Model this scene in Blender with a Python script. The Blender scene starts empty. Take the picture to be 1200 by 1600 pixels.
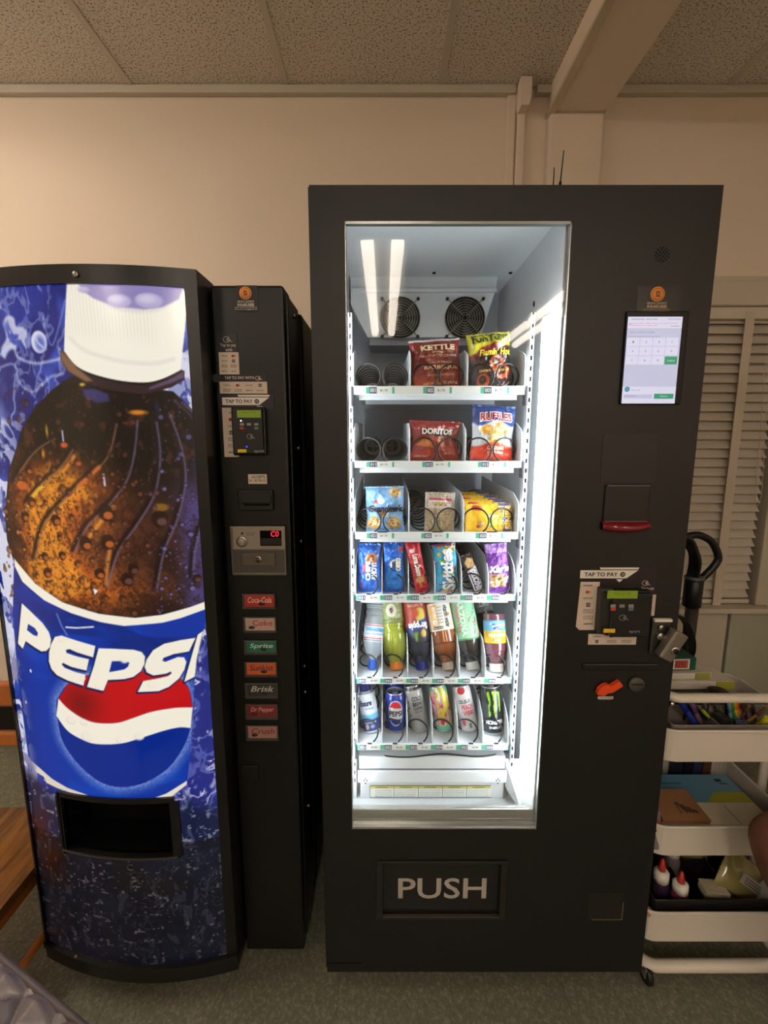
import bpy, bmesh, math, random
import numpy as np
from mathutils import Vector, Matrix

random.seed(7)
C = bpy.context.scene.collection
SC = bpy.context.scene
PI = math.pi

# ------------------------------------------------------------------ camera, world, exposure
CAM_Z, FPX, PITCH = 1.48, 738.0, math.atan(0.1627)
cam_d = bpy.data.cameras.new('camera')
cam_d.sensor_fit = 'VERTICAL'
cam_d.sensor_height = 36.0
cam_d.lens = 36.0 * FPX / 1600.0
cam_d.clip_start = 0.02
cam = bpy.data.objects.new('camera', cam_d)
C.objects.link(cam)
cam.location = (0, 0, CAM_Z)
cam.rotation_euler = (PI / 2 - PITCH, 0, 0)
SC.camera = cam
SC.view_settings.view_transform = 'Standard'
SC.view_settings.look = 'None'
SC.view_settings.exposure = 0.0
SC.view_settings.gamma = 1.0
SC.cycles.use_denoising = True
SC.cycles.max_bounces = 10
SC.cycles.transparent_max_bounces = 24

world = bpy.data.worlds.new('room_air')
SC.world = world
world.use_nodes = True
world.node_tree.nodes['Background'].inputs[0].default_value = (1.0, 0.8, 0.6, 1)
world.node_tree.nodes['Background'].inputs[1].default_value = 0.02

TUBE_STRENGTH = 23.0
TUBE_COLOR = (1.0, 0.865, 0.725)
LED_STRENGTH = 19.0
SIGN_STRENGTH = 0.90

# ------------------------------------------------------------------ measuring helpers (photo pixel -> point at a known depth)
CT, ST = math.cos(PITCH), math.sin(PITCH)
def ray(px, py):
    u = (px - 600.0) / FPX
    v = -(py - 800.0) / FPX
    return Vector((u, CT + v * ST, -ST + v * CT))
def at(px, py, Y):
    d = ray(px, py)
    return Vector((d.x / d.y * Y, Y, CAM_Z + d.z / d.y * Y))
def atz(px, py, z):
    d = ray(px, py)
    t = (z - CAM_Z) / d.z
    return Vector((d.x * t, d.y * t, z))

def lin(c):
    c = c / 255.0
    return c / 12.92 if c <= 0.04045 else ((c + 0.055) / 1.055) ** 2.4
def rgb(c):
    return (lin(c[0]), lin(c[1]), lin(c[2]))

# ------------------------------------------------------------------ materials
_M = {}
def P(name, col, rough=0.5, metal=0.0, emit=0.0, spec=0.5, bump=0.0, bscale=60, vary=0.0, coat=0.0, trans=0.0, alpha=1.0):
    if name in _M:
        return _M[name]
    m = bpy.data.materials.new(name)
    m.use_nodes = True
    nt = m.node_tree
    b = nt.nodes['Principled BSDF']
    c = rgb(col) + (1,)
    b.inputs['Base Color'].default_value = c
    b.inputs['Roughness'].default_value = rough
    b.inputs['Metallic'].default_value = metal
    b.inputs['Specular IOR Level'].default_value = spec
    b.inputs['Coat Weight'].default_value = coat
    b.inputs['Coat Roughness'].default_value = 0.08
    b.inputs['Transmission Weight'].default_value = trans
    b.inputs['Alpha'].default_value = alpha
    if emit:
        b.inputs['Emission Color'].default_value = c
        b.inputs['Emission Strength'].default_value = emit
    if bump or vary:
        tc = nt.nodes.new('ShaderNodeTexCoord')
        n = nt.nodes.new('ShaderNodeTexNoise')
        n.inputs['Scale'].default_value = bscale
        n.inputs['Detail'].default_value = 5
        nt.links.new(tc.outputs['Object'], n.inputs['Vector'])
        if bump:
            bp = nt.nodes.new('ShaderNodeBump')
            bp.inputs['Strength'].default_value = bump
            bp.inputs['Distance'].default_value = 0.004
            nt.links.new(n.outputs['Fac'], bp.inputs['Height'])
            nt.links.new(bp.outputs['Normal'], b.inputs['Normal'])
        if vary:
            mx = nt.nodes.new('ShaderNodeMix')
            mx.data_type = 'RGBA'
            mx.inputs[6].default_value = tuple(x * (1 - vary) for x in c[:3]) + (1,)
            mx.inputs[7].default_value = tuple(min(1, x * (1 + vary)) for x in c[:3]) + (1,)
            nt.links.new(n.outputs['Fac'], mx.inputs[0])
            nt.links.new(mx.outputs[2], b.inputs['Base Color'])
    _M[name] = m
    return m

def PAINT(name, rough=0.35, coat=0.0, emit=0.0, base=1.0, metal=0.0, trans=0.0):
    """printed surface: colour comes from the mesh's own print attribute"""
    if name in _M:
        return _M[name]
    m = bpy.data.materials.new(name)
    m.use_nodes = True
    nt = m.node_tree
    b = nt.nodes['Principled BSDF']
    a = nt.nodes.new('ShaderNodeAttribute')
    a.attribute_name = 'Col'
    b.inputs['Roughness'].default_value = rough
    b.inputs['Coat Weight'].default_value = coat
    b.inputs['Coat Roughness'].default_value = 0.1
    b.inputs['Metallic'].default_value = metal
    b.inputs['Transmission Weight'].default_value = trans
    if base != 1.0:
        mx = nt.nodes.new('ShaderNodeMix')
        mx.data_type = 'RGBA'
        mx.inputs[0].default_value = base
        mx.inputs[6].default_value = (0, 0, 0, 1)
        nt.links.new(a.outputs['Color'], mx.inputs[7])
        nt.links.new(mx.outputs[2], b.inputs['Base Color'])
    else:
        nt.links.new(a.outputs['Color'], b.inputs['Base Color'])
    if emit:
        nt.links.new(a.outputs['Color'], b.inputs['Emission Color'])
        b.inputs['Emission Strength'].default_value = emit
        m.cycles.emission_sampling = 'NONE'
    _M[name] = m
    return m

def GLASS(name, tint=(1, 1, 1), gain=1.0):
    if name in _M:
        return _M[name]
    m = bpy.data.materials.new(name)
    m.use_nodes = True
    nt = m.node_tree
    for n in list(nt.nodes):
        nt.nodes.remove(n)
    out = nt.nodes.new('ShaderNodeOutputMaterial')
    mix = nt.nodes.new('ShaderNodeMixShader')
    tr = nt.nodes.new('ShaderNodeBsdfTransparent')
    tr.inputs[0].default_value = tuple(tint) + (1,)
    gl = nt.nodes.new('ShaderNodeBsdfGlossy')
    gl.inputs['Roughness'].default_value = 0.02
    fr = nt.nodes.new('ShaderNodeFresnel')
    fr.inputs[0].default_value = 1.5
    mu = nt.nodes.new('ShaderNodeMath')
    mu.operation = 'MULTIPLY'
    mu.inputs[1].default_value = gain
    nt.links.new(fr.outputs[0], mu.inputs[0])
    nt.links.new(mu.outputs[0], mix.inputs[0])
    nt.links.new(tr.outputs[0], mix.inputs[1])
    nt.links.new(gl.outputs[0], mix.inputs[2])
    nt.links.new(mix.outputs[0], out.inputs[0])
    _M[name] = m
    return m

# ------------------------------------------------------------------ lettering
_T = {}
def text_geo(s, bold=0.0, shear=0.0):
    k = (s, bold, shear)
    if k in _T:
        return _T[k]
    cu = bpy.data.curves.new('lettering', 'FONT')
    cu.body = s
    cu.size = 1.0
    cu.offset = bold
    cu.shear = shear
    cu.resolution_u = 3
    ob = bpy.data.objects.new('lettering', cu)
    C.objects.link(ob)
    dg = bpy.context.evaluated_depsgraph_get()
    dg.update()
    me = bpy.data.meshes.new_from_object(ob.evaluated_get(dg))
    v = np.array([x.co[:2] for x in me.vertices]) if len(me.vertices) else np.zeros((0, 2))
    f = [tuple(p.vertices) for p in me.polygons]
    bpy.data.objects.remove(ob)
    bpy.data.curves.remove(cu)
    bpy.data.meshes.remove(me)
    if len(v):
        lo, hi = v.min(0), v.max(0)
        asp = (hi[0] - lo[0]) / max(1e-6, hi[1] - lo[1])
        v = (v - lo) / np.maximum(hi - lo, 1e-6)
    else:
        asp = 1
    _T[k] = (v, f, asp)
    return _T[k]

# ------------------------------------------------------------------ mesh builder
WO = {}      # world origin of every object built
class MB:
    def __init__(s):
        s.v, s.f, s.m, s.sm, s.c = [], [], [], [], []
        s.painted = False
    def add(s, verts, faces, mat, smooth=False, M=None, cols=None):
        o = len(s.v)
        if M is not None:
            verts = [M @ Vector(p) for p in verts]
        s.v.extend([tuple(p) for p in verts])
        for f in faces:
            s.f.append(tuple(i + o for i in f))
        s.m.extend([mat] * len(faces))
        s.sm.extend([smooth] * len(faces))
        if cols is not None:
            s.painted = True
            s.c.extend([tuple(c) for c in cols])
        else:
            s.c.extend([(1, 1, 1)] * len(verts))
        return s
    def box(s, x0, x1, y0, y1, z0, z1, mat, bev=0.0, seg=2, M=None):
        if bev <= 0:
            v = [(x, y, z) for x in (x0, x1) for y in (y0, y1) for z in (z0, z1)]
            f = [(0, 1, 3, 2), (4, 6, 7, 5), (0, 4, 5, 1), (2, 3, 7, 6), (0, 2, 6, 4), (1, 5, 7, 3)]
            return s.add(v, f, mat, False, M)
        bm = bmesh.new()
        bmesh.ops.create_cube(bm, size=1.0)
        for v in bm.verts:
            v.co = Vector(((x0 + x1) / 2 + v.co.x * (x1 - x0), (y0 + y1) / 2 + v.co.y * (y1 - y0), (z0 + z1) / 2 + v.co.z * (z1 - z0)))
        b = min(bev, 0.49 * min(abs(x1 - x0), abs(y1 - y0), abs(z1 - z0)))
        bmesh.ops.bevel(bm, geom=list(bm.edges), offset=b, segments=seg, profile=0.5, affect='EDGES')
        bm.verts.index_update()
        vs = [v.co.copy() for v in bm.verts]
        fs = [tuple(v.index for v in f.verts) for f in bm.faces]
        bm.free()
        return s.add(vs, fs, mat, False, M)
    def lathe(s, prof, mat, seg=28, M=None, smooth=True, caps=True, colfn=None, arc=None):
        vs, fs, cs = [], [], []
        n = len(prof)
        for i in range(seg):
            a = 2 * PI * i / seg
            for (r, z) in prof:
                vs.append((r * math.sin(a), -r * math.cos(a), z))
        for i in range(seg):
            j = (i + 1) % seg
            for k in range(n - 1):
                fs.append((i * n + k, j * n + k, j * n + k + 1, i * n + k + 1))
        if caps:
            if prof[0][0] > 1e-5:
                fs.append(tuple(i * n for i in reversed(range(seg))))
            if prof[-1][0] > 1e-5:
                fs.append(tuple(i * n + n - 1 for i in range(seg)))
        if colfn is not None:
            A = np.array([(2 * PI * i / seg + PI) % (2 * PI) - PI for i in range(seg) for _ in range(n)])
            Z = np.array([p[1] for _ in range(seg) for p in prof])
            cs = colfn(A, Z)
            return s.add(vs, fs, mat, smooth, M, cs)
        return s.add(vs, fs, mat, smooth, M)
    def cyl(s, p0, p1, r0, mat, r1=None, seg=20, smooth=True):
        p0, p1 = Vector(p0), Vector(p1)
        d = p1 - p0
        q = d.to_track_quat('Z', 'Y').to_matrix().to_4x4()
        M = Matrix.Translation(p0) @ q
        r1 = r0 if r1 is None else r1
        L = d.length
        e = min(0.12 * min(r0, r1) if min(r0, r1) > 0 else 0, L * 0.2)
        prof = [(max(r0 - e, 0), 0), (r0, e), (r1, L - e), (max(r1 - e, 0), L)]
        return s.lathe(prof, mat, seg, M, smooth)
    def ball(s, c, r, mat, seg=20, sc=(1, 1, 1)):
        n = max(8, seg // 2)
        prof = [(r * math.sin(PI * i / n), -r * math.cos(PI * i / n)) for i in range(n + 1)]
        M = Matrix.Translation(Vector(c)) @ Matrix.Diagonal((sc[0], sc[1], sc[2], 1))
        return s.lathe(prof, mat, seg, M)
    def tube(s, pts, r, mat, seg=8, closed=False, caps=True):
        pts = [Vector(p) for p in pts]
        n = len(pts)
        rr = r if isinstance(r, (list, tuple)) else [r] * n
        vs, fs = [], []
        up = Vector((0, 0, 1))
        prev = None
        for i in range(n):
            if closed:
                t = pts[(i + 1) % n] - pts[i - 1]
            else:
                t = pts[min(i + 1, n - 1)] - pts[max(i - 1, 0)]
            t.normalize()
            if prev is None:
                a = up if abs(t.z) < 0.9 else Vector((1, 0, 0))
                x = t.cross(a).normalized()
            else:
                x = (prev - t * prev.dot(t)).normalized()
            prev = x
            y = t.cross(x)
            for k in range(seg):
                a = 2 * PI * k / seg
                vs.append(pts[i] + (x * math.cos(a) + y * math.sin(a)) * rr[i])
        m = n if closed else n - 1
        for i in range(m):
            j = (i + 1) % n
            for k in range(seg):
                l = (k + 1) % seg
                fs.append((i * seg + k, i * seg + l, j * seg + l, j * seg + k))
        if caps and not closed:
            fs.append(tuple(reversed(range(seg))))
            fs.append(tuple((n - 1) * seg + k for k in range(seg)))
        return s.add(vs, fs, mat, True)
    def prism(s, pts, mat, d0, d1, M=None):
        """polygon in x,z extruded along y from d0 to d1"""
        n = len(pts)
        vs = [(p[0], d0, p[1]) for p in pts] + [(p[0], d1, p[1]) for p in pts]
        fs = [tuple(range(n)), tuple(reversed(range(n, 2 * n)))]
        for i in range(n):
            j = (i + 1) % n
            fs.append((i, i + n, j + n, j))
        return s.add(vs, fs, mat, False, M)
    def grid(s, fn, nu, nv, mat, colfn=None, smooth=True, M=None, skip=None):
        us, vv = np.linspace(0, 1, nu + 1), np.linspace(0, 1, nv + 1)
        U, V = np.meshgrid(us, vv, indexing='ij')
        U, V = U.ravel(), V.ravel()
        pts = fn(U, V)
        cols = colfn(U, V) if colfn is not None else None
        fs = []
        for i in range(nu):
            for j in range(nv):
                if skip is not None and skip((i + 0.5) / nu, (j + 0.5) / nv):
                    continue
                a = i * (nv + 1) + j
                fs.append((a, a + nv + 1, a + nv + 2, a + 1))
        return s.add([tuple(p) for p in pts], fs, mat, smooth, M, cols)
    def text(s, txt, fn, mat, bold=0.0, shear=0.0):
        """fn(u, v) maps the lettering's own box onto a surface"""
        v, f, a = text_geo(txt, bold, shear)
        if len(v):
            s.add([fn(p[0], p[1]) for p in v], f, mat)
        return s
    # flat fittings facing the viewer's side of the room, measured as a rectangle on the plane y = Y
    def prect(s, r, Y, mat, th=0.002, bev=0.0):
        x0, x1, z0, z1 = prect_xz(r, Y)
        return s.box(x0, x1, Y - th, Y + 0.0005, z0, z1, mat, bev)
    def ptext(s, txt, r, Y, mat, bold=0.0, shear=0.0):
        x0, x1, z0, z1 = prect_xz(r, Y)
        return s.text(txt, lambda u, v: (x0 + (x1 - x0) * u, Y, z0 + (z1 - z0) * v), mat, bold, shear)
    def build(s, name, parent=None, origin=None):
        me = bpy.data.meshes.new(name)
        if parent is not None:
            o = WO[parent]
        elif origin is not None:
            o = Vector(origin)
        else:
            a = np.array(s.v)
            lo, hi = a.min(0), a.max(0)
            o = Vector(((lo[0] + hi[0]) / 2, (lo[1] + hi[1]) / 2, lo[2]))
        arr = np.array(s.v, dtype=np.float64) - np.array(o)
        me.from_pydata(arr.tolist(), [], s.f)
        mats = []
        idx = []
        for m in s.m:
            if m not in mats:
                mats.append(m)
            idx.append(mats.index(m))
        for m in mats:
            me.materials.append(m)
        me.polygons.foreach_set('material_index', idx)
        me.polygons.foreach_set('use_smooth', s.sm)
        if s.painted:
            at_ = me.color_attributes.new('Col', 'FLOAT_COLOR', 'POINT')
            cc = np.ones((len(s.v), 4), dtype=np.float32)
            cc[:, :3] = np.array(s.c, dtype=np.float32)
            at_.data.foreach_set('color', cc.ravel())
        me.update()
        ob = bpy.data.objects.new(name, me)
        C.objects.link(ob)
        if parent is not None:
            ob.parent = parent
        else:
            ob.location = o
        WO[ob] = Vector(o)
        return ob

def prect_xz(r, Y):
    px0, py0, px1, py1 = r
    mx, my = (px0 + px1) / 2, (py0 + py1) / 2
    return at(px0, my, Y).x, at(px1, my, Y).x, at(mx, py1, Y).z, at(mx, py0, Y).z

def tag(o, label=None, cat=None, group=None, kind=None):
    if label: o['label'] = label
    if cat: o['category'] = cat
    if group: o['group'] = group
    if kind: o['kind'] = kind
    return o
def thing(name, label, cat, loc, group=None):
    o = bpy.data.objects.new(name, None)
    o.empty_display_size = 0.05
    C.objects.link(o)
    o.location = loc
    WO[o] = Vector(loc)
    return tag(o, label, cat, group)

# ------------------------------------------------------------------ print painting (colours of printed surfaces)
_rng = np.random.RandomState(11)
_TAB = _rng.rand(256, 256)
def noise(x, y, seed=0):
    x = x + seed * 17.31
    y = y + seed * 9.77
    xi, yi = np.floor(x).astype(int), np.floor(y).astype(int)
    fx, fy = x - xi, y - yi
    fx, fy = fx * fx * (3 - 2 * fx), fy * fy * (3 - 2 * fy)
    t = lambda a, b: _TAB[a & 255, b & 255]
    return (t(xi, yi) * (1 - fx) + t(xi + 1, yi) * fx) * (1 - fy) + (t(xi, yi + 1) * (1 - fx) + t(xi + 1, yi + 1) * fx) * fy
def fbm(x, y, seed=0, oct=4):
    a, s, t = 0.5, 0, 0
    for i in range(oct):
        s = s + a * noise(x * 2 ** i, y * 2 ** i, seed + i)
        t += a
        a *= 0.5
    return s / t
def sst(a, b, x):
    t = np.clip((x - a) / (b - a), 0, 1)
    return t * t * (3 - 2 * t)

class Art:
    def __init__(s, x, y, base):
        s.x, s.y = x, y
        s.c = np.tile(np.array(base, float), (len(x), 1))
    def mix(s, mask, col, idx=None):
        col = np.array(col, float)
        if idx is None:
            m = np.clip(mask, 0, 1)[:, None]
            s.c = s.c * (1 - m) + col * m
        else:
            m = np.clip(mask, 0, 1)[:, None]
            cc = col if col.ndim == 1 else col[idx]
            s.c[idx] = s.c[idx] * (1 - m) + cc * m
    def sdf(s, pts, pad):
        pts = np.array(pts, float)
        lo, hi = pts.min(0) - pad, pts.max(0) + pad
        idx = np.where((s.x >= lo[0]) & (s.x <= hi[0]) & (s.y >= lo[1]) & (s.y <= hi[1]))[0]
        x, y = s.x[idx], s.y[idx]
        ins = np.zeros(len(idx), bool)
        d2 = np.full(len(idx), 1e18)
        n = len(pts)
        for i in range(n):
            ax, ay = pts[i]
            bx, by = pts[(i + 1) % n]
            ex, ey = bx - ax, by - ay
            L = ex * ex + ey * ey + 1e-18
            t = np.clip(((x - ax) * ex + (y - ay) * ey) / L, 0, 1)
            d2 = np.minimum(d2, (x - ax - t * ex) ** 2 + (y - ay - t * ey) ** 2)
            c = ((ay > y) != (by > y)) & (x < (bx - ax) * (y - ay) / ((by - ay) if by != ay else 1e-18) + ax)
            ins ^= c
        d = np.sqrt(d2)
        return idx, np.where(ins, -d, d)
    def poly(s, pts, col, aa, grow=0.0, a=1.0):
        idx, d = s.sdf(pts, abs(grow) + aa * 2)
        s.mix(a * np.clip(0.5 - (d - grow) / aa, 0, 1), col, idx)
    def line(s, pts, col, w, aa, a=1.0):
        pts = np.array(pts, float)
        pad = w + aa * 2
        lo, hi = pts.min(0) - pad, pts.max(0) + pad
        idx = np.where((s.x >= lo[0]) & (s.x <= hi[0]) & (s.y >= lo[1]) & (s.y <= hi[1]))[0]
        x, y = s.x[idx], s.y[idx]
        d2 = np.full(len(idx), 1e18)
        for i in range(len(pts) - 1):
            ax, ay = pts[i]
            ex, ey = pts[i + 1] - pts[i]
            t = np.clip(((x - ax) * ex + (y - ay) * ey) / (ex * ex + ey * ey + 1e-18), 0, 1)
            d2 = np.minimum(d2, (x - ax - t * ex) ** 2 + (y - ay - t * ey) ** 2)
        s.mix(a * np.clip(0.5 - (np.sqrt(d2) - w / 2) / aa, 0, 1), col, idx)
    def ell(s, cx, cy, rx, ry, col, aa, a=1.0):
        pad = 2 * aa
        idx = np.where((abs(s.x - cx) <= rx + pad) & (abs(s.y - cy) <= ry + pad))[0]
        r = np.sqrt(((s.x[idx] - cx) / rx) ** 2 + ((s.y[idx] - cy) / ry) ** 2)
        s.mix(a * np.clip(0.5 - (r - 1) * min(rx, ry) / aa, 0, 1), col, idx)
    def out(s):
        c = np.clip(s.c, 0, 255) / 255.0
        return np.where(c <= 0.04045, c / 12.92, ((c + 0.055) / 1.055) ** 2.4)
def smooth_path(pts, n=6, closed=False):
    pts = [np.array(p, float) for p in pts]
    o = []
    m = len(pts)
    rng = range(m if closed else m - 1)
    for i in rng:
        p0 = pts[(i - 1) % m] if (closed or i > 0) else pts[0]
        p1, p2 = pts[i], pts[(i + 1) % m]
        p3 = pts[(i + 2) % m] if (closed or i + 2 < m) else pts[-1]
        for k in range(n):
            t = k / n
            o.append(0.5 * (2 * p1 + (p2 - p0) * t + (2 * p0 - 5 * p1 + 4 * p2 - p3) * t * t + (3 * p1 - p0 - 3 * p2 + p3) * t ** 3))
    if not closed:
        o.append(pts[-1])
    return o

# ================================================================== THE ROOM
WY = 2.12          # back wall
CZ = 2.836         # ceiling
XL, XR, YF = -3.4, 2.7, -6.4

def struct(mb, name):
    return tag(mb.build(name), kind='structure')

def wall_mat():
    m = P('painted_plaster', (230, 214, 196), 0.75, spec=0.25, vary=0.03, bscale=3)
    return m
def tile_floor_mat():
    m = bpy.data.materials.new('vinyl_tile')
    m.use_nodes = True
    nt = m.node_tree
    b = nt.nodes['Principled BSDF']
    b.inputs['Roughness'].default_value = 0.42
    tc = nt.nodes.new('ShaderNodeTexCoord')
    br = nt.nodes.new('ShaderNodeTexBrick')
    br.offset = 0.0
    br.inputs['Scale'].default_value = 1.0
    br.inputs['Brick Width'].default_value = 0.305
    br.inputs['Row Height'].default_value = 0.305
    br.inputs['Mortar Size'].default_value = 0.0012
    br.inputs['Color1'].default_value = rgb((112, 112, 96)) + (1,)
    br.inputs['Color2'].default_value = rgb((106, 107, 92)) + (1,)
    br.inputs['Mortar'].default_value = rgb((66, 64, 50)) + (1,)
    mp = nt.nodes.new('ShaderNodeMapping')
    mp.inputs['Location'].default_value = (0.078, 0.04, 0)
    nt.links.new(tc.outputs['Object'], mp.inputs['Vector'])
    nt.links.new(mp.outputs['Vector'], br.inputs['Vector'])
    n = nt.nodes.new('ShaderNodeTexNoise')
    n.inputs['Scale'].default_value = 130
    n.inputs['Detail'].default_value = 6
    n.inputs['Roughness'].default_value = 0.7
    mp2 = nt.nodes.new('ShaderNodeMapping')
    mp2.inputs['Scale'].default_value = (1.0, 0.8, 1)
    mp2.inputs['Rotation'].default_value = (0, 0, 0.3)
    nt.links.new(tc.outputs['Object'], mp2.inputs['Vector'])
    nt.links.new(mp2.outputs['Vector'], n.inputs['Vector'])
    cr = nt.nodes.new('ShaderNodeValToRGB')
    cr.color_ramp.elements[0].position = 0.32
    cr.color_ramp.elements[0].color = rgb((72, 76, 62)) + (1,)
    cr.color_ramp.elements[1].position = 0.72
    cr.color_ramp.elements[1].color = rgb((186, 178, 156)) + (1,)
    e = cr.color_ramp.elements.new(0.5)
    e.color = rgb((108, 108, 93)) + (1,)
    nt.links.new(n.outputs['Fac'], cr.inputs['Fac'])
    mx = nt.nodes.new('ShaderNodeMix')
    mx.data_type = 'RGBA'
    mx.inputs[0].default_value = 0.5
    nt.links.new(br.outputs['Color'], mx.inputs[6])
    nt.links.new(cr.outputs['Color'], mx.inputs[7])
    nt.links.new(mx.outputs[2], b.inputs['Base Color'])
    return m
def ceiling_mat():
    m = bpy.data.materials.new('acoustic_tile')
    m.use_nodes = True
    nt = m.node_tree
    b = nt.nodes['Principled BSDF']
    b.inputs['Roughness'].default_value = 0.9
    b.inputs['Specular IOR Level'].default_value = 0.1
    tc = nt.nodes.new('ShaderNodeTexCoord')
    n = nt.nodes.new('ShaderNodeTexNoise')
    n.inputs['Scale'].default_value = 150
    n.inputs['Detail'].default_value = 2
    nt.links.new(tc.outputs['Object'], n.inputs['Vector'])
    cr = nt.nodes.new('ShaderNodeValToRGB')
    cr.color_ramp.elements[0].position = 0.36
    cr.color_ramp.elements[0].color = rgb((140, 130, 114)) + (1,)
    cr.color_ramp.elements[1].position = 0.47
    cr.color_ramp.elements[1].color = rgb((224, 216, 204)) + (1,)
    nt.links.new(n.outputs['Fac'], cr.inputs['Fac'])
    nt.links.new(cr.outputs['Color'], b.inputs['Base Color'])
    bp = nt.nodes.new('ShaderNodeBump')
    bp.inputs['Strength'].default_value = 0.5
    bp.inputs['Distance'].default_value = 0.002
    nt.links.new(n.outputs['Fac'], bp.inputs['Height'])
    nt.links.new(bp.outputs['Normal'], b.inputs['Normal'])
    return m
MW = wall_mat()
MTRIM = P('painted_trim', (206, 192, 166), 0.5, vary=0.03, bscale=8)
MCEIL = ceiling_mat()
struct(MB().box(XL, XR, YF, WY, -0.05, 0.0, tile_floor_mat()), 'floor')
struct(MB().box(XL, XR, YF, WY, CZ, CZ + 0.05, MCEIL), 'ceiling')
# back wall with the window opening
WX0, WX1, WZ0, WZ1 = 0.94, 1.735, 0.70, 2.015
w = MB()
w.box(XL, WX0, WY, WY + 0.16, 0, CZ + 0.05, MW)
w.box(WX1, XR, WY, WY + 0.16, 0, CZ + 0.05, MW)
w.box(WX0, WX1, WY, WY + 0.16, WZ1, CZ + 0.05, MW)
w.box(WX0, WX1, WY, WY + 0.16, 0, WZ0, MW)
struct(w, 'wall_back')
struct(MB().box(XL - 0.1, XL, YF, WY + 0.16, 0, CZ + 0.05, MW), 'wall_left')
struct(MB().box(XR, XR + 0.1, YF, WY + 0.16, 0, CZ + 0.05, MW), 'wall_right')
struct(MB().box(XL, XR, YF - 0.1, YF, 0, CZ + 0.05, P('far_wall_paint', (222, 212, 196), 0.8)), 'wall_front')
# ceiling grid
MGRID = P('grid_bar', (200, 192, 176), 0.5)
g = MB()
xs = [-3.436 + 0.61 * i for i in range(7)] + [1.352, 1.962, 2.572]
for x in xs:
    g.box(x - 0.012, x + 0.012, YF, WY, CZ - 0.004, CZ + 0.002, MGRID)
for k in range(7):
    y = WY - 0.62 - 1.22 * k
    g.box(XL, XR, y - 0.012, y + 0.012, CZ - 0.0035, CZ + 0.002, MGRID)
struct(g, 'trim_1')
struct(MB().box(XL, 0.52, WY - 0.03, WY, CZ - 0.03, CZ, MGRID, 0.004).box(0.6, XR, WY - 0.03, WY, CZ - 0.03, CZ, MGRID, 0.004), 'trim_2')
# beam and pilaster
b_ = MB()
b_.box(0.655, 0.875, YF, WY, 2.735, CZ + 0.01, MW, 0.004)
b_.box(0.643, 0.672, YF, WY, 2.728, 2.742, MTRIM, 0.003)
struct(b_, 'trim_3')
struct(MB().box(0.655, 0.868, WY - 0.035, WY, 0, 2.735, MW, 0.008), 'trim_4')
struct(MB().box(XL, 0.655, WY - 0.012, WY, 0, 0.1, P('vinyl_base', (44, 40, 36), 0.5), 0.003), 'baseboard_back')

# window: casing, sill, glass
MC = P('window_paint', (202, 192, 174), 0.5, vary=0.04, bscale=10)
win = MB()
win.box(WX0 - 0.08, XR, WY - 0.035, WY, 2.015, 2.115, MC, 0.006)
win.box(WX0 - 0.08, XR, WY - 0.02, WY, 2.115, 2.135, MC, 0.004)
win.box(WX1 - 0.015, WX1 + 0.06, WY - 0.03, WY + 0.1, WZ0, WZ1, MC, 0.006)
win.box(WX0 - 0.07, WX0 + 0.005, WY - 0.03, WY + 0.1, WZ0, WZ1, MC, 0.006)
window = struct(win, 'window_1')
tag(MB().box(WX0 - 0.09, WX1 + 0.09, WY - 0.075, WY + 0.02, WZ0 - 0.025, WZ0, MC, 0.006).build('window_sill', window))
MB().box(WX0, WX1, WY + 0.1, WY + 0.106, WZ0, WZ1, GLASS('window_glass', (0.4, 0.42, 0.45))).build('window_pane', window)
struct(MB().box(WX0 - 0.1, WX1 + 0.1, WY + 0.158, WY + 0.162, WZ0 - 0.1, WZ1 + 0.1, P('night_sky', (14, 15, 18), 0.9)), 'trim_5')
# panels below the sill
MPAN = P('panel_paint', (200, 188, 168), 0.5, vary=0.04, bscale=5)
MPAN2 = P('panel_grey_green', (172, 172, 152), 0.55, vary=0.08, bscale=7)
struct(MB().box(WX0 - 0.08, 1.60, WY - 0.03, WY, 0.02, 0.665, MPAN, 0.004), 'trim_6')
struct(MB().box(1.612, XR, WY - 0.032, WY, 0.02, 0.665, MPAN2, 0.004), 'trim_7')

# venetian blind
MSL = P('blind_slat', (208, 198, 182), 0.45)
bl = thing('venetian_blind', 'closed beige slatted blind covering the window at the right', 'blind', (1.33, WY - 0.01, WZ0 + 0.02))
sl = MB()
n_sl = 31
for i in range(n_sl):
    z = WZ0 + 0.055 + i * (WZ1 - WZ0 - 0.1) / (n_sl - 1)
    prof = []
    for k in range(5):
        t = k / 4 - 0.5
        prof.append((WY + 0.006 + 0.030 * t + 0.004 * (4 * t * t - 1) * -1, z + 0.044 * t))
    vs, fs = [], []
    for x in (WX0 + 0.012, WX1 - 0.035):
        for (y, zz) in prof:
            vs.append((x, y, zz))
        for (y, zz) in prof:
            vs.append((x, y + 0.0012, zz))
    for k in range(4):
        fs.append((k, k + 10, k + 11, k + 1))
        fs.append((k + 5, k + 6, k + 16, k + 15))
    sl.add(vs, fs, MSL, True)
sl.build('slats', bl)
MB().box(WX0 + 0.01, WX1 - 0.03, WY - 0.02, WY + 0.03, WZ1 - 0.05, WZ1 - 0.001, MSL, 0.004).build('head_rail', bl)
MB().box(WX0 + 0.01, WX1 - 0.03, WY - 0.012, WY + 0.02, WZ0 + 0.004, WZ0 + 0.024, MSL, 0.004).build('bottom_rail', bl)
MTAPE = P('cloth_tape', (206, 192, 174), 0.9, bump=0.3, bscale=300)
for x in (0.985, 1.545):
    MB().box(x - 0.019, x + 0.019, WY - 0.023, WY - 0.0205, WZ0 + 0.0, WZ1 - 0.02, MTAPE).build('ladder_tape', bl)
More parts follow.
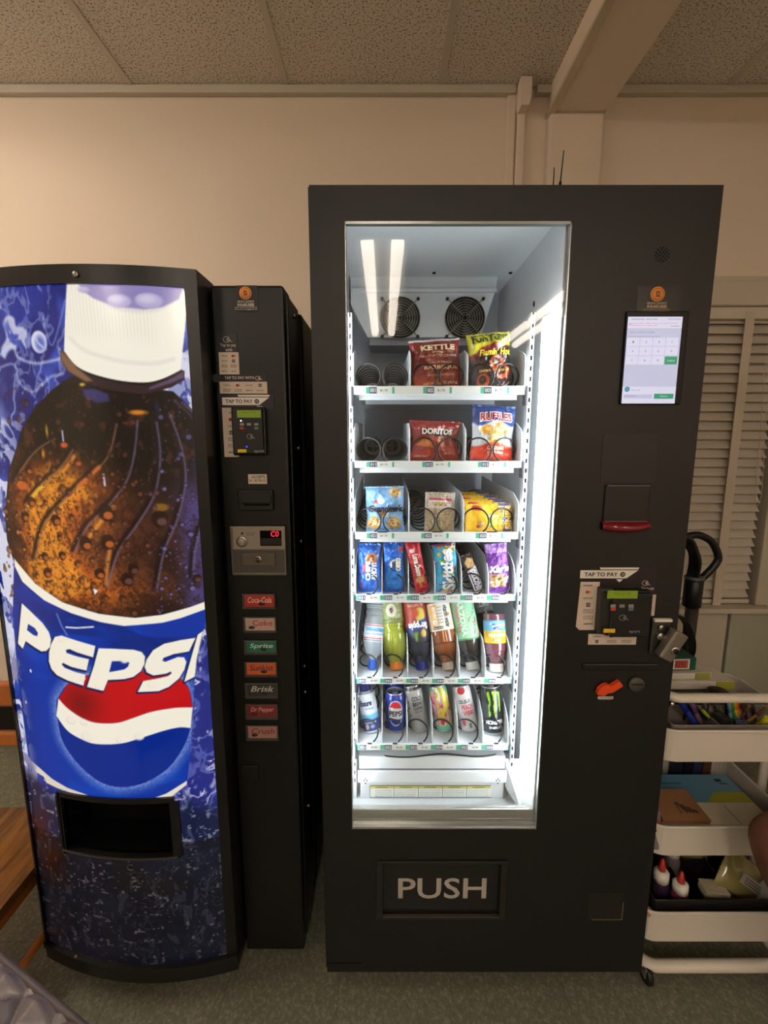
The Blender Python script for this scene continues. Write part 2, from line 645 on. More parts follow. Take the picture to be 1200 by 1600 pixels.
cp = [at(1196, 640, WY - 0.03), at(1191, 760, WY - 0.03), at(1183, 790, WY - 0.03), at(1180, 770, WY - 0.03), at(1186, 700, WY - 0.03), at(1196, 560, WY - 0.03)]
MB().tube(smooth_path(cp, 6), 0.0015, MTAPE, 6).build('pull_cord', bl)

# conduits on the back wall
x0 = at(790, 220, WY).x; x1 = at(803, 220, WY).x
cd = tag(MB().box(x0, x1, WY - 0.012, WY, 0.1, CZ - 0.005, MW, 0.004).build('pipe_cover'),
         'thin flat cream cover strip running down the wall left of the white raceway', 'conduit')
rw = thing('cable_raceway', 'cream cable raceway with a wider box at the ceiling', 'conduit', (at(812, 220, WY).x, WY, 0.1))
x0 = at(805.5, 220, WY).x; x1 = at(817.5, 220, WY).x
MB().box(x0, x1, WY - 0.022, WY, 0.1, 2.75, MW, 0.004).build('channel', rw)
x1 = at(823, 140, WY).x; x0 = at(806, 140, WY).x
MB().prism([(x0, CZ - 0.004), (x1, CZ - 0.004), (x1, 2.76), (x1 - 0.008, 2.735), (x0 + 0.006, 2.735), (x0, 2.76)], MW, WY - 0.075, WY).build('end_box', rw)

# ceiling lights (the glass reflects the middle and right rows; the left row is unseen)
MTUBE = P('lamp_tube', (255, 255, 255), 0.4)
tb = MTUBE.node_tree.nodes['Principled BSDF']
tb.inputs['Emission Color'].default_value = TUBE_COLOR + (1,)
tb.inputs['Emission Strength'].default_value = TUBE_STRENGTH
MHOUS = P('lamp_housing', (228, 222, 208), 0.4)
def ceiling_light(x, y0, y1, label):
    t = thing('ceiling_light', label, 'ceiling light', (x, (y0 + y1) / 2, CZ - 0.06), 'fluorescent ceiling lights')
    MB().box(x - 0.2, x + 0.2, y0, y1, CZ - 0.035, CZ, MHOUS, 0.006).build('housing', t)
    for s in (-1, 1):
        MB().cyl((x + s * 0.105, y0 + 0.03, CZ - 0.055), (x + s * 0.105, y1 - 0.03, CZ - 0.055), 0.045, MTUBE, seg=14).build('tube', t)
ceiling_light(-0.01, -2.75, -1.35, 'twin tube ceiling light just behind the viewer, nearest the drinks and snack machines')
ceiling_light(-0.01, -4.3, -2.85, 'twin tube ceiling light in the middle row, farthest from the machines')
ceiling_light(1.80, -3.6, -2.3, 'twin tube ceiling light in the right row, nearer the window wall')
ceiling_light(1.80, -5.1, -3.7, 'twin tube ceiling light in the right row, at the far end of the room')
ceiling_light(-2.0, 0.25, 1.55, 'twin tube ceiling light in the left row, nearer the machines')
ceiling_light(-1.95, -3.2, -1.9, 'unseen added twin tube ceiling light in the left row, at the far end of the room')  # unseen fixture, added for more light in the room

# ================================================================== DRINKS MACHINE (left)
MBLK = P('black_enamel', (9, 10, 10), 0.35, spec=0.45)
MBLK2 = P('black_plastic', (9, 9, 9), 0.45)
MDK = P('dark_recess', (4, 4, 5), 0.8, spec=0.1)
MWHITE = P('white_print', (232, 226, 216), 0.5)
MSTICK = P('sticker_paper', (208, 192, 178), 0.5)
MNAVY = P('navy_print', (22, 20, 34), 0.4)
MINK = P('black_print', (24, 22, 24), 0.5)
MGREY = P('grey_print', (110, 104, 100), 0.5)
MRED = P('red_print', (190, 52, 34), 0.5)
MORG = P('orange_print', (224, 140, 60), 0.5)
MYEL = P('yellow_print', (226, 186, 40), 0.5)
MCHROME = P('chrome', (190, 188, 182), 0.2, 1.0)
MSTEEL = P('brushed_steel', (140, 136, 130), 0.38, 1.0)

dm = thing('drinks_machine', 'tall dark drinks vending machine with a backlit cola bottle picture, at the left', 'vending machine', (-0.6, 1.5, 0.0))
DL, DR = Vector((-0.930, 1.100)), Vector((-0.393, 1.068))
SAG = 0.048
def face(s, z, off=0.0):
    """point on the bowed door: s 0..1 across, off = distance out towards the viewer"""
    x = DL.x + (DR.x - DL.x) * s
    y = DL.y + (DR.y - DL.y) * s - SAG * (1 - (2 * s - 1) ** 2) - off
    return (x, y, z)
def facepx(px, py):
    Y = 1.06
    for _ in range(12):
        p = at(px, py, Y)
        s = (p.x - DL.x) / (DR.x - DL.x)
        Y = face(s, 0)[1]
    return s, p.z
def slab(mb, s0, s1, z0, z1, f, bk, mat, n=24):
    """curved slab following the door"""
    vs, fs = [], []
    for i in range(n + 1):
        s = s0 + (s1 - s0) * i / n
        for z in (z0, z1):
            vs.append(face(s, z, f))
        for z in (z0, z1):
            p = face(s, z, f)
            vs.append((p[0], p[1] + bk, z))
    for i in range(n):
        a, b = i * 4, i * 4 + 4
        fs += [(a, b, b + 1, a + 1), (a + 2, a + 3, b + 3, b + 2), (a + 1, b + 1, b + 3, a + 3), (a, a + 2, b + 2, b)]
    fs += [(0, 1, 3, 2), (n * 4, n * 4 + 2, n * 4 + 3, n * 4 + 1)]
    return mb.add(vs, fs, mat, False)
GS0, GS1, GZ0, GZ1 = 0.012, 0.955, 0.105, 1.785
# body
MB().box(-0.932, -0.215, 1.30, 1.97, 0.07, 1.795, MBLK, 0.01).build('cabinet', dm)
MB().box(-0.925, -0.226, 1.165, 1.30, 0.05, 1.805, MBLK, 0.008).build('door_core', dm)
fr = MB()
slab(fr, 0, 1, GZ1, 1.822, 0.012, 0.10, MBLK)
slab(fr, 0, 1, 0.060, GZ0, 0.010, 0.10, MBLK)
slab(fr, 0, GS0, GZ0, GZ1, 0.012, 0.08, MBLK, 2)
slab(fr, GS1, 1, GZ0, GZ1, 0.012, 0.08, MBLK, 2)
slab(fr, 0, 1, 0.098, 0.112, 0.017, 0.03, MBLK2)
fr.build('door_frame', dm)
for px, py in ((125, 432), (124, 1487)):
    s, z = facepx(px, py)
    p = face(s, z, 0.012)
    MB().cyl((p[0], p[1] + 0.002, z), (p[0], p[1] - 0.004, z), 0.006, MSTEEL, seg=12).build('screw', dm)
for x, yy in ((-0.872, 1.165), (-0.28, 1.30)):
    for y in (yy, 1.90):
        MB().box(x - 0.05, x + 0.05, y - 0.04, y + 0.04, 0.0, 0.075, MBLK2, 0.006).build('foot', dm)

# --- the printed bottle picture, painted in panel metres (u = distance across, z = height)
GW = abs(DR.x - DL.x)
def A(p, oz=None):
    """outline points measured on the photo -> panel metres"""
    if oz:
        p = [(oz[0] + a / oz[2], oz[1] + b / oz[2]) for a, b in p]
    o = []
    for q in p:
        s, z = facepx(*q)
        o.append((s * GW, z))
    return o
Z1 = (0, 920, 3.529)
Z2 = (60, 1040, 4.286)
Z3 = (0, 560, 3.529)
Z4 = (0, 420, 3.529)
VS, VZ = zip(*A([(92, 1238), (92, 1340), (290, 1240), (290, 1346)]))
OPEN = (A([(104, 1290)])[0][0], A([(271, 1300)])[0][0], A([(190, 1336)])[0][1], A([(190, 1252)])[0][1])

def bottle_picture(U, V):
    x = (GS0 + (GS1 - GS0) * U) * GW
    y = GZ0 + (GZ1 - GZ0) * V
    aa = 0.0022
    px = 0.00152                                      # about one photo pixel
    a = Art(x, y, (30, 46, 140))
    # splashing water behind the bottle
    wx = x + 0.05 * (fbm(x * 9, y * 9, 3) - 0.5)
    wy = y + 0.09 * (fbm(x * 9, y * 9, 7) - 0.5)
    n1 = 1 - abs(2 * fbm(wx * 26, wy * 16, 21, 4) - 1)
    n2 = fbm(wx * 60, wy * 34, 33, 3)
    deep = fbm(x * 10, y * 7, 41, 3)
    a.mix(sst(0.35, 0.7, deep), (20, 30, 110))
    a.mix(sst(0.5, 0.75, fbm(x * 18, y * 12, 45, 3)) * 0.8, (58, 84, 186))
    foam = sst(1.69, 1.58, y) * sst(0.17, 0.05, x) * (0.55 + 0.45 * sst(1.5, 1.35, y))    # more foam low on the left
    foam = np.maximum(foam, sst(0.40, 0.46, x) * sst(1.70, 1.62, y) * sst(1.25, 1.4, y))
    th = 0.90 - 0.13 * foam
    n5 = 1 - abs(2 * fbm(wx * 40, wy * 22, 161, 5) - 1)
    a.mix(sst(0.44, 0.60, fbm(wx * 14, wy * 11, 171, 3)) * foam * 0.75, (186, 190, 222))
    a.mix(sst(0.86, 0.94, n5) * foam * 0.8, (40, 52, 140))
    a.mix(sst(th, th + 0.07, n1) * (0.35 + 0.65 * foam), (215, 215, 236))
    a.mix(sst(0.60, 0.74, n2) * foam * 0.9, (232, 232, 242))
    a.mix(sst(0.72, 0.80, n2) * 0.6, (170, 178, 220))
    a.poly(A(smooth_path([(7, 505), (14, 494), (24, 498), (27, 510), (38, 512), (48, 524), (50, 540), (42, 544), (33, 532), (28, 545), (18, 548), (8, 560), (4, 545), (12, 528)], 4, True)), (206, 208, 232), aa * 3, 0, 0.85)
    a.mix(sst(0.50, 0.62, n2) * np.exp(-((x - A([(26, 525)])[0][0]) / 0.04) ** 2 - ((y - A([(26, 525)])[0][1]) / 0.05) ** 2), (56, 74, 170))
    for (cx, cy, rx, ry) in ((63, 535, 12, 15),):
        (u, z), = A([(cx, cy)])
        a.ell(u, z, rx * px, ry * px, (214, 214, 236), aa * 1.5)
        a.ell(u + 1.5 * px, z - 2 * px, rx * px * 0.6, ry * px * 0.66, (70, 86, 176), aa * 4, 0.8)
        a.line([(u - 5 * px, z + 6 * px), (u - 1 * px, z - 2 * px), (u + 5 * px, z - 7 * px)], (190, 196, 228), 0.004, aa * 2)
    a.line(A(smooth_path([(2, 555), (22, 540), (30, 558), (55, 568), (80, 565), (98, 560)], 5)), (206, 206, 232), 0.005, aa * 3, 0.8)
    a.line(A(smooth_path([(2, 575), (24, 570), (34, 600), (55, 612), (80, 590), (100, 585)], 5)), (196, 198, 228), 0.004, aa * 3, 0.7)
    a.line(A(smooth_path([(70, 500), (84, 540), (104, 470)], 5)), (140, 150, 210), 0.003, aa * 2, 0.7)
    # bottle body
    body = A([(118, 588), (108, 591), (85, 608), (57, 636), (37, 668), (25.5, 707), (15.6, 736), (10, 801), (13, 843), (24, 878), (57, 916), (99, 944), (156, 962),
              (212, 968), (255, 963), (297, 952), (326, 942), (330, 800), (316, 655), (283, 622), (272, 612)])
    a.poly(body, (20, 12, 10), aa * 1.2)
    idx, d = a.sdf(body, 0.0)
    bx, by = x[idx], y[idx]
    ins = np.clip(-d / (aa * 2), 0, 1)
    def blob(cx, cy, rx, ry, rot=0.0):
        (u, z), = A([(cx, cy)])
        c, s = math.cos(rot), math.sin(rot)
        dx, dy = (bx - u) / px, (by - z) / px
        return np.exp(-(((dx * c + dy * s) / rx) ** 2 + ((-dx * s + dy * c) / ry) ** 2))
    nz = fbm(bx * 40, by * 40, 51, 4)
    glow = np.clip(blob(70, 815, 48, 88) * 1.2 + blob(105, 745, 45, 40) * 0.7 + blob(85, 900, 60, 40) * 0.9 + blob(165, 925, 80, 34) * 0.55 + blob(150, 790, 40, 60) * 0.55, 0, 1)
    brown = np.clip(blob(230, 900, 110, 75) + blob(160, 850, 90, 90) * 0.7 + blob(250, 800, 40, 40) * 0.5, 0, 1)
    pur = np.clip(sst(0.445, 0.515, bx) * sst(1.56, 1.44, by) + blob(322, 860, 26, 150), 0, 1)
    topdark = sst(1.35, 1.47, by + 0.10 * (bx - 0.25))
    a.mix(brown * ins * (0.45 + 0.5 * nz), (86, 48, 34), idx)
    a.mix(np.clip(glow * 1.15, 0, 1) * ins * (0.55 + 0.65 * nz), (206, 100, 30), idx)
    a.mix(sst(0.5, 0.66, fbm(bx * 16 + by * 10, by * 9 - bx * 8, 55, 3)) * ins * 0.6 * (1 - 0.65 * glow), (30, 16, 14), idx)
    a.mix(np.clip(glow - 0.72, 0, 1) * 2.2 * ins, (240, 158, 44), idx)
    a.mix(pur * ins * 0.8 * (0.5 + nz), (74, 62, 116), idx)
    a.mix(topdark * ins * 0.93, (13, 9, 9), idx)
    a.mix(sst(0.60, 0.75, fbm(bx * 70, by * 50, 61, 3)) * ins * topdark * 0.45, (120, 62, 36), idx)
    fl = fbm(bx * 120 + by * 40, by * 60 - bx * 20, 66, 3)
    a.mix(sst(0.62, 0.72, fl) * ins * glow * 0.4, (246, 170, 60), idx)
    a.mix(sst(0.38, 0.30, fl) * ins * (1 - topdark) * 0.45, (44, 18, 12), idx)
    a.mix(sst(0.50, 0.52, bx) * ins * 0.5, (62, 58, 130), idx)
    a.mix(sst(0.58, 0.70, fbm(bx * 160, by * 150, 71, 2)) * ins * 0.4 * (1 - topdark), (40, 20, 16), idx)
    # twisted flutes of the bottle
    R = [[(300, 440), (215, 490), (150, 560), (80, 670)], [(400, 500), (330, 600), (240, 680), (150, 790)],
         [(640, 360), (590, 540), (470, 660), (330, 800), (240, 920), (195, 1100)], [(755, 340), (740, 500), (700, 660), (600, 800), (480, 920), (410, 1060)],
         [(860, 350), (880, 540), (850, 740), (760, 900), (650, 1060), (590, 1250)], [(930, 300), (1000, 500), (1018, 680), (975, 880), (900, 1060), (860, 1270)],
         [(960, 230), (1060, 330), (1100, 470)], [(1000, 240), (1080, 320), (1095, 380)], [(1110, 900), (1070, 1060), (1060, 1200)]]
    for k, r in enumerate(R):
        p = smooth_path(r, 5)
        lite = [(q[0] + 9, q[1] + 4) for q in p]
        wide = [(q[0] - 7, q[1] - 3) for q in p]
        a.line(A(wide, Z3), (24, 12, 14), 0.0095, aa * 3.5, 0.85)
        a.line(A(lite, Z3), (150, 108, 78) if k < 3 else (122, 106, 140), 0.0035, aa * 2.2, 0.75)
    # highlights, orange flashes
    for r, c in (([(140, 850), (180, 770), (240, 700)], (240, 190, 60)), ([(500, 980), (560, 900), (630, 820)], (226, 150, 60)),
                 ([(590, 1240), (600, 1130), (610, 1060)], (210, 130, 60)), ([(360, 620), (400, 560), (415, 540)], (232, 140, 50)),
                 ([(440, 700), (500, 650), (550, 600)], (216, 110, 44))):
        a.line(A(smooth_path(r, 5), Z3), c, 0.009, aa * 3, 0.8)
    for (cx, cy, w_, h_, c) in ((765, 298, 42, 12, (226, 140, 40)), (460, 145, 14, 8, (236, 190, 60)), (360, 478, 20, 14, (226, 92, 40)), (265, 400, 6, 26, (220, 180, 50)), (245, 525, 8, 22, (226, 150, 40)),
                               (890, 820, 40, 20, (140, 100, 30)), (440, 580, 14, 10, (220, 92, 40)), (130, 700, 34, 24, (206, 100, 40)), (870, 270, 10, 26, (30, 28, 60))):
        (u, z), = A([(cx, cy)], Z3)
        a.ell(u, z, w_ / 3.529 * px, h_ / 3.529 * px, c, aa * 2, 0.85)
    a.line(A([(350, 400), (356, 455)], Z3), (200, 200, 220), 0.003, aa * 1.5)
    a.line(A([(576, 640), (584, 700)], Z3), (206, 206, 226), 0.004, aa * 1.5)
    # cold drops on the bottle
    rs = random.Random(5)
    for i in range(900):
        qx = rs.uniform(30, 1120); qy = rs.uniform(150, 1400)
        (u, z), = A([(qx, qy)], Z3)
        big = rs.random()
        r = px * (0.9 + 4.6 * big ** 5 + 0.9 * rs.random())
        g_ = math.exp(-((u - 0.14) / 0.14) ** 2 - ((z - 1.21) / 0.17) ** 2)
        if qy < 620 and rs.random() < 0.45:
            continue
        dk = (44, 20, 14) if qx < 820 else (38, 28, 52)
        hl = (int(110 + 120 * g_), int(64 + 80 * g_), int(44 + 20 * g_)) if qx < 880 else (120, 106, 160)
        al = 0.8 if qy > 600 else 0.55
        a.ell(u, z, r, r * 1.15, dk, aa, al * 0.8)
        a.ell(u + r * 0.3, z - r * 0.35, r * 0.62, r * 0.6, hl, aa * 0.9, al)
    for (cx, cy, r) in ((180, 790, 26), (145, 870, 26), (315, 890, 28), (335, 985, 16), (255, 1090, 22), (350, 1085, 22), (268, 1180, 26), (165, 615, 22), (478, 1020, 34), (600, 1010, 36),
                        (590, 850, 40), (555, 1185, 28), (705, 1215, 34), (740, 1160, 28), (885, 885, 40), (1090, 1210, 24)):
        (u, z), = A([(cx, cy)], Z3)
        r = r / 3.529 * px
        a.ell(u, z, r, r * 1.1, (30, 14, 12), aa * 1.5, 0.8)
        a.ell(u + r * 0.25, z - r * 0.35, r * 0.6, r * 0.5, (190, 96, 40) if cx < 650 else (98, 66, 60), aa * 1.5, 0.9)
    a.poly(A([(520, 1265), (548, 1278), (528, 1300)], Z3), (236, 240, 244), aa)
    # neck ring under the cap
    a.poly(A([(345, 440), (340, 500), (380, 572), (470, 628), (600, 668), (800, 694), (950, 655), (1022, 612), (1022, 565), (1000, 555), (700, 560), (420, 520)], Z4), (46, 30, 34), aa)
    a.poly(A([(345, 450), (342, 500), (382, 565), (480, 622), (520, 620), (430, 545), (362, 470)], Z4), (126, 92, 66), aa * 2)
    a.poly(A([(830, 668), (950, 630), (1018, 600), (1018, 568), (960, 600), (830, 655)], Z4), (92, 72, 100), aa * 2)
    a.poly(A([(430, 545), (500, 590), (650, 630), (800, 646), (930, 612), (940, 590), (700, 560)], Z4), (16, 18, 16), aa * 2)
    a.poly(A([(460, 665), (520, 660), (600, 690), (610, 730), (540, 742), (470, 705)], Z4), (60, 58, 120), aa * 3, 0, 0.8)
    # cap
    cap = A([(375, 88), (1010, 96), (1030, 150), (1036, 205), (1025, 330)] + smooth_path([(1000, 560), (900, 608), (800, 628), (650, 615), (500, 575), (420, 530), (360, 455)], 5) + [(365, 300)], Z4)
    a.poly(cap, (246, 241, 226), aa)
    idx, d = a.sdf(cap, 0.0)
    cu = np.sin(x[idx] * 2 * PI / 0.0070)
    band = sst(0.20, 0.235, x[idx]) * sst(0.46, 0.43, x[idx]) * sst(1.665, 1.70, y[idx] + 0.25 * (x[idx] - 0.33) ** 2 * 4) * sst(1.50, 1.53, y[idx])
    a.mix(np.clip(-d / 0.004, 0, 1) * band * 0.16 * (cu > 0.0), (196, 184, 170), idx)
    a.line(A(smooth_path([(395, 385), (470, 450), (620, 500), (740, 520), (870, 522), (960, 500)], 5), Z4), (222, 214, 206), 0.006, aa * 4, 0.7)
    a.poly(A([(440, 88), (470, 130), (520, 165), (600, 196), (700, 216), (800, 226), (900, 214), (990, 172), (1012, 110), (1010, 92)], Z4), (150, 138, 190), aa * 2)
    a.poly(A([(520, 88), (560, 150), (650, 200), (760, 214), (860, 208), (930, 170), (960, 92)], Z4), (128, 118, 178), aa * 14, 0, 0.6)
    for (cx, cy, rx, ry) in ((662, 180, 56, 28), (825, 178, 62, 32), (470, 120, 26, 12)):
        (u, z), = A([(cx, cy)], Z4)
        a.ell(u, z, rx / 3.529 * px, ry / 3.529 * px * 1.1, (180, 170, 210), aa * 2)
        a.ell(u - 2 * px, z + 2 * px, rx / 5.5 * px, ry / 6 * px, (206, 198, 226), aa * 3)
    # label
    lab = A([(24, 874), (57, 911), (99, 940), (156, 958), (212, 964.5), (255, 959.5), (297, 948), (330, 936), (330, 950), (318, 985), (308, 1030), (304, 1080), (302, 1130), (298, 1180), (293, 1224),
             (261, 1249), (233, 1256), (190, 1262), (150, 1252), (125, 1240), (90, 1230), (72, 1217), (58, 1200), (46, 1180), (30, 1060), (22, 960)])
    a.poly(lab, (8, 50, 160), aa)
    idx, d = a.sdf(lab, 0.0)
    li = np.clip(-d / aa, 0, 1)
    lx, ly = x[idx], y[idx]
    a.mix(li * sst(0.10, 0.02, lx) * 0.5, (6, 34, 124), idx)
    a.mix(li * sst(0.5, 0.75, fbm(lx * 8, ly * 16, 81, 4)) * 0.55, (10, 70, 190), idx)
    a.mix(li * sst(0.5, 0.7, fbm(lx * 9 + ly * 9, ly * 20, 87, 3)) * sst(0.93, 1.0, ly) * 0.6, (6, 28, 104), idx)
    # globe with its pale halo
    ball = A(smooth_path([(90, 1104), (93, 1088), (107, 1068), (130, 1056), (160, 1049), (195, 1046), (230, 1047), (265, 1052), (285, 1060), (297, 1076), (302, 1104), (300, 1130), (290, 1161), (270, 1192), (247, 1211),
              (219, 1224), (188, 1228), (160, 1221), (135, 1203), (114, 1180), (97, 1150)], 5, True))
    idx, d = a.sdf(ball, 0.05)
    gr = fbm(x[idx] * 300, y[idx] * 300, 91, 2)
    halo = np.clip(1 - d / 0.032, 0, 1) ** 1.4 * (0.4 + 0.8 * gr)
    a.mix(halo * 0.85 * (x[idx] < 0.50), (150, 162, 214), idx)
    a.poly(ball, (4, 40, 140), aa)
    red = [(93, 1091)] + [(107, 1068), (130, 1056), (160, 1049), (195, 1046), (230, 1047), (265, 1052), (285, 1060), (297, 1076), (302, 1104)] + smooth_path([(302, 1104), (286, 1104), (268, 1105.5), (237, 1111), (209, 1120.5), (184, 1128), (153, 1128), (130, 1120.5), (107, 1105), (93, 1091)], 5)
    a.poly(A(red), (196, 14, 22), aa)
    idx, d = a.sdf(A(red), 0.0)
    (u, z), = A([(128, 1098)])
    a.mix(np.clip(-d / aa, 0, 1) * np.exp(-((x[idx] - u) / 0.05) ** 2 - ((y[idx] - z) / 0.05) ** 2) * 0.75, (110, 6, 14), idx)
    wave = smooth_path([(93, 1090), (107, 1105), (130, 1120.5), (153, 1128), (184, 1128), (209, 1120.5), (237, 1111), (268, 1105.5), (286, 1104), (302, 1104)], 5) + smooth_path([(299, 1136), (282, 1135), (258, 1140), (223, 1151), (191, 1160), (153, 1161), (130, 1154), (107, 1140), (90, 1117)], 5)
    a.poly(A(wave), (247, 240, 222), aa)
    for (cx, cy, r) in ((330, 470, 40), (310, 375, 28), (680, 470, 34), (545, 495, 22), (225, 360, 36)):
        (u, z), = A([(cx, cy)], Z2)
        a.ell(u, z, r / 4.286 * px, r / 5 * px, (226, 208, 196), aa * 1.5, 0.6)
        a.ell(u + px, z + px, r / 4.9 * px, r / 5.8 * px, (246, 238, 222), aa * 1.5, 0.9)
    # white bands
    a.poly(A([(24, 872), (57, 911), (99, 940), (156, 958), (212, 964.5), (255, 959.5), (297, 948), (330, 936), (330, 948), (283, 965), (255, 972), (195, 977), (159, 971), (113, 957), (71, 937), (37, 908), (25, 884)]), (247, 240, 222), aa)
    a.poly(A([(50, 1186), (67, 1201), (83, 1215), (107, 1229), (132, 1238), (150, 1246), (130, 1242), (90, 1229), (74, 1221), (70, 1212), (58, 1204)]), (226, 212, 196), aa)
    a.poly(A([(190, 1256), (233, 1248), (261, 1238), (293, 1218), (293, 1226), (261, 1250), (233, 1262), (190, 1266)]), (236, 226, 208), aa)
    # lettering
    L = {
        'P': ([(128, 78), (175, 122), (240, 185), (275, 235), (287, 275), (282, 315), (262, 337), (235, 340), (205, 322), (148, 283), (132, 325), (107, 297)],
              [(162, 190), (198, 212), (216, 240), (211, 258), (190, 251), (156, 224)]),
        'E': ([(310, 262), (345, 255), (420, 280), (530, 312), (518, 372), (430, 345), (390, 327), (368, 332), (372, 350), (430, 370), (495, 385), (482, 445), (400, 425), (352, 402), (346, 414), (362, 432), (420, 455), (476, 470), (465, 528), (380, 500), (320, 470), (290, 435), (277, 395), (278, 345), (290, 300)], None),
        'P2': ([(550, 325), (640, 328), (740, 333), (785, 345), (803, 370), (800, 410), (780, 450), (740, 480), (690, 492), (600, 497), (575, 557), (487, 535), (525, 420)],
               [(622, 395), (700, 393), (718, 403), (711, 425), (690, 440), (608, 455)]),
        'S': ([(1080, 268), (1045, 340), (960, 355), (905, 376), (898, 392), (915, 400), (985, 373), (1018, 375), (1030, 400), (1020, 440), (990, 490), (935, 535), (880, 558), (766, 563), (795, 505), (880, 490), (930, 478), (952, 462), (946, 450), (920, 462), (850, 472), (815, 455), (803, 425), (815, 385), (850, 335), (910, 300), (1000, 280)], None),
        'I': ([(1095, 250), (1130, 225), (1075, 480), (1022, 507)], None)}
    for k, (o, h) in L.items():
        a.poly(A([(p[0] - 5, p[1] + 6) for p in o], Z1), (14, 24, 84), aa, 0.0028)
    for k, (o, h) in L.items():
        oo = A(o, Z1)
        a.poly(oo, (247, 240, 222), aa, 0.0006)
        if h:
            a.poly(A(h, Z1), (10, 44, 146) , aa)
    for (cx, cy, r) in ((345, 275, 22), (305, 440, 16), (545, 530, 20), (840, 525, 22), (690, 390, 24), (460, 490, 18)):
        (u, z), = A([(cx, cy)], Z1)
        a.ell(u, z, r / 3.529 * px, r / 4.2 * px, (232, 216, 200), aa * 1.5, 0.5)
        a.ell(u + px * 0.8, z + px * 0.8, r / 4.2 * px, r / 5 * px, (247, 240, 222), aa * 1.5, 0.9)
    a.line(A([(370, 208), (430, 212), (520, 206)], Z1), (236, 234, 236), 0.004, aa, 0.9)
    a.line(A([(320, 135), (345, 200), (375, 250)], Z1), (140, 160, 220), 0.004, aa * 2, 0.7)
    for (cx, cy) in ((176, 448), (150, 620)):
        (u, z), = A([(cx, cy)], Z1)
        a.ell(u, z, 2.2 * px, 3 * px, (226, 220, 226), aa)
    # water over the right edge and the lower left corner
    labin = np.zeros(len(x))
    li_idx, li_d = a.sdf(lab, 0.0)
    labin[li_idx] = np.clip(0.5 - li_d / aa, 0, 1)
    bi_idx, bi_d = a.sdf(body, 0.0)
    labin[bi_idx] = np.maximum(labin[bi_idx], np.clip(0.5 - bi_d / aa, 0, 1))
    bandp = np.array(A([(20, 872), (57, 915), (99, 944), (156, 963), (212, 969), (255, 965), (297, 954), (340, 940)]))
    edge = sst(0.40, 0.42, x) * (1 - labin) * (y < np.interp(x, bandp[:, 0], bandp[:, 1])) * sst(1.5, 1.4, y)
    a.mix(edge * 0.9, (34, 42, 128))
    n3 = 1 - abs(2 * fbm(wx * 46, wy * 40, 141, 4) - 1)
    a.mix(edge * sst(0.84, 0.95, n3) * sst(0.40, 0.55, fbm(x * 20, y * 20, 151, 2)), (206, 200, 222))
    a.mix(edge * sst(0.66, 0.74, n2) * 0.7, (196, 190, 216))
    a.mix(edge * sst(th - 0.04, th + 0.06, n1) * 0.5, (120, 126, 196))
    low = sst(0.062, 0.03, x) * sst(0.98, 0.93, y + 0.03 * (n2 - .5)) * sst(0.42, 0.5, y)
    a.mix(low * sst(0.5, 0.62, n2) * 0.7, (120, 110, 150))
    # lower picture painted dark where the backlight fades out; brown glass at the left
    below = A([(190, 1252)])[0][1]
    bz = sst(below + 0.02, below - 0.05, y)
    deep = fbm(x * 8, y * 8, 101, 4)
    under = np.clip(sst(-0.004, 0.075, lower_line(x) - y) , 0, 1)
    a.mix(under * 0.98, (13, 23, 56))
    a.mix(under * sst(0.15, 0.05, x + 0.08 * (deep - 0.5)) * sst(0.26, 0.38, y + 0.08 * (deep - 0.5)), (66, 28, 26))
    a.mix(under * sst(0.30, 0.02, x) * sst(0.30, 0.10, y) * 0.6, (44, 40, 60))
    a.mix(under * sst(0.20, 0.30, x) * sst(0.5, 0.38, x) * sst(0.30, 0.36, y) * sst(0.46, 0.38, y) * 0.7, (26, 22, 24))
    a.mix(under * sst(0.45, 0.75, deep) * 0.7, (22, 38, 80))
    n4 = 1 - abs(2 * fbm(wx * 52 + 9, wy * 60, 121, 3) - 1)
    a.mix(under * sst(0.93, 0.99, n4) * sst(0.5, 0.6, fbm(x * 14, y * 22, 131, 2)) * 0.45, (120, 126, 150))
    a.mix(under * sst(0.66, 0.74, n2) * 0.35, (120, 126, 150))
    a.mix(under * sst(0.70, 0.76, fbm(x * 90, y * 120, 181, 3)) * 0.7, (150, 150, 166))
    return a.out()
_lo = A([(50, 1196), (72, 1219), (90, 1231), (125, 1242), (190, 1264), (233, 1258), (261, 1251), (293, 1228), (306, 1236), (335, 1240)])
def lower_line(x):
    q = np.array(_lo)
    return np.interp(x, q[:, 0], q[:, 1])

MPIC = PAINT('backlit_print', 0.22, emit=SIGN_STRENGTH, base=0.08, coat=0.15)
MPIC2 = PAINT('unlit_print', 0.4, coat=0.1)
split = A([(190, 1318)])[0][1]
NV = 900
vs_ = (split - GZ0) / (GZ1 - GZ0)
def pic_fn(v0, v1):
    def f(U, V):
        s = GS0 + (GS1 - GS0) * U
        z = GZ0 + (GZ1 - GZ0) * (v0 + (v1 - v0) * V)
        x = DL.x + (DR.x - DL.x) * s
        y = DL.y + (DR.y - DL.y) * s - SAG * (1 - (2 * s - 1) ** 2) - 0.004
        return np.stack([x, y, z], 1)
    return f
def in_hole(u, v, v0, v1):
    s = (GS0 + (GS1 - GS0) * u) * GW
    z = GZ0 + (GZ1 - GZ0) * (v0 + (v1 - v0) * v)
    return OPEN[0] < s < OPEN[1] and OPEN[2] < z < OPEN[3]
NU = 290
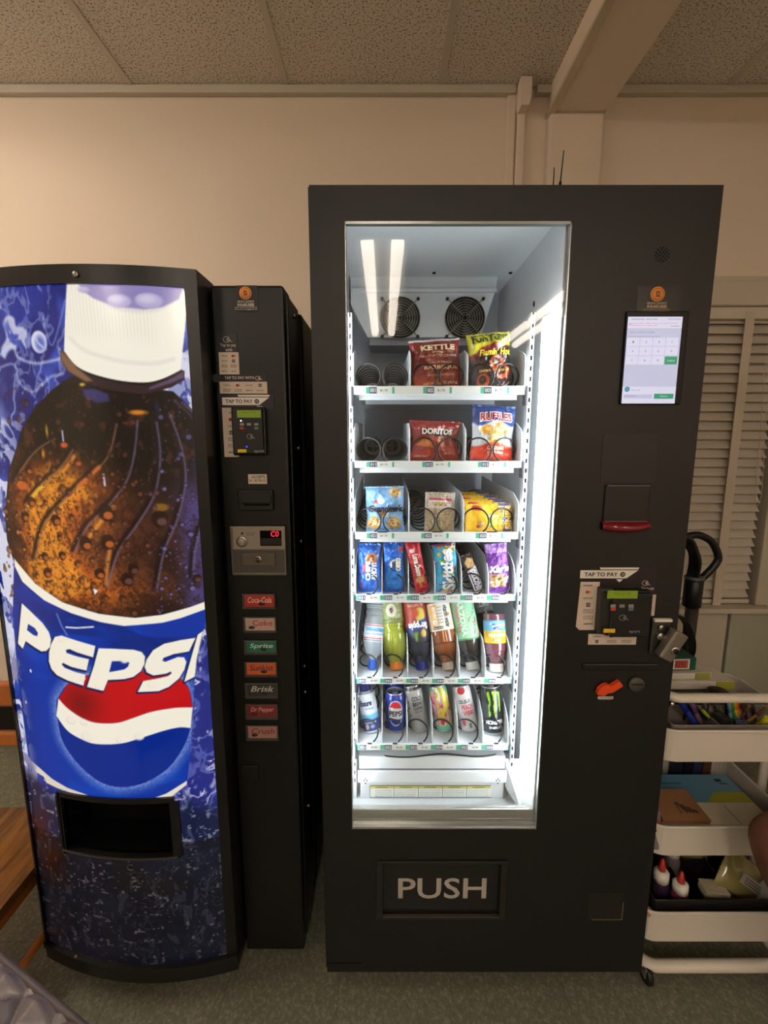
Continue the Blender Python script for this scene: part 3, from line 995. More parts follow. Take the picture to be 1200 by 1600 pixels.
for nm, v0, v1, mat in (('lit_picture', vs_, 1.0, MPIC), ('lower_picture', 0.0, vs_, MPIC2)):
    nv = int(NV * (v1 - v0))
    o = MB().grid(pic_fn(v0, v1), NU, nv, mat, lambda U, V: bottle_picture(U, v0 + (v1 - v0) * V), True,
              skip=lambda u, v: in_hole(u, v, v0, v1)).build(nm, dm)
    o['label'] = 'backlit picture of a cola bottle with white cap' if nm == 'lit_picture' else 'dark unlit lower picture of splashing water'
# the can opening
q = MB()
sA, sB, zA, zB = OPEN[0] / GW, OPEN[1] / GW, OPEN[2], OPEN[3]
e = 0.021
slab(q, sA - e, sB + e, zB, zB + 0.013, 0.010, 0.02, MBLK2)
slab(q, sA - e, sB + e * 1.4, zA - 0.004, zA, 0.012, 0.02, MBLK2)
slab(q, sA - e * 1.4, sA, zA, zB, 0.010, 0.02, MBLK2, 4)
slab(q, sB, sB + e * 1.9, zA, zB, 0.010, 0.02, MBLK2, 4)
slab(q, sA - e, sB + e, zA - 0.001, zA + 0.002, 0.013, 0.004, MSTEEL)
ch = q.build('opening_frame', dm)
q = MB()
xa, xb = face(sA, 0)[0], face(sB, 0)[0]
q.box(xa - 0.01, xb + 0.01, 1.155, 1.163, zA - 0.02, zB + 0.02, MDK)
q.box(xa - 0.008, xa, 1.05, 1.16, zA - 0.01, zB + 0.01, MDK)
q.box(xb, xb + 0.008, 1.05, 1.16, zA - 0.01, zB + 0.01, MDK)
q.box(xa, xb, 1.06, 1.16, zA - 0.012, zA - 0.003, MDK)
q.box(xa, xb, 1.06, 1.16, zB + 0.003, zB + 0.012, MDK)
q.build('can_chute', dm)
cp = A([(210, 1352)])
s, z = facepx(206, 1352)
p = face(s, z, 0.006)
MB().tube([(p[0] + 0.008 * math.cos(t), p[1], z + 0.008 * math.sin(t)) for t in np.linspace(0.8, 5.2, 12)], 0.0012, MSTEEL, 6).build('chute_emblem', dm)

# --- selection column
CY = 1.125
col = MB()
col.box(-0.391, -0.226, CY, 1.2, 0.035, 1.812, MBLK, 0.006)
col.box(-0.232, -0.222, CY + 0.03, 1.29, 0.05, 1.80, MBLK, 0.004)
col.build('selection_column', dm)
for py in (497, 700, 843, 1035, 1075, 1250):
    p = at(457, py, 1.24)
    MB().cyl((-0.222, 1.22, p.z), (-0.216, 1.22, p.z), 0.006, MSTEEL, seg=10).build('side_bolt', dm)
def sticker(name, parent, items, label=None):
    o = items.build(name, parent)
    if label: o['label'] = label
    return o
Yc = CY - 0.0008
# service sticker
m = MB().prect((371, 446, 403, 487), Yc, MINK, 0.0005)
def coin(mb, cx, cy, r, Y, k=1.0):
    c = at(cx, cy, Y)
    R_ = r * Y / FPX * 0.95
    mb.cyl((c.x, Y, c.z), (c.x, Y - 0.0008, c.z), R_, MORG, seg=28)
    mb.cyl((c.x, Y - 0.0008, c.z), (c.x, Y - 0.0011, c.z), R_ * 0.80, P('brown_print', (110, 54, 26), 0.5), seg=28)
    mb.cyl((c.x, Y - 0.0011, c.z), (c.x, Y - 0.0013, c.z), R_ * 0.74, MORG, seg=28)
    mb.text('52', lambda u, v: (c.x + (u - 0.5) * R_ * 0.6, Y - 0.0016, c.z + (v - 0.5) * R_ * 0.75), MINK, 0.03)
coin(m, 383.5, 458, 9.5, Yc - 0.0005)
m.ptext('SERVICE CONTACT', (371, 469.5, 397, 473), Yc - 0.001, MWHITE)
m.ptext('818.602.0202', (371, 474, 397, 478.5), Yc - 0.001, MWHITE, 0.02)
m.ptext('www.52expressvending.com', (367, 479, 402, 481.5), Yc - 0.001, MWHITE)
m.ptext('52expressvending@gmail.com', (367, 482, 402, 484.5), Yc - 0.001, MWHITE)
sticker('service_sticker', dm, m)
def logos(mb, x0, y0, x1, y1, Y, cols, rows, seed=0):
    rs = random.Random(seed)
    k = 0
    names = ['VISA', 'mc', 'DISCOVER', 'AMEX', 'Pay', 'G Pay', 'SAMSUNG', 'cards']
    for j in range(rows):
        for i in range(cols):
            cx = x0 + (x1 - x0) * (i + 0.5) / cols
            cy = y0 + (y1 - y0) * (j + 0.5) / rows
            w_ = (x1 - x0) / cols * 0.62
            h_ = min((y1 - y0) / rows * 0.5, w_ * 0.6)
            nm = names[k % 8]
            if nm == 'mc':
                for sgn, mm in ((-1, MRED), (1, MORG)):
                    c = at(cx + sgn * h_ * 0.33, cy, Y)
                    mb.cyl((c.x, Y, c.z), (c.x, Y - 0.0004, c.z), h_ * 0.5 * Y / FPX, mm, seg=16)
            elif nm == 'AMEX':
                mb.prect((cx - h_ * 0.6, cy - h_ * 0.6, cx + h_ * 0.6, cy + h_ * 0.6), Y, P('amex_print', (70, 62, 80), 0.5), 0.0004)
                mb.ptext('AM', (cx - h_ * 0.4, cy - h_ * 0.3, cx + h_ * 0.4, cy + h_ * 0.3), Y - 0.0006, MSTICK)
            elif nm in ('Pay', 'G Pay'):
                mb.prect((cx - w_ / 2, cy - h_ / 2, cx + w_ / 2, cy + h_ / 2), Y, MGREY, 0.0003)
                mb.prect((cx - w_ / 2 + .7, cy - h_ / 2 + .7, cx + w_ / 2 - .7, cy + h_ / 2 - .7), Y - 0.0003, MSTICK, 0.0002)
                mb.ptext(nm, (cx - w_ * 0.32, cy - h_ * 0.25, cx + w_ * 0.32, cy + h_ * 0.3), Y - 0.0007, MINK)
            else:
                mb.ptext(nm, (cx - w_ / 2, cy - h_ * 0.3, cx + w_ / 2, cy + h_ * 0.25), Y - 0.0004, MNAVY, 0.01)
            k += 1
def wave_icon(mb, cx, cy, r, Y, mat):
    c = at(cx, cy, Y)
    k = Y / FPX
    mb.tube([(c.x + r * k * 1.25 * math.cos(t), Y - 0.0005, c.z + r * k * math.sin(t)) for t in np.linspace(0, 2 * PI, 25)[:-1]], 0.0006, mat, 5, closed=True)
    for q in (0.3, 0.55, 0.8):
        mb.tube([(c.x + (-0.35 + q) * r * k + 0.3 * r * k * math.cos(t), Y - 0.0005, c.z + q * r * k * math.sin(t)) for t in np.linspace(-1.0, 1.0, 7)], 0.0006, mat, 5)
    mb.tube([(c.x + r * k * 1.2, Y - .0005, c.z - r * k * 0.5), (c.x + r * k * 2.1, Y - .0005, c.z - r * k * 0.75)], 0.0009, mat, 5)
# stacked tap-to-pay stickers
m = MB().prect((340, 522, 371, 551), Yc, MNAVY, 0.0005)
wave_icon(m, 354, 530.5, 4, Yc - 0.0006, MSTICK)
m.ptext('Tap to pay', (344, 537, 369, 542.5), Yc - 0.0006, MSTICK, 0.01)
m.ptext('with', (352, 544, 363, 549), Yc - 0.0006, MSTICK, 0.01)
m.prect((342.5, 550.5, 373.5, 585), Yc - 0.0001, MSTICK, 0.0006)
logos(m, 344, 552, 372, 584, Yc - 0.0008, 2, 4)
sticker('payment_sticker', dm, m)
m = MB().prect((333, 585, 417, 597), Yc - 0.0004, MNAVY, 0.0006)
m.ptext('TAP TO PAY WITH', (351, 588, 397, 592.5), Yc - 0.0011, MSTICK, 0.015)
wave_icon(m, 403, 591, 3, Yc - 0.0011, MSTICK)
m.prect((343.5, 596.5, 417.5, 615), Yc - 0.0005, MSTICK, 0.0006)
logos(m, 346, 598, 415, 614, Yc - 0.0012, 4, 2)
sticker('payment_sticker', dm, m)
def tap_banner(mb, x0, y0, x1, y1, Y, tip):
    k0 = at(x0, y0, Y); k1 = at(x1, y1, Y)
    xa, xb, zt, zb = k0.x, k1.x, k0.z, k1.z
    h = zt - zb
    mb.prism([(xa, zb), (xa, zt), (xb, zt), (xb - h * 1.35, zb)], MWHITE, Y - 0.0006, Y)
    mb.prism([(xa + (xb - xa) * 0.35, zt + h * 0.10), (xa + (xb - xa) * 0.33, zt + h * 0.34), (xb + h * 0.1, zt + h * 0.34), (xb, zt + h * 0.10)], MWHITE, Y - 0.0006, Y)
    t = at(tip[0], tip[1], Y)
    mb.prism([(t.x - h * 0.42, zb - h * 0.12), (t.x + h * 0.42, zb - h * 0.12), (t.x, zb - h * 0.5)], MWHITE, Y - 0.0006, Y)
    cw = (xb - xa)
    mb.text('TAP TO PAY', lambda u, v: (xa + cw * (0.07 + 0.58 * u), Y - 0.0009, zb + h * (0.24 + 0.5 * v)), MINK, 0.025)
    cc = (xa + cw * 0.735, zb + h * 0.49)
    mb.cyl((cc[0], Y - 0.0006, cc[1]), (cc[0], Y - 0.001, cc[1]), h * 0.31, MINK, seg=20)
    mb.tube([(cc[0] + h * 0.14 * math.cos(t_), Y - 0.0011, cc[1] + h * 0.14 * math.sin(t_)) for t_ in np.linspace(0, 2 * PI, 14)[:-1]], 0.0006, MWHITE, 5, closed=True)
m = MB().prect((341, 616, 428, 640), Yc - 0.0004, MNAVY, 0.0004)
tap_banner(m, 347, 621, 421, 633, Yc - 0.001, (406, 640))
m.prect((349, 637, 372, 714), Yc - 0.0005, MSTICK, 0.0006)
logos(m, 354, 640, 369, 712, Yc - 0.0012, 1, 7)
sticker('payment_sticker', dm, m)
# card reader
def card_reader(parent, r, Y, depth, lcd_r, btn_y, icon, brand, yel, scale, dots=True):
    body = MB()
    x0, x1, z0, z1 = prect_xz(r, Y)
    body.box(x0 - 0.004, x1 + 0.004, Y - depth * 0.6, Y, z0 - 0.003, z1 + 0.003, MBLK2, 0.004)
    body.box(x0, x1, Y - depth, Y - depth * 0.5, z0, z1, MBLK2, 0.003)
    rd = body.build('card_reader', parent)
    F = Y - depth - 0.0004
    def pr(q, mat, nm, th=0.001, txt=None):
        return MB().prect(q, F, mat, th).build(nm, rd)
    lcd = MB().prect(lcd_r, F, P('lcd_green', (108, 128, 26), 0.3, emit=0.32), 0.001)
    lcd.ptext('Swipe or Tap', (lcd_r[0] + (lcd_r[2] - lcd_r[0]) * 0.22, lcd_r[1] + 3 * scale, lcd_r[2] - (lcd_r[2] - lcd_r[0]) * 0.22, lcd_r[1] + 6 * scale), F - 0.0013, MINK)
    lcd.build('display', rd)
    for i, bx in enumerate(btn_y[0]):
        for k, by in enumerate(btn_y[1]):
            mt = (P('key_grey', (140, 138, 132), 0.5), MRED if i == 0 else (MINK if i == 1 else P('key_blue', (90, 110, 124), 0.5)))[k]
            MB().prect((bx - 4 * scale, by - 2.6 * scale, bx + 4 * scale, by + 2.6 * scale), F, mt, 0.0008, 0.0004).build('key', rd)
    ic = MB()
    wave_icon(ic, icon[0], icon[1], 4.6 * scale, F, P('icon_grey', (150, 150, 150), 0.5))
    c = at(icon[0], icon[1], F)
    ic.build('contactless_mark', rd)
    y_ = MB().prect(yel, F, MYEL, 0.0006)
    y_.build('yellow_sticker', rd)
    b2 = MB().ptext('eport', brand, F - 0.0004, P('icon_grey', (150, 150, 150), 0.5), 0.01)
    b2.build('maker_mark', rd)
    return rd, F
rd, F = card_reader(dm, (368, 638, 415, 709), CY, 0.026, (370.5, 641, 407.5, 652.5), ((378, 389, 400.5), (663, 669)), (390.5, 682), (397, 703, 413, 708.5), (371.5, 702, 385, 707), 0.8)
for px, mt in ((376.5, P('lamp_white', (220, 230, 255), 0.4, emit=1.5)), (385.5, P('lamp_blue', (40, 70, 255), 0.4, emit=2.0))):
    py = 657.5 if px < 380 else 698
    p = at(px, py, F)
    MB().cyl((p.x, F, p.z), (p.x, F - 0.001, p.z), 0.002, mt, seg=10).build('indicator_lamp', rd)
# bill acceptor
m = MB().prect((388, 741, 417, 756), Yc, MSTICK, 0.0006)
m.ptext('ACCEPTS', (393, 743, 414, 747.5), Yc - 0.0008, MINK, 0.02)
m.ptext('$1, $5 BILLS', (390, 749, 415, 753), Yc - 0.0008, MINK, 0.01)
sticker('accepts_sticker', dm, m)
m = MB().prect((374, 765, 428, 797), CY, MBLK2, 0.012, 0.003)
m.prect((378, 770, 424, 786), CY - 0.011, MBLK2, 0.006, 0.002)
ba = m.build('bill_acceptor', dm)
MB().prect((381, 787.5, 421, 790), CY - 0.0125, MDK, 0.001).build('bill_slot', ba)
# coin panel
cpn = MB().prect((360.5, 821.5, 447.5, 899), CY, MSTEEL, 0.006, 0.004).build('coin_panel', dm)
MPLT = P('coin_plate', (150, 140, 128), 0.4, 0.3)
MB().prect((364, 825, 445, 857.5), CY - 0.006, MPLT, 0.001, 0.0006).build('coin_plate', cpn)
MB().prect((364.5, 859, 445, 894.5), CY - 0.006, P('plate_dark', (84, 82, 78), 0.45, 0.5), 0.001, 0.0006).build('lower_plate', cpn)
Yp = CY - 0.0068
m = MB().prect((406.5, 829, 440, 853), Yp, MDK, 0.001, 0.0006)
m.prect((408, 841, 440, 852), Yp - 0.0009, MBLK2, 0.001, 0.0008)
MLED = P('red_segment', (255, 40, 60), 0.4, emit=1.6)
m.ptext('C0', (423, 830, 435.5, 838.5), Yp - 0.0012, MLED, 0.0, 0.1)
m.build('price_display', cpn)
c = at(378.5, 846, Yp)
m = MB().cyl((c.x, Yp + .0005, c.z), (c.x, Yp - 0.004, c.z), 0.0135, MSTEEL, seg=28)
m.cyl((c.x, Yp - 0.004, c.z), (c.x, Yp - 0.010, c.z), 0.0095, MPLT, seg=24)
m.build('return_knob', cpn)
c = at(378.5, 833.5, Yp)
m = MB().cyl((c.x, Yp + .0005, c.z), (c.x, Yp - 0.001, c.z), 0.0028, MINK, seg=14)
m.ptext('CORRECT CHANGE', (384, 832, 399, 834.3), Yp - 0.0003, MINK)
m.ptext('REQUIRED', (386, 835, 397, 837.3), Yp - 0.0003, MINK)
m.build('coin_notice', cpn)
m = MB().prect((379, 864, 430, 883), Yp, P('plate_mid', (104, 98, 90), 0.4, 0.6), 0.004, 0.001)
lk = m.build('coin_door', cpn)
c = at(404, 873.5, Yp - 0.004)
m = MB().cyl((c.x, c.y + 0.001, c.z), (c.x, c.y - 0.004, c.z), 0.0088, MSTEEL, seg=24)
m.cyl((c.x, c.y - 0.004, c.z), (c.x, c.y - 0.0045, c.z), 0.006, MBLK2, seg=20)
m.box(c.x - 0.006, c.x + 0.006, c.y - 0.0055, c.y - 0.004, c.z - 0.0012, c.z + 0.0012, MSTEEL)
m.build('lock', lk)
# selection buttons
MBEZ = P('button_bezel', (66, 60, 56), 0.4)
BTN = [((379, 927, 431, 951), 'Coca-Cola', (168, 44, 36), (226, 196, 186), 0.25), ((380.5, 963, 432.5, 988), 'Coke', (176, 152, 140), (176, 36, 34), 0.0),
       ((382, 999.5, 433.5, 1022), 'Sprite', (22, 104, 84), (196, 214, 204), 0.2), ((382.5, 1033, 434, 1057), 'Sunkist', (196, 92, 34), (50, 46, 96), 0.1),
       ((383.5, 1066, 435, 1090), 'Brisk', (46, 46, 48), (190, 188, 180), 0.3), ((384, 1099, 435, 1123), 'Dr Pepper', (112, 32, 34), (206, 156, 150), 0.2),
       ((385, 1132, 436, 1156), 'Crush', (156, 116, 106), (120, 30, 44), 0.2)]
for i, (r, tx, c, tc, sh) in enumerate(BTN):
    bt = MB().prect(r, CY, MBEZ, 0.006, 0.002).build('selection_button', dm)
    f = MB().prect((r[0] + 3, r[1] + 3, r[2] - 3, r[3] - 3), CY - 0.0058, P('button_face_%s' % tx.lower().replace('-', '_').replace(' ', '_'), c, 0.3, coat=0.4), 0.0012, 0.0006)
    mt = P('button_ink_%s' % tx.lower().replace('-', '_').replace(' ', '_'), tc, 0.5)
    y0, y1 = r[1] + 6, r[1] + 15
    x0, x1 = r[0] + 8, r[2] - 7
    if tx == 'Coke':
        x0 = r[0] + 14
    f.ptext(tx, (x0, y0, x1, y1), CY - 0.0073, mt, 0.01, sh)
    k = at(r[0] + (13 if tx in ('Coke', 'Dr Pepper', 'Crush') else 30), r[3] - 7.5, CY - 0.0070)
    f.lathe([(0.0, 0.0), (0.0078, 0.0), (0.0078, 0.0004), (0, 0.0005)], MINK, 18, Matrix.Translation(k) @ Matrix.Rotation(PI / 2, 4, 'X') @ Matrix.Diagonal((1, 0.55, 1, 1)))
    f.text('12 OZ', lambda u, v: (k.x + (u - 0.5) * 0.009, k.y - 0.0008, k.z + (v - 0.5) * 0.003), MGREY)
    f.build('button_face', bt)
m = MB()
m.prect((378, 1195, 404, 1219), CY, MBLK2, 0.004, 0.002)
m.build('coin_return', dm)

# ================================================================== SNACK MACHINE (centre)
SX0, SX1, SY, SY1, SZ0, SZ1 = -0.152, 0.688, 1.05, 1.90, 0.062, 1.98
GX0, GX1, GLZ0, GLZ1 = -0.0805, 0.3845, 0.497, 1.912
MFRONT = P('black_powder_coat', (12, 12, 13), 0.46, spec=0.5, bump=0.04, bscale=900)
MLINER = P('white_liner', (216, 219, 222), 0.4)
MLINER2 = P('grey_liner', (150, 154, 162), 0.45)
MTRAY = P('white_tray', (222, 226, 230), 0.4)
MCOIL = P('black_wire', (26, 26, 28), 0.35)
MPLAS = P('clear_plastic_grey', (70, 72, 76), 0.4)
sm = thing('snack_machine', 'tall black snack vending machine with a lit glass front full of snacks and drinks', 'vending machine', (0.27, 1.45, 0.0))
PUSH = prect_xz((598, 1349, 781, 1431), SY)
d = MB()
d.box(SX0, GX0, SY, SY + 0.045, SZ0, SZ1, MFRONT)
d.box(GX1, SX1, SY, SY + 0.045, SZ0, SZ1, MFRONT)
d.box(GX0, GX1, SY, SY + 0.014, GLZ1, SZ1, MFRONT)
d.box(GX0, GX1, SY, SY + 0.045, PUSH[3], GLZ0, MFRONT)
d.box(GX0, GX1, SY, SY + 0.045, SZ0, PUSH[2], MFRONT)
d.box(GX0, PUSH[0], SY, SY + 0.045, PUSH[2], PUSH[3], MFRONT)
d.box(PUSH[1], GX1, SY, SY + 0.045, PUSH[2], PUSH[3], MFRONT)
d.build('front_door', sm)
d = MB()
d.box(SX0 - 0.004, SX0 + 0.03, SY + 0.012, SY1, SZ0, SZ1 + 0.002, MFRONT)
d.box(SX1 - 0.004, SX1, SY + 0.045, SY1, SZ0, SZ1 + 0.002, MFRONT)
d.box(SX0, SX1, SY + 0.045, SY1, SZ1 - 0.01, SZ1 + 0.002, MFRONT)
d.box(SX0, SX1, SY + 0.045, SY1, SZ0, SZ0 + 0.01, MFRONT)
d.box(SX0, SX1, SY1 - 0.01, SY1, SZ0, SZ1, MFRONT)
d.box(0.392, 0.40, SY + 0.045, SY1, SZ0, SZ1, MFRONT)
d.build('cabinet', sm)
MB().box(SX0 + 0.001, GX0 + 0.02, SY - 0.0006, SY, SZ0 + 0.028, SZ0 + 0.0295, MDK).build('plinth_seam', sm)
# inner lining
IZ0, IZ1, IB = 0.499, 1.945, 1.66
l = MB()
l.box(GX0 - 0.030, GX0 - 0.024, SY + 0.046, IB, IZ0, IZ1, MLINER)
l.box(0.380, 0.389, SY + 0.02, IB, IZ0, IZ1, MLINER)
l.box(GX0 - 0.030, 0.389, SY + 0.03, IB, IZ1, IZ1 + 0.008, MLINER)
l.box(GX0 - 0.030, 0.389, SY + 0.02, IB, IZ0 - 0.008, IZ0, MLINER)
l.build('inner_lining', sm)
MB().box(GX0 - 0.030, 0.389, IB, IB + 0.008, IZ0, IZ1, MLINER2).build('inner_back', sm)
# glass with its trim
MFILM = P('clear_edge', (170, 172, 170), 0.25, 0.6)
MB().box(GX0, GX1, SY + 0.006, SY + 0.010, GLZ0 + 0.004, GLZ1 - 0.002, GLASS('front_glass', (0.97, 0.985, 0.98), 0.55)).build('glass_pane', sm)
g = MB()
g.box(GX0, GX1, SY - 0.001, SY + 0.012, GLZ1 - 0.005, GLZ1, MFILM)
g.box(GX0, GX0 + 0.0015, SY - 0.001, SY + 0.012, GLZ0, GLZ1, MFILM)
g.box(GX1 - 0.0022, GX1, SY - 0.001, SY + 0.012, GLZ0, GLZ1, MFILM)
g.build('glass_trim', sm)
sill = prect_xz((549, 1270, 836, 1297), SY)
g = MB().box(GX0, GX1, SY + 0.0115, SY + 0.028, GLZ0 - 0.004, sill[3], P('sill_bright', (206, 206, 200), 0.22, 0.55), 0.003)
g.box(GX0, GX1, SY + 0.0105, SY + 0.020, GLZ0 + 0.014, GLZ0 + 0.02, MFILM, 0.001)
g.box(GX0, GX1, SY + 0.0, SY + 0.014, GLZ0 - 0.001, GLZ0 + 0.005, MFILM, 0.001)
g.build('sill', sm)
# LED light strip
ML = P('led_diffuser', (255, 255, 255), 0.4)
b = ML.node_tree.nodes['Principled BSDF']
b.inputs['Emission Color'].default_value = (0.92, 0.97, 1.0, 1)
b.inputs['Emission Strength'].default_value = LED_STRENGTH
MB().box(0.349, 0.370, SY + 0.018, SY + 0.050, IZ0 + 0.09, 1.735, ML, 0.004).build('led_strip', sm)
MB().box(0.3775, 0.380, SY + 0.012, SY + 0.115, IZ0 + 0.03, 1.77, MTRAY).build('led_channel', sm)
MB().box(GX0 - 0.0225, GX0 - 0.006, SY + 0.047, SY + 0.07, IZ0 + 0.06, 1.76, ML, 0.003).build('led_strip', sm)  # second strip, hidden behind the stile, added to brighten the interior
ld = MB()
MLD = P('led_chip', (250, 252, 255), 0.4, emit=2.4)  # glowing dots stand in for the strip's reflection in the liner
for i in range(76):
    z = IZ0 + 0.12 + i * 0.0148
    ld.box(0.3755, 0.3778, SY + 0.088, SY + 0.096, z, z + 0.006, MLD)
ld.build('led_reflection_dots', sm)
# perforated posts
for nm, x0, x1 in (('l', GX0 - 0.003, GX0 + 0.006), ('r', 0.340, 0.350)):
    p = MB().box(x0, x1, 1.150, 1.175, IZ0, 1.76, MTRAY, 0.001)
    for i in range(52):
        z = IZ0 + 0.05 + i * 0.024
        p.box(x0 + 0.003, x1 - 0.003, 1.149, 1.151, z, z + 0.011, MDK)
    p.build('slotted_post', sm)
# cooling unit with two fans
fu = MB()
f0, f1 = at(548, 470, 1.50), at(776, 470, 1.50)
bt = at(600, 527, 1.50).z
fu.prism([(f0.x, IZ1), (f1.x, IZ1), (f1.x - 0.004, at(600, 452, 1.5).z), (f1.x - 0.045, bt), (f0.x + 0.05, bt), (f0.x, at(600, 476, 1.5).z)], MLINER, 1.50, IB)
fu.box(f0.x + 0.005, f1.x - 0.003, 1.488, 1.50, at(600, 458, 1.5).z, at(600, 452, 1.5).z, MTRAY, 0.001)
fu.box(f0.x + 0.055, f1.x - 0.05, 1.52, IB, bt - 0.02, bt, MLINER2)
un = fu.build('cooling_unit', sm)
for cx in (625, 726):
    c = at(cx, 497, 1.4985)
    f = MB().cyl((c.x, 1.4995, c.z), (c.x, 1.496, c.z), 0.060, MDK, seg=36)
    for k in range(8):
        r = 0.008 + k * 0.0074
        f.tube([(c.x + r * math.cos(t), 1.493, c.z + r * math.sin(t)) for t in np.linspace(0, 2 * PI, 33)[:-1]], 0.0011, MSTEEL, 5, closed=True)
    for k in range(4):
        t = PI / 4 + k * PI / 2
        f.tube([(c.x + 0.008 * math.cos(t), 1.4925, c.z + 0.008 * math.sin(t)), (c.x + 0.074 * math.cos(t), 1.4925, c.z + 0.074 * math.sin(t))], 0.0014, MSTEEL, 5)
        f.cyl((c.x + 0.076 * math.cos(t), 1.4995, c.z + 0.076 * math.sin(t)), (c.x + 0.076 * math.cos(t), 1.491, c.z + 0.076 * math.sin(t)), 0.005, MBLK2, seg=10)
    for k in range(7):
        t = k * 2 * PI / 7
        f.prism([(c.x + 0.012 * math.cos(t), c.z + 0.012 * math.sin(t)), (c.x + 0.055 * math.cos(t + 0.15), c.z + 0.055 * math.sin(t + 0.15)), (c.x + 0.055 * math.cos(t + 0.75), c.z + 0.055 * math.sin(t + 0.75)), (c.x + 0.012 * math.cos(t + 0.6), c.z + 0.012 * math.sin(t + 0.6))], MBLK2, 1.4955, 1.4965)
    f.build('fan', un)
for px, py in ((678, 440), (797, 440)):
    p = at(px, py, 1.46)
    MB().cyl((p.x, 1.46, IZ1), (p.x, 1.46, IZ1 - 0.004), 0.005, MDK, seg=10).build('ceiling_screw', sm)

# ---- trays
TY = 1.13
TX0, TX1 = at(552, 610, TY).x, at(820, 610, TY).x
ROWS = [(603, 617, 3, '00'), (720, 731, 3, '01'), (831, 842, 3, '02'), (928, 938, 6, '03'), (1058, 1067, 6, '04'), (1161, 1171, 6, '05')]
MGREEN = P('tag_green', (84, 178, 146), 0.5)
MTBLUE = P('tag_blue', (72, 80, 116), 0.5)
MTAGW = P('tag_white', (228, 232, 228), 0.5)
FLOOR, TRAYS = [], []
def coil(mb, cx, z0, r, pitch, mirror, mat, y0=1.139, y1=1.57):
    n = int((y1 - y0) / pitch * 20)
    pts = []
    for i in range(n + 1):
        t = i / 20.0
        a = math.radians(-62) + t * 2 * PI
        if mirror:
            a = PI - a
        pts.append((cx + r * math.cos(a), y0 + pitch * t, z0 + r * math.sin(a)))
    mb.tube(pts, 0.0021, mat, 6)
def xc(row, i):
    n = ROWS[row][2]
    return TX0 + (TX1 - TX0) * (i + 0.5) / n
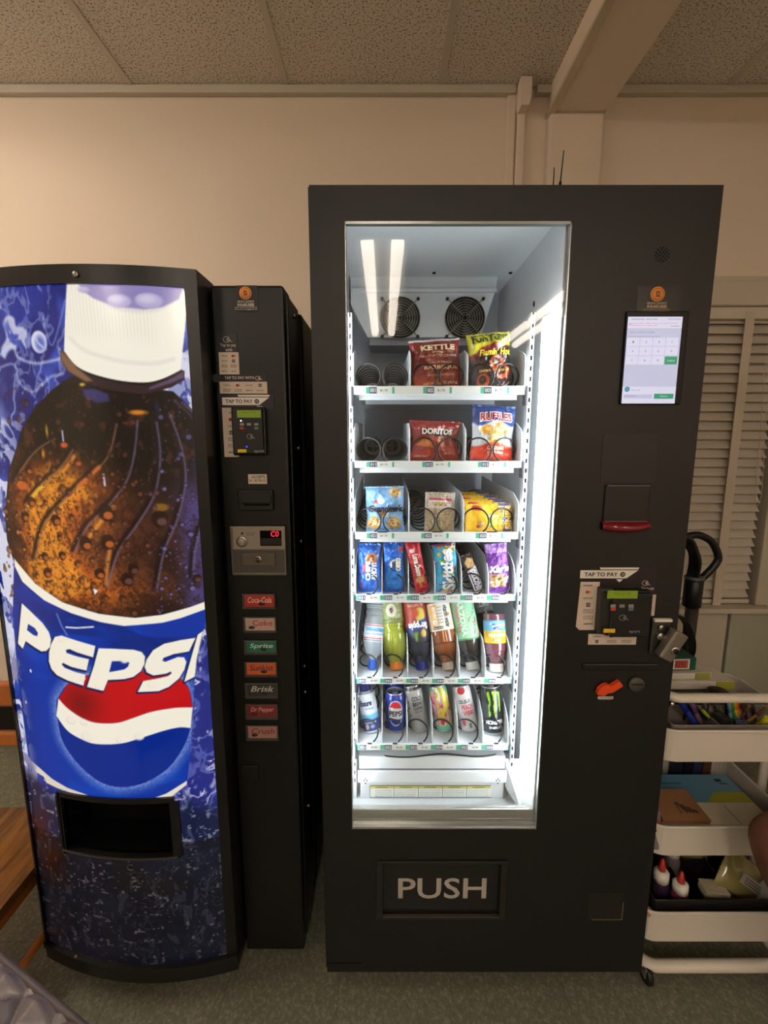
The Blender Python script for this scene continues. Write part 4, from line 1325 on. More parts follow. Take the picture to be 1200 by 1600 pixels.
for ri, (ya, yb, n, code) in enumerate(ROWS):
    za, zb = at(600, ya, TY).z, at(600, yb, TY).z
    fz = za - 0.008
    FLOOR.append(fz)
    t = MB().box(TX0, TX1, TY, 1.60, fz - 0.004, fz, MTRAY)
    t.box(TX0, TX1, TY - 0.003, TY, zb, za, MTRAY, 0.0008)
    t.box(TX0 + 0.012, TX1 - 0.012, TY + 0.02, TY + 0.032, fz - 0.022, fz - 0.004, MTRAY)
    t.box(TX0 + 0.02, TX1 - 0.02, 1.35, 1.36, fz - 0.02, fz - 0.004, MTRAY)
    t.box(TX0, TX1, 1.59, 1.60, fz - 0.02, fz + 0.06, MLINER2)
    tr = t.build('tray', sm)
    TRAYS.append(tr)
    if ri == 0: tr['label'] = 'topmost white tray with three wide lanes'
    s = MB()
    pw = (TX1 - TX0) / n
    F = TY - 0.0031
    h = za - zb
    s.box(TX0 + 0.001, TX1 - 0.001, F - 0.0008, F + .0004, zb + h * 0.12, za - h * 0.1, MTAGW)
    for i in range(n):
        a = TX0 + i * pw
        cd_ = code + str(i + 1)
        if n == 3:
            q = [(0.22, 0.28, MGREEN), (0.28, 0.41, MTBLUE), (0.68, 0.72, MGREEN)]
            cu, pu = (0.295, 0.395), (0.47, 0.60)
        else:
            q = [(0.0, 0.11, MGREEN), (0.11, 0.38, MTBLUE), (0.93, 1.0, MGREEN)]
            cu, pu = (0.13, 0.36), (0.56, 0.80)
        for (u0, u1, mt) in q:
            s.box(a + pw * u0, a + pw * u1, F - 0.0012, F - 0.0006, zb + h * 0.14, za - h * 0.14, mt)
        s.text(cd_, lambda u, v: (a + pw * (cu[0] + (cu[1] - cu[0]) * u), F - 0.0015, zb + h * (0.28 + 0.44 * v)), MWHITE, 0.02)
        s.text('$1.75' if ri < 4 else '$2.00', lambda u, v: (a + pw * (pu[0] + (pu[1] - pu[0]) * u), F - 0.0012, zb + h * (0.34 + 0.28 * v)), MINK, 0.01)
        s.box(a + pw * 0.42, a + pw * 0.60, F - 0.001, F + 0.003, za - 0.0005, za + 0.0012, MINK)
    s.build('price_strip', tr)
    for i in range(n + 1):
        x = TX0 + i * pw
        hh = 0.086 if ri < 3 else 0.08
        pr = [(1.134, 0.0), (1.134, 0.030 if ri > 2 else 0.066), (1.140, 0.055 if ri > 2 else 0.080), (1.155, hh * 0.93 if ri > 2 else hh), (1.19, hh + 0.012), (1.58, hh + 0.02), (1.58, 0.0)]
        n_ = len(pr)
        vs = [(x - 0.0009, y, fz + z) for y, z in pr] + [(x + 0.0009, y, fz + z) for y, z in pr]
        fs = [tuple(range(n_)), tuple(reversed(range(n_, 2 * n_)))] + [(k, k + n_, (k + 1) % n_ + n_, (k + 1) % n_) for k in range(n_)]
        MB().add(vs, fs, MTRAY).build('divider', tr)
    for i in range(n):
        if n == 3:
            for sg in (-1, 1):
                c = MB()
                coil(c, xc(ri, i) + sg * pw * 0.24, fz + 0.0325, 0.0295, 0.048, sg > 0, MCOIL)
                c.build('spiral', tr)
                hb = MB().cyl((xc(ri, i) + sg * pw * 0.24, 1.588, fz + 0.033), (xc(ri, i) + sg * pw * 0.24, 1.572, fz + 0.033), 0.02, MBLK2, seg=18)
                hb.box(xc(ri, i) + sg * pw * 0.24 - 0.003, xc(ri, i) + sg * pw * 0.24 + 0.003, 1.566, 1.573, fz + 0.012, fz + 0.053, MPLAS)
                hb.box(xc(ri, i) + sg * pw * 0.24 - 0.02, xc(ri, i) + sg * pw * 0.24 + 0.02, 1.566, 1.573, fz + 0.030, fz + 0.036, MPLAS)
                hb.build('spiral_hub', tr)
        else:
            c = MB()
            coil(c, xc(ri, i) - 0.002, fz + 0.0265, 0.0245, 0.068 if ri > 3 else 0.055, False, MCOIL)
            c.build('spiral', tr)
    for sx in (-1, 1):
        x = TX0 - 0.004 if sx < 0 else TX1 + 0.004
        MB().box(x - 0.004, x + 0.004, 1.122, 1.15, zb - 0.025, za - 0.001, P('latch_grey', (74, 76, 80), 0.45), 0.003).build('tray_latch', tr)

# delivery bin
bz = IZ0
bt = at(600, 1184, 1.15).z
bx0, bx1 = at(563, 1225, 1.15).x, at(787, 1225, 1.15).x
k = MB()
k.box(bx0, bx1, 1.15, 1.156, bz, at(600, 1205, 1.15).z, MLINER)
k.box(bx0 - 0.006, bx1 + 0.006, 1.142, 1.15, at(600, 1224, 1.14).z, at(600, 1207, 1.14).z, MTRAY, 0.002)
k.box(bx0 - 0.003, bx1 + 0.003, 1.156, 1.19, at(600, 1200, 1.16).z, bt, MTRAY, 0.002)
k.box(bx0, bx1, 1.19, 1.60, bt - 0.004, bt, MLINER)
k.prism([(0, 0), (0.001, 0), (0.001, 0.001)], MLINER, 1.15, 1.151, Matrix.Translation((bx1, 0, bz)))
bn = k.build('delivery_bin', sm)
k = MB()
rp = [(bx1 + 0.004, 1.16, bt - 0.01), (0.378, 1.16, bt - 0.01), (0.378, 1.075, IZ0 + 0.045), (bx1 + 0.03, 1.075, IZ0 + 0.02), (bx1 + 0.004, 1.15, bz + 0.04)]
for sx, xx in ((1, 0),):
    k.add([(p[0], p[1], p[2]) for p in rp] + [(p[0], p[1], p[2] - 0.004) for p in rp], [(0, 1, 2, 3, 4), (9, 8, 7, 6, 5)] + [(i, i + 5, (i + 1) % 5 + 5, (i + 1) % 5) for i in range(5)], MTRAY)
k.build('side_ramp', bn)
m = MB().prect((578, 1228, 767, 1246), 1.1495, MTAGW, 0.0006)
MWARN = P('warning_yellow', (214, 196, 92), 0.5)
for i in range(5):
    a = 578 + i * 37.8
    m.prect((a + 0.6, 1228.5, a + 37.2, 1232), 1.1489, MWARN, 0.0004)
    m.ptext('WARNING', (a + 9, 1229.2, a + 28, 1231.4), 1.1484, MINK, 0.02)
    m.prect((a - 0.3, 1228, a + 0.4, 1246), 1.1489, MINK, 0.0004)
    for j in range(4):
        m.ptext(['Do not rock or tilt the machine', 'Keep hands out of the chute', 'Disconnect power before service', 'Risk of electric shock inside'][(i + j) % 4],
                (a + (9 if i == 0 else 3), 1234 + j * 3, a + 34, 1236 + j * 3), 1.1488, MGREY)
m.prect((578, 1227.4, 767, 1228.1), 1.1489, MINK, 0.0004)
m.prect((578, 1245.6, 767, 1246.3), 1.1489, MINK, 0.0004)
m.build('warning_label', bn)
for px in (571, 778):
    for dx, dy in ((-2.5, -2.5), (2.5, -2.5), (0, 2), (0, -5)):
        p = at(px + dx, 1222 + dy, 1.142)
        MB().cyl((p.x, 1.143, p.z), (p.x, 1.1405, p.z), 0.0016, MBLK2, seg=8).build('rivet', bn)
wr = [at(795, 1172, 1.2), at(770, 1180, 1.16), at(740, 1182, 1.15), at(690, 1178, 1.15), at(640, 1183, 1.15), at(600, 1181, 1.16), at(575, 1176, 1.2)]
MB().tube(smooth_path(wr, 6), 0.0022, MCOIL, 6).build('wire', sm)

# ---- fittings on the front
pf = MB()
x0, x1, z0, z1 = PUSH
pf.box(x0, x1, SY + 0.012, SY + 0.022, z0, z1, P('push_flap_black', (24, 23, 23), 0.4), 0.0)
fl = pf.build('push_flap', sm)
MB().ptext('PUSH', (622, 1372, 760, 1404), SY + 0.0115, P('push_print', (176, 170, 164), 0.5), 0.012).build('push_lettering', fl)
pf = MB()
e = 0.016
for (a, b_, c_, d_) in ((x0 - e, x1 + e, z1, z1 + 0.009), (x0 - e, x1 + e, z0 - 0.008, z0), (x0 - e, x0, z0, z1), (x1, x1 + e, z0, z1)):
    pf.box(a, b_, SY - 0.004, SY, c_, d_, P('flap_frame', (30, 28, 27), 0.32), 0.0015)
pf.box(x0, x1, SY - 0.0045, SY + 0.004, z0 - 0.001, z0 + 0.001, MSTEEL)
pf.build('flap_frame', sm)
# speaker holes
sp = MB()
c = at(1034.5, 398, SY)
for r, n in ((0, 1), (0.0052, 6), (0.0098, 10), (0.0140, 14)):
    for i in range(n):
        t = 2 * PI * i / n + r * 40
        sp.cyl((c.x + r * math.cos(t), SY + 0.0004, c.z + r * math.sin(t)), (c.x + r * math.cos(t), SY - 0.0003, c.z + r * math.sin(t)), 0.0016, MDK, seg=8, smooth=False)
sp.build('speaker_grille', sm)
# service sticker
m = MB().prect((995, 448, 1062, 488), SY, P('sticker_black', (18, 16, 14), 0.35), 0.0005)
YS = SY - 0.0006
coin(m, 1027.5, 459.5, 11, YS)
MST2 = P('service_print', (204, 180, 150), 0.5)
m.ptext('SERVICE CONTACT', (1011, 472, 1042, 475.5), YS - 0.0002, MST2, 0.01)
m.ptext('818.602.0202', (1011, 476.5, 1042, 481), YS - 0.0002, MST2, 0.025)
m.ptext('www.52expressvending.com', (1005, 482, 1046, 484.3), YS - 0.0002, MST2)
m.ptext('52expressvending@gmail.com', (1004, 485, 1047, 487.2), YS - 0.0002, MST2)
m.build('service_sticker', sm)
# touch screen: the photo's corners set the panel on the door
x0, x1, z0, z1 = prect_xz((972, 487, 1068, 632), SY)
tsc = MB().box(x0, x1, SY - 0.006, SY, z0, z1, P('screen_bezel', (6, 6, 7), 0.35, spec=0.3), 0.002).build('touch_screen', sm)
bx, bX, bz0, bz1 = prect_xz((976, 495, 1060, 630.5), SY - 0.006)
YD = SY - 0.0064
def SR(u0, v0, u1, v1, mat, mb, th=0.0003, dy=0.0):
    mb.box(bx + (bX - bx) * u0, bx + (bX - bx) * u1, YD - dy - th, YD - dy, bz1 - (bz1 - bz0) * v1, bz1 - (bz1 - bz0) * v0, mat)
def STX(t, u0, v0, u1, v1, mat, mb, dy=0.0008):
    mb.text(t, lambda u, v: (bx + (bX - bx) * (u0 + (u1 - u0) * u), YD - dy, bz1 - (bz1 - bz0) * (v1 + (v0 - v1) * v)), mat)
def SE(n, c, e=0.70): return P(n, c, 0.2, emit=e)
SB, SBL, SG, SGR, SRD = SE('screen_grey', (174, 182, 214)), SE('screen_pale', (196, 202, 232)), SE('screen_green', (38, 142, 110)), SE('screen_ink', (90, 94, 120)), SE('screen_red', (190, 70, 96))
m = MB()
SR(0, 0, 1, 1, SB, m)
SR(0, 0, 1, 0.13, SBL, m, dy=0.0003)
SR(0, 0.80, 1, 1, SBL, m, dy=0.0003)
STX('VENDING', 0.06, 0.022, 0.30, 0.036, SGR, m); STX('SERVICE MODE', 0.33, 0.022, 0.54, 0.036, SGR, m); STX('SETTINGS', 0.74, 0.022, 0.96, 0.034, SGR, m)
STX('Card reader is offline, please use another payment', 0.08, 0.068, 0.92, 0.082, SRD, m); STX('method or try again later', 0.08, 0.092, 0.56, 0.106, SRD, m); STX('DISMISS', 0.80, 0.10, 0.95, 0.112, SGR, m)
m.tube([(bx + (bX - bx) * (0.045 + 0.018 * math.cos(t)), YD - 0.0008, bz1 - (bz1 - bz0) * (0.085 + 0.011 * math.sin(t))) for t in np.linspace(0, 2 * PI, 13)[:-1]], 0.0004, SRD, 5, closed=True)
STX('Enter product number', 0.06, 0.168, 0.52, 0.184, SGR, m)
SR(0.04, 0.222, 0.62, 0.225, SGR, m, 0.0002, 0.0003)
keys = ['1', '2', '3', 'C', '4', '5', '6', '0', '7', '8', '9', 'OK']
for i, kx in enumerate(keys):
    u0, v0 = 0.015 + (i % 4) * 0.24, 0.235 + (i // 4) * 0.106
    if kx == 'OK':
        SR(u0 + 0.005, v0 + 0.004, u0 + 0.235, v0 + 0.096, SG, m, dy=0.0003)
        STX('Confirm', u0 + 0.05, v0 + 0.042, u0 + 0.19, v0 + 0.062, SBL, m)
    else:
        SR(u0, v0, u0 + 0.228, v0 + 0.098, SBL, m, dy=0.0003)
        STX(kx, u0 + 0.10, v0 + 0.038, u0 + 0.125, v0 + 0.062, SGR, m)
cx_, cz_ = bx + (bX - bx) * 0.085, bz1 - (bz1 - bz0) * 0.832
m.cyl((cx_, YD - 0.0003, cz_), (cx_, YD - 0.0008, cz_), 0.0058, SE('screen_teal', (84, 140, 170)), seg=20)
SR(0.1, 0.805, 0.98, 0.8075, SB, m, 0.0002, 0.0006)
STX('Pay by QR', 0.16, 0.836, 0.33, 0.850, SGR, m)
SR(0.03, 0.893, 0.56, 0.94, SB, m, 0.0002, 0.0006)
STX('0 items selected', 0.05, 0.905, 0.25, 0.918, SGR, m, 0.001)
SR(0.60, 0.885, 0.965, 0.944, SG, m, dy=0.0004)
STX('Checkout', 0.71, 0.905, 0.85, 0.922, SBL, m, 0.001)
m.build('screen', tsc)
# bill acceptor with red lip
x0, x1, z0, z1 = prect_xz((943, 757, 1013, 815), SY)
m = MB().box(x0, x1, SY - 0.004, SY, z0, z1, P('acceptor_black', (12, 12, 13), 0.3), 0.003)
m.box(x0 + 0.006, x1 - 0.002, SY - 0.005, SY - 0.003, z1 - 0.003, z1 - 0.0012, MGREY)
m.box(x0 + 0.004, x1, SY - 0.0052, SY - 0.003, z0 + 0.0005, z0 + 0.0018, MGREY)
ba = m.build('bill_acceptor', sm)
MLIP = P('red_clear_plastic', (120, 12, 30), 0.12, spec=0.7, coat=0.5)
vs, fs = [], []
zz = at(975, 814, SY).z
for i in range(13):
    t = i / 12
    x = x0 - 0.003 + (x1 - x0 + 0.006) * t
    k = math.sin(PI * min(max(t, 0.04), 0.96)) ** 0.5
    vs += [(x, SY, zz), (x, SY - 0.020 * k - 0.004, zz - 0.004), (x, SY - 0.026 * k - 0.004, zz - 0.014), (x, SY - 0.012 * k - 0.002, zz - 0.024 * (0.6 + 0.4 * k)), (x, SY, zz - 0.026 * (0.6 + 0.4 * k))]
for i in range(12):
    for j in range(4):
        fs.append((i * 5 + j, i * 5 + j + 1, i * 5 + j + 6, i * 5 + j + 5))
o = MB().add(vs, fs, MLIP, True).build('bill_mouth', ba)
o['label'] = 'glossy red lip of the bill slot'
# stickers around the card reader
m = MB().prect((905, 888, 1022, 965), SY, P('sticker_maroon', (30, 20, 22), 0.4), 0.0004)
tap_banner(m, 907, 891, 996, 903.5, SY - 0.0006, (968, 904))
m.build('tap_to_pay_sticker', sm)
m = MB()
a0, a1, c0, c1 = prect_xz((902.5, 909, 933, 984), SY)
sh = (c1 - c0) * 0.06
m.prism([(a0 - 0.001, c0 + 0.008), (a0 + 0.007, c0), (a1 - 0.002, c0), (a1 + 0.002, c1), (a0 + 0.003, c1)], MSTICK, SY - 0.0012, SY - 0.0002)
logos(m, 907, 910, 931, 980, SY - 0.0013, 1, 7)
m.build('payment_sticker', sm)
m = MB().prect((996, 904, 1024, 930), SY - 0.0004, P('sticker_violet', (28, 20, 40), 0.4), 0.0005)
wave_icon(m, 1008, 911, 4, SY - 0.001, MSTICK)
m.ptext('Tap to pay', (1002, 917, 1022, 922.5), SY - 0.001, MSTICK, 0.01)
m.ptext('with', (1007, 923.5, 1015, 928), SY - 0.001, MSTICK, 0.01)
m.prect((1006, 929, 1023.5, 962), SY - 0.0005, MSTICK, 0.0008)
logos(m, 1007, 931, 1022, 960, SY - 0.0014, 1, 4, 3)
m.build('payment_sticker', sm)
m = MB().prect((919, 990.5, 994, 1007), SY, MSTICK, 0.0008)
logos(m, 921, 991, 990, 1006, SY - 0.0009, 3, 2)
m.build('payment_sticker', sm)
rd, F = card_reader(sm, (945, 921, 1006, 987), SY, 0.032, (949, 923, 996, 935), ((958, 972, 986), (947, 951.5)), (973, 965), (983, 985, 1000, 990), (943, 982.5, 961, 988.5), 1.0)
m = MB()
x0, x1, z0, z1 = prect_xz((930, 915, 950, 985), SY)
m.box(x0, x1, SY - 0.024, SY, z0, z1, P('reader_side', (34, 34, 32), 0.4), 0.004)
m.build('reader_housing', rd)
# lock bracket
lk = MB()
x0, x1, z0, z1 = prect_xz((1015, 966, 1045, 1020), SY)
lk.box(x0, x1, SY - 0.006, SY, z0, z1, P('lock_plate', (84, 84, 78), 0.35, 0.8), 0.006)
lk.box(x0 + 0.002, x1 - 0.002, SY - 0.012, SY - 0.002, z1 - 0.005, z1 + 0.002, MWHITE, 0.001)
lo = lk.build('lock_bracket', sm)
c = at(1029, 978, SY)
MB().cyl((c.x, SY - 0.005, c.z), (c.x, SY - 0.013, c.z), 0.006, MCHROME, seg=18).build('lock_pin', lo)
c = at(1027, 991, SY)
MB().cyl((c.x, SY - 0.005, c.z), (c.x, SY - 0.016, c.z), 0.009, MCHROME, seg=18).build('lock_pin', lo)
c = at(1038, 1000, SY)
MPAD = P('padlock_steel', (128, 122, 112), 0.42, 0.7)
R_ = Matrix.Translation((c.x, SY - 0.026, c.z)) @ Matrix.Rotation(math.radians(28), 4, 'Y')
MB().box(-0.0165, 0.0165, -0.014, 0.014, -0.036, 0.036, MPAD, 0.004, M=R_).build('lock_body', lo)
q = R_ @ Vector((0.004, -0.014, -0.006))
m = MB().cyl(q, q + Vector((0, -0.004, 0)), 0.0095, MCHROME, seg=20)
m.cyl(q + Vector((0, -0.004, 0)), q + Vector((0, -0.0045, 0)), 0.006, MBLK2, seg=16)
m.build('keyhole', lo)
# coin slot rail, return lever, key knob
x0, x1, z0, z1 = prect_xz((909, 1036, 1028, 1047), SY)
m = MB().box(x0, x1, SY - 0.004, SY, z0, z1, MBLK2, 0.003)
m.box(x0 + 0.006, x1 - 0.006, SY - 0.0046, SY - 0.003, z1 - 0.003, z1 - 0.0015, P('dull_edge', (70, 70, 66), 0.4))
m.build('slot_rail', sm)
c = at(938, 1076, SY)
t = at(966, 1063, SY)
m = MB()
path = [Vector((c.x - 0.004, 0, c.z - 0.002)), Vector((c.x + 0.008, 0, c.z + 0.007)), Vector((c.x + 0.020, 0, c.z + 0.007)), Vector((t.x, 0, t.z))]
out = []
ww = [0.0105, 0.0115, 0.0082, 0.0072]
pp = smooth_path([tuple(p) for p in path], 6)
wi = np.interp(np.linspace(0, 3, len(pp)), range(4), ww)
up_, dn_ = [], []
for i, p in enumerate(pp):
    d_ = np.array(pp[min(i + 1, len(pp) - 1)]) - np.array(pp[max(i - 1, 0)])
    d_ /= np.linalg.norm(d_)
    nrm = np.array((-d_[2], 0, d_[0]))
    up_.append(tuple((np.array(p) + nrm * wi[i])[[0, 2]]))
    dn_.append(tuple((np.array(p) - nrm * wi[i])[[0, 2]]))
cap_ = [(pp[0][0] - 0.0105 * math.cos(a_), pp[0][2] - 0.0105 * math.sin(a_)) for a_ in np.linspace(-1.2, 1.6, 8)]
m.prism(list(reversed(up_)) + cap_[::-1] * 0 + [(pp[0][0] - 0.008, pp[0][2] + 0.002), (pp[0][0] - 0.009, pp[0][2] - 0.005)] + dn_, P('orange_plastic', (226, 74, 24), 0.35, coat=0.3), SY - 0.016, SY - 0.004)
m.cyl((c.x, SY, c.z), (c.x, SY - 0.006, c.z), 0.009, MBLK2, seg=18)
lv = m.build('return_lever', sm)
lv['label'] = 'orange coin return lever'
m = MB().prect((934, 1088, 958, 1092), SY, MSTICK, 0.0008)
m.ptext('COIN RETURN', (936, 1088.8, 956, 1091.2), SY - 0.001, MINK)
m.prect((936, 1092.6, 955, 1093.6), SY, MGREY, 0.0006)
m.build('return_sticker', sm)
c = at(993, 1068, SY)
m = MB().cyl((c.x, SY, c.z), (c.x, SY - 0.008, c.z), 0.0185, P('knob_grey', (70, 66, 60), 0.45), seg=30)
m.box(c.x - 0.014, c.x + 0.014, SY - 0.0088, SY - 0.007, c.z + 0.001, c.z + 0.0028, MDK)
m.build('key_knob', sm)
# coin cup corner and panel outline
m = MB()
a0, a1, c0, c1 = prect_xz((925, 1410, 973, 1437), SY)
m.box(a0, a1, SY - 0.0012, SY, c0, c0 + 0.0018, P('edge_glint', (150, 138, 100), 0.4, 0.6))  # pale yellow edges carry the light they catch in their colour
m.box(a1 - 0.0016, a1, SY - 0.0012, SY, c0, c1, P('edge_glint', (150, 138, 100), 0.4, 0.6))
m.box(a0 - 0.01, a1 - 0.002, SY - 0.0008, SY, c0 + 0.002, c1 + 0.03, P('cup_panel', (26, 25, 24), 0.5))
m.build('coin_cup', sm)
m = MB()
a0, a1, c0, c1 = prect_xz((940, 678, 1027, 754), SY)
m.box(a0, a1, SY - 0.001, SY, c0, c1, P('blank_plate', (32, 30, 28), 0.5), 0.0004)
m.build('blank_plate', sm)
# casters, antennas, cable on top
for x, y in ((-0.02, 1.12), (0.49, 1.12), (-0.02, 1.82), (0.60, 1.82)):
    t = MB().box(x - 0.022, x + 0.022, y - 0.022, y + 0.022, 0.046, SZ0 + 0.004, MBLK2, 0.002)
    t.cyl((x - 0.012, y + 0.012, 0.0235), (x + 0.012, y + 0.012, 0.0235), 0.023, MBLK2, seg=20)
    t.cyl((x - 0.0135, y + 0.012, 0.0235), (x + 0.0135, y + 0.012, 0.0235), 0.008, MCHROME, seg=14)
    t.build('caster', sm)
for (bx_, ty_, lean) in ((866, 262, 0.0), (881, 235, 0.012)):
    p = at(bx_, ty_, 1.30)
    bot = Vector((p.x - lean, 1.30, SZ1))
    m = MB().tube([bot, bot.lerp(p, 0.5), p], [0.0022, 0.0018, 0.0012], MBLK2, 8)
    m.cyl(bot, bot + Vector((0, 0, 0.012)), 0.012, MBLK2, seg=16)
    k0 = 0.22 if lean else 0.05
    m.tube([bot.lerp(p, k0 + 0.25), bot.lerp(p, k0 + 0.42)], 0.0036, MBLK2, 8)
    m.build('antenna', sm)
pts = [(SX0 - 0.002, 1.3, 1.984), (SX0 + 0.004, 1.22, 1.992), (SX0 + 0.02, 1.18, 1.993), (SX0 + 0.05, 1.2, 1.986), (SX0 + 0.09, 1.3, 1.985), (SX0 + 0.1, 1.6, 1.985)]
MB().tube(smooth_path(pts, 6), 0.004, MBLK2, 8).build('power_cable', sm)

# ================================================================== SNACKS AND DRINKS
MSHINY = PAINT('printed_film', 0.28, coat=0.25)
MCANP = PAINT('printed_can', 0.25, coat=0.3)
MLABEL = PAINT('printed_label', 0.4)
def ink(c): return P('ink_%d_%d_%d' % c, c, 0.4)

def frame(base, top_px, back):
    """matrix of a standing package leaning back by `back` degrees, rolled so that its head meets the ray of top_px"""
    al = math.radians(back)
    d = ray(*top_px)
    o = Vector((0, 0, CAM_Z))
    nrm = Vector((0, math.cos(al), -math.sin(al)))
    t = (Vector(base) - o).dot(nrm) / d.dot(nrm)
    top = o + d * t
    ez = top - Vector(base)
    L = ez.length
    ez.normalize()
    ex = nrm.cross(ez).normalized()
    M = Matrix.Identity(4)
    for i in range(3):
        M[i][0], M[i][1], M[i][2], M[i][3] = ex[i], nrm[i], ez[i], base[i]
    return M, L

def pack(name, label, cat, group, row, bx, top_px, wpx, Y, back, T, paint, texts=(), crimp=0.05, pinch=0.07, seed=0, res=(56, 72), L=None, W=None, px_y=None):
    z = FLOOR[row] + 0.0008
    x = at(bx, (px_y or 0) or 800, Y).x if px_y else None
    # the base point lies on the tray at depth Y, under photo column bx
    d = ray(bx, 800)
    for _ in range(6):
        pass
    # find the pixel row where the tray floor is at depth Y
    r = (z - CAM_Z) / Y
    v = (r * CT + ST) / (CT - r * ST)
    fwd = CT + v * ST
    bxw = (bx - 600) / FPX / fwd * Y
    base = (bxw, Y, z)
    M, Lm = frame(base, top_px, back)
    h = L or Lm
    w = W or wpx / FPX / fwd * Y
    asp = w / h
    def surf(U, V, sgn=-1, off=0.0):
        ramp = np.clip(np.minimum(V - crimp, 1 - crimp - V) / 0.30, 0, 1)
        th = T * np.sqrt(ramp * (2 - ramp)) * np.clip(4 * U * (1 - U), 0, 1) ** 0.55
        cr = (fbm(U * 5 + seed, V * 5 / max(asp, .3) + seed * 3, 5, 3) - 0.5) * min(T, 0.02) * 0.9 * np.clip(8 * U * (1 - U), 0, 1)
        wv = 1 - pinch * np.sqrt(ramp) * (0.6 + 0.4 * np.sin(V * 9 + seed))
        x_ = (U - 0.5) * w * wv
        y_ = sgn * (th + 0.0005 + off) + cr
        z_ = V * h + 0.0016 * np.sin(U * 60) * (V > 0.97) * 0.4
        return np.stack([x_, y_, z_], 1)
    mb = MB()
    def colfn(U, V):
        a = Art(U * 100 * asp, V * 100, (200, 200, 200))
        paint(a, U, V, 100 * asp)
        return a.out()
    mb.grid(lambda U, V: surf(U, V), res[0], res[1], MSHINY, colfn, True, M)
    mb.grid(lambda U, V: surf(1 - U, V, 1), 16, 20, MSHINY, lambda U, V: colfn(U * 0 + 0.02, V), True, M)
    for tx in texts:
        s, (u0, v0, u1, v1), col = tx[:3]
        bold = tx[3] if len(tx) > 3 else 0.02
        shear = tx[4] if len(tx) > 4 else 0.0
        rot = tx[5] if len(tx) > 5 else 0
        arch = tx[6] if len(tx) > 6 else 0.0
        off = tx[7] if len(tx) > 7 else 0.0024
        def fn(a_, b_):
            if rot == 0: u, v = u0 + (u1 - u0) * a_, v0 + (v1 - v0) * b_ + arch * (1 - (2 * a_ - 1) ** 2)
            elif rot == 90: u, v = u1 - (u1 - u0) * b_, v0 + (v1 - v0) * a_
            else: u, v = u0 + (u1 - u0) * b_, v1 - (v1 - v0) * a_
            p = surf(np.array([u]), np.array([v]), -1, off)[0]
            return M @ Vector(p)
        mb.text(s, fn, ink(col), bold, shear)
    return tag(mb.build(name, origin=base), label, cat, group)

WHT, YLW = (240, 236, 224), (240, 200, 60)
def speck(a, U, V, f, lo, hi, col, seed=0, amt=1.0, asp=1.0):
    a.mix(sst(lo, hi, fbm(U * f * asp, V * f, seed, 3)) * amt, col)

G1 = 'snack bags in the wide lanes'
def p_kettle(a, U, V, W):
    a.c[:] = (122, 30, 24)
    a.mix(sst(0.42, 0.10, V + 0.25 * (U - 0.2)), (206, 84, 38))
    speck(a, U, V, 9, 0.5, 0.75, (150, 40, 28), 3, 0.6)
    a.mix(sst(0.955, 0.965, V), (214, 206, 206))
    a.mix((sst(0.02, 0.0, V)) * 1.0, (214, 196, 196))
    a.poly([(W * .50, 88), (W * .70, 84), (W * .94, 83), (W * .70, 79), (W * .3, 79), (W * .18, 82)], (196, 164, 118), 1.5, 0, 0.0)
pack('chip_bag', 'dark red barbecue potato chip bag in the middle of the top tray', 'chip bag', G1, 0, 683, (678, 531), 79, 1.180, 5, 0.026, p_kettle,
     [('KETTLE', (0.20, 0.75, 0.90, 0.86), (226, 206, 170), 0.05), ('BRAND', (0.42, 0.69, 0.68, 0.725), (206, 170, 130)), ('POTATO CHIPS', (0.22, 0.62, 0.92, 0.665), (200, 156, 120)),
      ('BACKYARD', (0.34, 0.49, 0.80, 0.53), (214, 150, 110)), ('BARBEQUE', (0.25, 0.37, 0.92, 0.455), (236, 196, 150), 0.03), ('SWEET & SMOKY FLAVOR', (0.30, 0.25, 0.84, 0.29), (236, 176, 120)), ('NET WT 1.5 OZ (42.5 g)', (0.22, 0.09, 0.9, 0.145), (240, 210, 170), 0.03)],
     crimp=0.04, seed=1)
def p_funyun(a, U, V, W):
    a.c[:] = (44, 32, 30)
    a.mix(sst(0.55, 0.75, V + 0.22 * (0.5 - U)), (150, 44, 40))
    speck(a, U, V, 6, 0.55, 0.7, (90, 30, 30), 8, 0.5)
    a.poly([(0, 62), (W * .14, 64), (W * .3, 74), (W * .62, 80), (W, 74), (W, 100), (0, 100)], (206, 202, 50), 3)
    a.mix(sst(0.93, 0.97, V), (186, 184, 52))
    for (cx, cy, r) in ((.62, 45, 13), (.28, 16, 11), (.72, 30, 12)):
        a.ell(W * cx, cy, r, r * 1.05, (206, 84, 44), 2)
        a.ell(W * cx - 1, cy + 2, r * .62, r * .62, (60, 34, 30), 2)
    a.poly([(W * .40, 50), (W * .55, 44), (W * .7, 48), (W * .55, 41)], (206, 190, 120), 1.5)
    for k in range(5):
        a.line([(W * (.6 + .06 * k), 4 + k), (W * (.66 + .06 * k), 12 - (k % 2) * 4)], (220, 214, 206), 1.6, 1.5)
    a.mix(sst(0.025, 0.01, V), (140, 150, 60))
pack('chip_bag', 'yellow and black fiery onion ring bag at the right of the top tray', 'chip bag', G1, 0, 768, (762, 521), 68, 1.180, 5, 0.026, p_funyun,
     [('FUNYUNS', (0.10, 0.80, 0.96, 0.96), (34, 60, 34), 0.04, 0, 0, 0.02), ("Flamin' Hot", (0.22, 0.58, 0.98, 0.70), (240, 214, 60), 0.03, 0.3), ('ONION FLAVORED RINGS', (0.2, 0.30, 0.86, 0.345), (230, 190, 110), 0.03)], crimp=0.04, seed=2)
